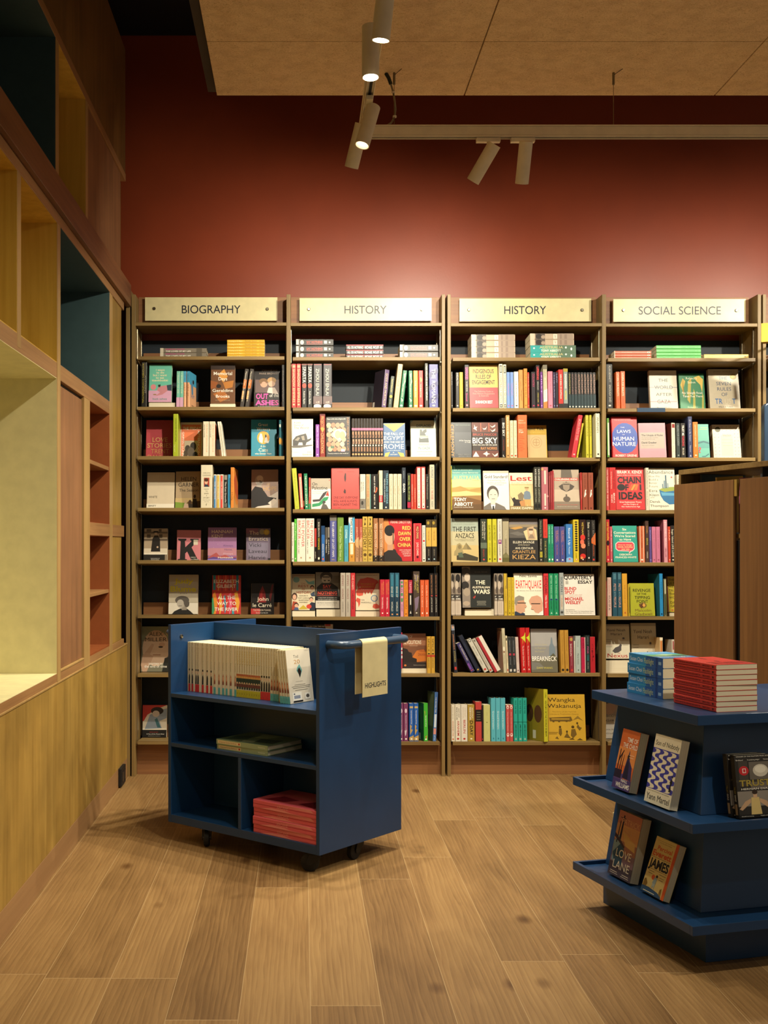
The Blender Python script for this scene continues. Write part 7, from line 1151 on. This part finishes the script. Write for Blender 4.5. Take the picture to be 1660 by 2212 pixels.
r.f(52, 300, 1130, '#ddd5bc', 'cream cover with grey pigeon, against the upright', NX(), yb=1480, d=.085, back=4, t=.03)
r.f(318, 565, 1118, '#ddd5bc', 'cream cover with grey pigeon, second of two', NX(), d=.10, back=4, t=.03)
r.s(598, 628, 1260, '#dcb985', 'short orange and cream spine', [R('#cf7a3c', .1, .5, .25, .75), R('#efe2c4', .0, .08), R('#cf7a3c', .56, .96, .3, .7)])
r.s(716, 760, 1280, '#cfc6b4', 'pale spine beside the walnut panel', [R('#a85a54', .05, .3, .2, .5)])
r = Row(4, 7, 1220, 1380, 3.773)
r.f(250, 470, 525, '#d6cfc2', 'pale photo cover behind the blue display', [R('#b3a59a', .0, .34), E('#c4a592', .12, .45, .2, .3), T("NOBODY'S", '#57524c', .33, .39, .1, .86), T('GIRL', '#57524c', .46, .52, .3, .82), R('#c2b8aa', .57, .575, .1, .9), T('Virginia Roberts', '#8a8278', .72, .765, .08, .96), T('Giuffre', '#8a8278', .83, .875, .3, .78)], d=.16)

# ------------------------------------------------------------------ books on the trolley
TI = TM.inverted()
def tpt(px, py, z): return TI @ at_z(px, py, z)
zs = .6712; yf = .105; HB = .226; WB = .155
def t_spine(x, t, base, look, ops, lean=0, dy=0, h=HB, flip=False, front=None):
    global tn
    M = TM @ Matrix.Translation((x, yf+dy, zs)) @ Matrix.Rotation(math.radians(lean), 4, 'Y')
    if flip: M = M @ Matrix.Translation((t, WB, 0)) @ Matrix.Rotation(math.pi, 4, 'Z')
    tn += 1
    return put_book(M, WB, h, t, base, f"{look}, {ORD2(tn)} along top shelf of blue trolley", ops, front, None, False, 'graphic novels on the blue trolley', 'graphic novel', 'graphic_novel')
def ORD2(n):
    if n <= len(ORD): return ORD[n-1]
    tens = {2: 'twenty', 3: 'thirty', 4: 'forty'}; 
    if n % 10 == 0: return {30: 'thirtieth', 40: 'fortieth'}[n]
    return tens[n//10]+'-'+ORD[n % 10-1]
tn = 0
CRM = '#d9cfae'
def sp_red(): return [T('C', '#5c5642', .03, .055, .3, .7), V('fallen', '#b9a37c', .1, .34, .3, .7), V('Kamome', '#5c5642', .36, .52, .34, .66), E('#24201c', .56, .5, .025, .3), E('#d8b89c', .61, .45, .03, .36), PO('#1f1b1a', (.15, .84), (.25, .68), (.6, .64), (.85, .70), (.85, .84)), R('#cf3530', .845, 1)]
def sp_teal(): return [T('C', '#5c5642', .03, .055, .3, .7), V('Tokyo', '#c9bd98', .1, .34, .3, .7), V('Kamome', '#5c5642', .36, .52, .34, .66), PO('#b5623c', (.2, .66), (.5, .58), (.8, .66), (.8, .76), (.2, .76)), E('#d9a07c', .68, .5, .04, .34), R('#8a4a3c', .74, .80, .15, .85), E('#e2d2b0', .83, .5, .025, .3), R('#5fb3ae', .865, 1), V('01', '#2c5a58', .9, .95, .36, .62)]
def sp_yel(): return [T('C', '#5c5642', .03, .055, .3, .7), V('sasaki', '#c9b46a', .1, .36, .2, .8), V('Kamome', '#5c5642', .36, .52, .34, .66), R('#b5623c', .55, .59), R('#d3a05c', .59, .63), R('#203a34', .63, .73), R('#6a3a34', .74, .80), E('#d9b48c', .72, .4, .015, .3), R('#243c34', .80, .845, .2, .9), R('#c2b82a', .86, 1), V('2', '#5c5610', .9, .96, .3, .6)]
x = tpt(404.5, 1490.7, zs).x
def tx(px):      # trolley x of a pixel column on the plane of the spines
    k = (px-VX)/FP; c, s = math.cos(math.radians(-40.4)), math.sin(math.radians(-40.4))
    return (k*(A.y+c*yf)-A.x+s*yf)/(c-k*s)
C7 = lambda z: 400+z/5.533
plan = [(18, 41, 'p'), (41.5, 63, 'r'), (63.5, 77, 'p'), (77.5, 99, 'r'), (99.5, 121, 'p'), (121.5, 143, 'r'), (143.5, 168, 'r'), (168.5, 199, 'p'), (199.5, 224, 'r'), (224.5, 252, 'p'), (252.5, 278, 'r'), (278.5, 300, 'p'), (300.5, 325, 'r'),
        (325.5, 341, 'p'), (341.5, 366, 't'), (366.5, 395, 'p'), (395.5, 419, 't'), (419.5, 442, 'p'), (442.5, 469, 't'), (469.5, 485, 'p'), (485.5, 508, 't'), (508.5, 533, 'p'), (533.5, 561, 't'), (561.5, 589, 'p'), (589.5, 613, 't')]
plan += [(614+28.8*i, 642+28.8*i, 'y') for i in range(10)]+[(903+29.2*i, 931.5+29.2*i, 'r') for i in range(4)]+[(1020+34*i, 1053+34*i, 't') for i in range(3)]
for a, b, kd in plan:
    xa, xb = max(tx(C7(a))+.0001, .0189), tx(C7(b))-.0001
    if kd == 'p': t_spine(xa, xb-xa, CRM, 'cream graphic novel turned pages outward', None, flip=True)
    else: t_spine(xa, xb-xa, CRM, {'r': 'cream spine with red foot', 't': 'cream spine with teal foot', 'y': 'cream and green spine with yellow foot'}[kd], {'r': sp_red, 't': sp_teal, 'y': sp_yel}[kd]())
t_spine(tx(C7(1124)), .0065, CRM, 'last upright cream book, plain cover outward', [R('#c9be9c', .1, .9, .2, .8)], front=[R('#d3c8a8', .02, .98, .02, .98)])
BACKC = [R('#ddd3bf', 0, 1), T('Tod', '#55504a', .10, .16, .3, .5), T('20', '#b5843c', .19, .27, .3, .55), PO('#6fa8a2', (.42, .34), (.52, .28), (.62, .40), (.52, .52), (.38, .40)), PO('#2b2422', (.42, .40), (.5, .34), (.58, .42), (.5, .54)), R('#a39a88', .60, .605, .3, .6), R('#77705f', .66, .667, .24, .7), R('#77705f', .69, .697, .12, .9), R('#77705f', .72, .727, .16, .86), R('#77705f', .76, .767, .24, .78), R('#efeadc', .80, .97, .12, .50), R('#8d94a5', .86, .92, .18, .44), E('#24324c', .83, .2, .012, .03), R('#1f1c1a', .955, .985, .14, .54), R('#efeadc', .83, .95, .64, .86), E('#55504a', .89, .75, .035, .07), T('CONTENT', '#55504a', .03, .04, .78, .96)]
for i in range(4):
    xa = tx(C7(1204+31*i)); xb = tx(C7(1233+31*i))
    t_spine(xa, (xb-xa)*.985, CRM, ['leaning cream spine with teal foot', 'second leaning cream spine with teal foot', 'third leaning cream spine with teal foot', 'last leaning book showing its pale back cover'][i], sp_teal(), lean=-7.4, dy=-.035, front=BACKC if i == 3 else None)
# two green hardbacks lying on the middle shelf
def flat_book(MF, o_world, zbase, L, Wd, t, base, label, spine, front, hard=True, group=None, ang=None):
    """spine toward the viewer, head to the left, cover up; o_world = spine's right end on the shelf"""
    M = Matrix.Translation((o_world.x, o_world.y, zbase)) @ Matrix.Rotation(ang, 4, 'Z') @ basis((0, 0, 0), (0, 0, 1), (0, 1, 0), (-1, 0, 0))
    return put_book(M, Wd, L, t, base, label, spine, front, None, hard, group)
pr = at_z(578.6, 1634.3, .447)
GS = [R('#8fa07c', 0, 1), R('#d8c69a', .03, .48, .2, .8), V('A Japanese Garden Handbook', '#77603c', .06, .40, .36, .66), E('#b5452f', .45, .5, .018, .2), V('PHAIDON', '#d6dcc0', .82, .95, .36, .62)]
GF = [R('#5f7358', 0, 1), PO('#35493c', (.1, .1), (.5, .05), (.7, .3), (.3, .4)), PO('#8a9a7c', (.5, .4), (.9, .3), (.95, .7), (.6, .6)), PO('#2c3c33', (.2, .6), (.5, .55), (.6, .9), (.2, .95)), PO('#97a58a', (.05, .45), (.2, .4), (.25, .6), (.1, .65))]
for i in range(2):
    flat_book(None, pr, .4475+i*.0222, .296, .235, .0216, '#7d9070', ['green hardback, lower of two on the trolley middle shelf', 'green hardback, upper of two on the trolley middle shelf'][i], GS, GF, True, 'green hardbacks on the trolley', math.radians(-39.5+i*.8))
pr = at_z(681.0, 1827.9, .1215)
pr = TM @ Vector((TL-.0205, (TI @ pr).y if (TI @ pr).y > .004 else .006, .1215))
AS = [PO('#e08a84', (.02, .1), (.3, .3), (.28, .5), (.1, .6), (.03, .9)), V('ARCANE', '#e2938a', .38, .56, .34, .72, .01), PO('#e08a84', (.62, .1), (.7, .9), (.74, .3), (.86, .9), (.9, .2), (.98, .8), (.98, .9), (.64, .95)), R('#d4736e', 0, 1, .0, .04), R('#8f2430', .0, 1, .48, .53)]
AF = [PO('#8a2434', (.1, .1), (.5, .2), (.4, .5), (.15, .4)), PO('#d46a70', (.5, .5), (.7, .2), (.8, .6), (.95, .4), (.8, .9), (.5, .8)), PO('#7a1c2c', (.2, .6), (.5, .7), (.4, .95), (.1, .9)), PO('#c9545e', (.6, .1), (.9, .05), (.95, .2), (.7, .25))]
for i in range(4):
    o = flat_book(None, pr+(TM.to_3x3() @ Vector((0, [.004, 0, .006, .002][i], 0))), .1217+i*.0352, .352, .245, .0342, '#d65c66', f"shrink-wrapped red hardback, {['bottom', 'second up', 'third up', 'topmost'][i]} of four on trolley floor", AS, AF, True, 'shrink-wrapped red books on the trolley', math.radians(-40.4))
    # the loose seam of the plastic film
    q = MB(); q.prism([(.004, -.006), (.030, -.006), (.026, -.014), (.014, -.018), (.006, -.012)], 'y', .02, .20, paint('#cf8a86', .12, .03, 20, 0, .8))
    fo = q.build('film_fold', parent=o)
    fo.data.transform(Matrix(((1, 0, 0, 0), (0, 1, 0, 0), (0, 0, -1, .352-.0), (0, 0, 0, 1)))); fo.data.transform(Matrix.Translation((0, 0, 0)))
    fo['label'] = 'loose clear plastic film'

# ------------------------------------------------------------------ books on the blue display
DI = DM.inverted(); DR = DM.to_3x3()
du, dv = DR @ Vector((1, 0, 0)), DR @ Vector((0, 1, 0))
def v_at(px, u, z=None):
    """v of the display at offset u seen at pixel column px"""
    k = (px-VX)/FP
    return (FO.x+du.x*u-k*(FO.y+du.y*u))/(k*dv.y-dv.x)
def left_book(pxl, pxr, u0, z, h, t, lean, base, label, front, spine=None, group='face-out books on the blue display'):
    va, vb = v_at(pxl, u0), v_at(pxr, u0)
    a = math.radians(lean); up = du*math.sin(a)+Vector((0, 0, math.cos(a))); n = -du*math.cos(a)+Vector((0, 0, math.sin(a)))
    o = FO+du*u0+dv*va; o.z = z+.0006+t*math.sin(a); h -= t*math.sin(a)*.8
    M = basis(o, n, -dv, up) @ Matrix.Translation((-t, 0, 0))
    return put_book(M, abs(va-vb), h, t, base, label, spine, front, None, False, group)
TC = [R('#c9662f', 0, .75), R('#d98a4a', .3, .6), R('#4a3a6a', .82, 1), R('#5c4472', .74, .84, 0, .5), PO('#37305a', (.45, .80), (.55, .5), (.62, .32), (.72, .5), (.9, .6), (.98, .82)), PO('#241f33', (.5, .8), (.56, .56), (.64, .48), (.72, .58), (.78, .8)), E('#2c2222', .44, .62, .035, .07), PO('#3a2320', (.08, .75), (.1, .34), (.14, .34), (.14, .75)), PO('#3a2320', (.2, .75), (.24, .4), (.27, .4), (.25, .75)), PO('#3a2320', (.1, .5), (.3, .34), (.32, .36), (.14, .54)), PO('#3a2320', (.3, .72), (.36, .42), (.38, .42), (.36, .72)), R('#2a2030', .68, .82, 0, .4), T('TIME OF', WH, .12, .20, .36, .95, .01), T('THE CHILD', WH, .22, .30, .18, 1.0, .01), T('NIALL', WH, .82, .87, .46, .82, .01), T('WILLIAMS', WH, .885, .965, .2, .97, .015), R('#efc9a4', .40, .41, .64, .92), R('#efc9a4', .44, .45, .66, .9)]
left_book(1321.5, 1358.5, .062, TZB, .219, .034, 13.5, '#c26a38', 'orange and violet novel on the display upper tray', TC)
SB = [R('#e6dfc4', 0, 1), R('#3c3d9c', .2, .79)]
for j in range(4):
    u = .13+.25*j
    for i in range(5):
        v0 = .20+.124*i+(.062 if j % 2 else 0)
        if v0+.10 < .80: SB += [E('#e6dfc4', v0+.05, u, .045, .085)]
    SB += [PO('#e6dfc4', (u-.12, .30), (u-.06, .26), (u+.0, .34), (u+.02, .42), (u-.04, .44), (u-.1, .38))] if j else []
WV = [R('#e6dfc4', 0, 1), R('#3c3d9c', .2, .79)]
sq = lambda q: max(-1, min(1, 1.7*math.sin(q)))
for j in range(-1, 4):          # interlocking cream waves
    c0 = .11+.31*j; pts = []; rows = [.212+.578*i/40 for i in range(41)]
    L_ = [min(1, max(0, c0-.07+.085*sq(i/40*math.pi*9))) for i in range(41)]; R__ = [min(1, max(0, c0+.085+.085*sq(i/40*math.pi*9))) for i in range(41)]
    for i in range(40):
        if R__[i] > L_[i]+.002 or R__[i+1] > L_[i+1]+.002: WV.append(('P', '#e6dfc4', [(L_[i], rows[i]), (R__[i], rows[i]), (R__[i+1], rows[i+1]), (L_[i+1], rows[i+1])]))
WV = WV[:2]+[w_ for w_ in WV[2:]]
SNB = WV+[PO('#1c1b20', (.84, .76), (.86, .66), (.83, .62), (.9, .56), (.93, .62), (.9, .68), (.93, .76)), E('#1c1b20', .545, .9, .015, .03), R('#3c3d9c', .205, .212), R('#3c3d9c', .79, .797), T('Son of Nobody', '#35343a', .08, .155, .06, .96), T('FROM THE AUTHOR OF THE WINNER', '#55524a', .815, .828, .08, .9), T('Yann Martel', '#35343a', .855, .95, .06, .94)]
left_book(1391.7, 1446.6, .055, TZB, .236, .030, 12, '#e6dfc4', 'cream novel with wavy blue pattern on upper tray', SNB)
LL = [R('#9c6a52', 0, 1), R('#b5755a', .0, .2), R('#c9945c', .2, .45), R('#7d6470', .62, .8), R('#4a4048', .8, 1), PO('#c9a25c', (.3, .3), (.9, .42), (.95, .55), (.5, .5)), PO('#7f9aa5', (.0, .5), (.2, .36), (.3, .46), (.36, .62), (.2, .8), (.05, .78)), PO('#2f4f66', (.05, .66), (.3, .5), (.5, .56), (.5, .8), (.2, .86)), PO('#24181a', (.2, .42), (.22, .06), (.27, .06), (.28, .44)), R('#24181a', .1, .11, .1, .34), PO('#24181a', (.1, .5), (.12, .16), (.15, .16), (.14, .5)), PO('#3f2f30', (0, .36), (.3, .45), (.5, .52), (.48, .55), (0, .42)), T('PATRICK', '#d8a87c', .10, .19, .2, .96, .0), T('GALE', '#c99a6c', .235, .32, .36, .84, .0), T('LOVE', '#e9e0cc', .57, .70, .2, .86, .0), T('LANE', '#e9e0cc', .75, .88, .16, .88, .0), R('#c9bda8', .93, .94, .1, .4), R('#c9bda8', .96, .968, .1, .44), R('#c9bda8', .93, .94, .62, .9), R('#c9bda8', .96, .968, .58, .92)]
left_book(1312.8, 1360.5, .060, TZA, .236, .036, 13.5, '#3a2f30', 'dusky harbour novel with white capitals on lowest tray', LL, [R('#1f1a1c', 0, 1)])
JM = [R('#d9c27c', 0, 1), R('#cf5a24', 0, 1, .88, 1), T('A truly extraordinary American novel', '#3a3222', .05, .062, .1, .82), T('and the best of them', '#3a3222', .085, .097, .2, .72), T('Percival', '#cf5a24', .14, .22, .18, .8, .02), T('Everett', '#cf5a24', .23, .335, .04, .84, .03), R('#2b2619', .36, .366, .02, .86), T('JAMES', '#1c1a14', .385, .545, .02, .86, .04), R('#2b2619', .57, .576, .02, .86), R('#5c5238', .61, .618, .08, .34), R('#5c5238', .65, .658, .1, .28), R('#5c5238', .61, .618, .56, .84), R('#5c5238', .66, .668, .6, .8), R('#5c5238', .70, .708, .6, .78), E('#cf5a24', .70, .36, .045, .07), E('#2c2218', .665, .5, .025, .045), PO('#8fa3a8', (.38, .8), (.42, .69), (.54, .70), (.52, .80)), PO('#a8b8b4', (.40, .9), (.40, .8), (.52, .8), (.5, .92), (.46, .84)), PO('#8a6a2c', (.02, .9), (.04, .78), (.1, .76), (.2, .84), (.16, .9)), PO('#8a6a2c', (.74, .97), (.76, .85), (.82, .82), (.86, .97)), PO('#2f4a66', (0, .90), (.3, .89), (.7, .92), (.87, .97), (.87, 1), (0, 1)), R('#e6dcb4', .965, .975, .1, .6)]
left_book(1384.3, 1432.5, .060, TZA, .199, .026, 20, '#d9c27c', 'yellow and orange paperback on the lowest tray', JM)
# black paperback with two copies behind it on the front of the display
TR = [R('#2c2824', 0, 1), R('#6a6258', .12, .55, .4, 1), R('#453f38', .1, .5, .1, .36), E('#cfc7b4', .26, .72, .1, .22), E('#e6dfcc', .24, .72, .06, .16), R('#3a352f', .4, .44, 0, 1), T('WINNER OF THE PULITZER PRIZE 2023', WH, .02, .038, .05, .98), T("'Brilliant'", WH, .075, .095, .03, .25), T("'A tantalising delight'", WH, .075, .095, .36, .72), T("'Genius'", WH, .075, .095, .82, .98), E('#c2282c', .255, .24, .075, .14), R('#efe3dc', .22, .29, .20, .30), R('#c2282c', .23, .28, .22, .285), T('TRUST', '#a8933c', .40, .50, .08, .97, .02), T('HERNAN DIAZ', WH, .53, .56, .12, .96, .01), R('#8d8478', .58, .82), PO('#c9a27c', (.02, .86), (.2, .74), (.36, .70), (.36, .76), (.1, .88)), PO('#c9a27c', (.98, .86), (.8, .74), (.62, .70), (.62, .76), (.9, .88)), PO('#d9bd78', (.34, .98), (.38, .68), (.60, .68), (.66, .98)), R('#d2aa84', .63, .69, .44, .55), E('#35251b', .60, .49, .035, .08), R('#1c1a18', .95, 1), T('Beautiful and moving', WH, .965, .98, .06, .4), T('Hugely entertaining', WH, .965, .98, .6, .95)]
def front_book(pxl, pxr, v0, z, h, t, lean, base, label, front, spine, vback=0):
    k = lambda px: (px-VX)/FP
    def u_at(px, v): q = k(px); return (FO.x+dv.x*v-q*(FO.y+dv.y*v))/(q*du.y-du.x)
    ua, ub = u_at(pxl, v0), u_at(pxr, v0); a = math.radians(lean)
    up = dv*math.sin(a)+Vector((0, 0, math.cos(a))); n = -dv*math.cos(a)+Vector((0, 0, math.sin(a)))
    for i in range(2):
        o = FO+du*(ua-.010*i)+dv*(v0+(t+.0015)*i/math.cos(a)); o.z = z+.0006+t*math.sin(a)
        M = basis(o, n, du, up) @ Matrix.Translation((-t, 0, 0))
        put_book(M, .130, h, t, base, label[i], spine, front, None, False, 'black paperbacks on the blue display')
TRS = [R('#35302a', .04, .5, .15, .85), V('TRUST', '#a8933c', .5, .62, .3, .7), V('DIAZ', WH, .64, .74, .34, .66), R('#a88a62', .78, .95, .25, .75)]
front_book(1599, 1680, .062, TZB, .199, .0235, 9, '#1f1c19', ['black prize paperback facing out at front of display', 'black paperback directly behind the facing prize copy'], TR, TRS)
# piles on the flat top
def top_pile(pl, prt, n, t, wd, L, base, names, spine, front, group, jit):
    p = at_z(prt[0], prt[1], .80)
    for i in range(n):
        a = DYAW-math.pi/2+math.radians(jit[i])
        # spine toward -u, head at the far end: local -x of flat_book is the head
        M = Matrix.Translation((p.x, p.y, .8003+i*(t+.0003))) @ Matrix.Rotation(a, 4, 'Z') @ basis((0, 0, 0), (0, 0, 1), (0, 1, 0), (-1, 0, 0))
        put_book(M, wd, L, t, base, names(i, n), spine, front, None, False, group)
def pos(i, n): return 'bottom one' if i == 0 else 'topmost' if i == n-1 else ORD[i]+' from bottom'
FL = [R('#2f86c0', 0, .55), R('#2c5aa0', .52, 1), R('#1f3f80', .8, .86), V('Susan Choi', '#dfeaf0', .04, .42, .3, .74), V('Flashlight', '#c2d088', .46, .74, .22, .78), R('#8fb4d8', .88, .96, .3, .6)]
FLF = [R('#4a9ad0', 0, .35), R('#3f9a86', .35, .62), R('#5c8f5c', .5, .7), R('#3a78b5', .7, 1), T('Susan Choi', '#e6eef0', .08, .18, .1, .8), PO('#cfd6a8', (.2, .5), (.5, .44), (.8, .5), (.5, .56)), PO('#2c5c4c', (.5, .62), (.9, .56), (1, .7), (.6, .72)), T('Flashlight', '#d8e0b0', .72, .84, .1, .9)]
top_pile(None, (1432.5, 1511.2), 4, .0358, .153, .228, '#2f78b5', lambda i, n: f"thick blue paperback, {pos(i, n)} of four piled on the display top", FL, FLF, 'blue paperbacks piled on the display', [1, -.5, .6, -1])
ON = [V('ONE DAY, EVERYONE WILL HAVE ALWAYS BEEN AGAINST THIS', '#4a1714', .04, .64, .34, .7, .012), V('OMAR EL AKKAD', '#4a1714', .69, .86, .36, .68, .01), E('#4a1714', .93, .5, .02, .22)]
ONF = [PO('#4a1a18', (.46, .22), (.49, .12), (.53, .13), (.53, .28), (.50, .35), (.47, .30)), PO('#4a1a18', (.43, .58), (.48, .5), (.52, .55), (.52, .62), (.46, .62)), T('ONE DAY, EVERYONE', '#5c1c1a', .69, .75, .07, .94, .012), T('WILL HAVE ALWAYS', '#5c1c1a', .775, .835, .07, .91, .012), T('BEEN AGAINST THIS', '#5c1c1a', .86, .92, .07, .92, .012)]
top_pile(None, (1547.6, 1539.2), 9, .0169, .156, .240, '#cb3a34', lambda i, n: f"red paperback, {pos(i, n)} of nine piled on the display top", ON, ONF, 'red paperbacks piled on the display', [0, .4, -.3, .2, .5, -.4, .1, -.2, .3])
# pale slab standing behind the display
q = MB(); q.box((0, 0, 0), (.21, .034, .325), paint('#c4b288', .7)); o = q.build('pale_board', bevel=.002, M=DM @ Matrix.Translation((.19, .770, 0)))
tag(o, 'pale slab standing on the floor behind the lowest tray of the display', 'board')
# things kept on top inside the gondola
def gbook(x, y, z, w, h, t, base, lab, rot=0, lean=0):
    M = GM @ Matrix.Translation((x, y, z)) @ Matrix.Rotation(math.radians(rot), 4, 'Z') @ Matrix.Rotation(math.radians(lean), 4, 'X')
    put_book(M, w, h, t, base, lab, None, None, None, False, 'books inside the walnut bookcase')
zg = pz-.2395
gbook(.06, -.38, zg, .14, .252, .03, '#c26a7c', 'pink book top showing over the walnut back panel', -90)
gbook(.05, -.245, zg, .14, .262, .012, '#c9a838', 'yellow book corner poking up behind the walnut panel', -90, 4)
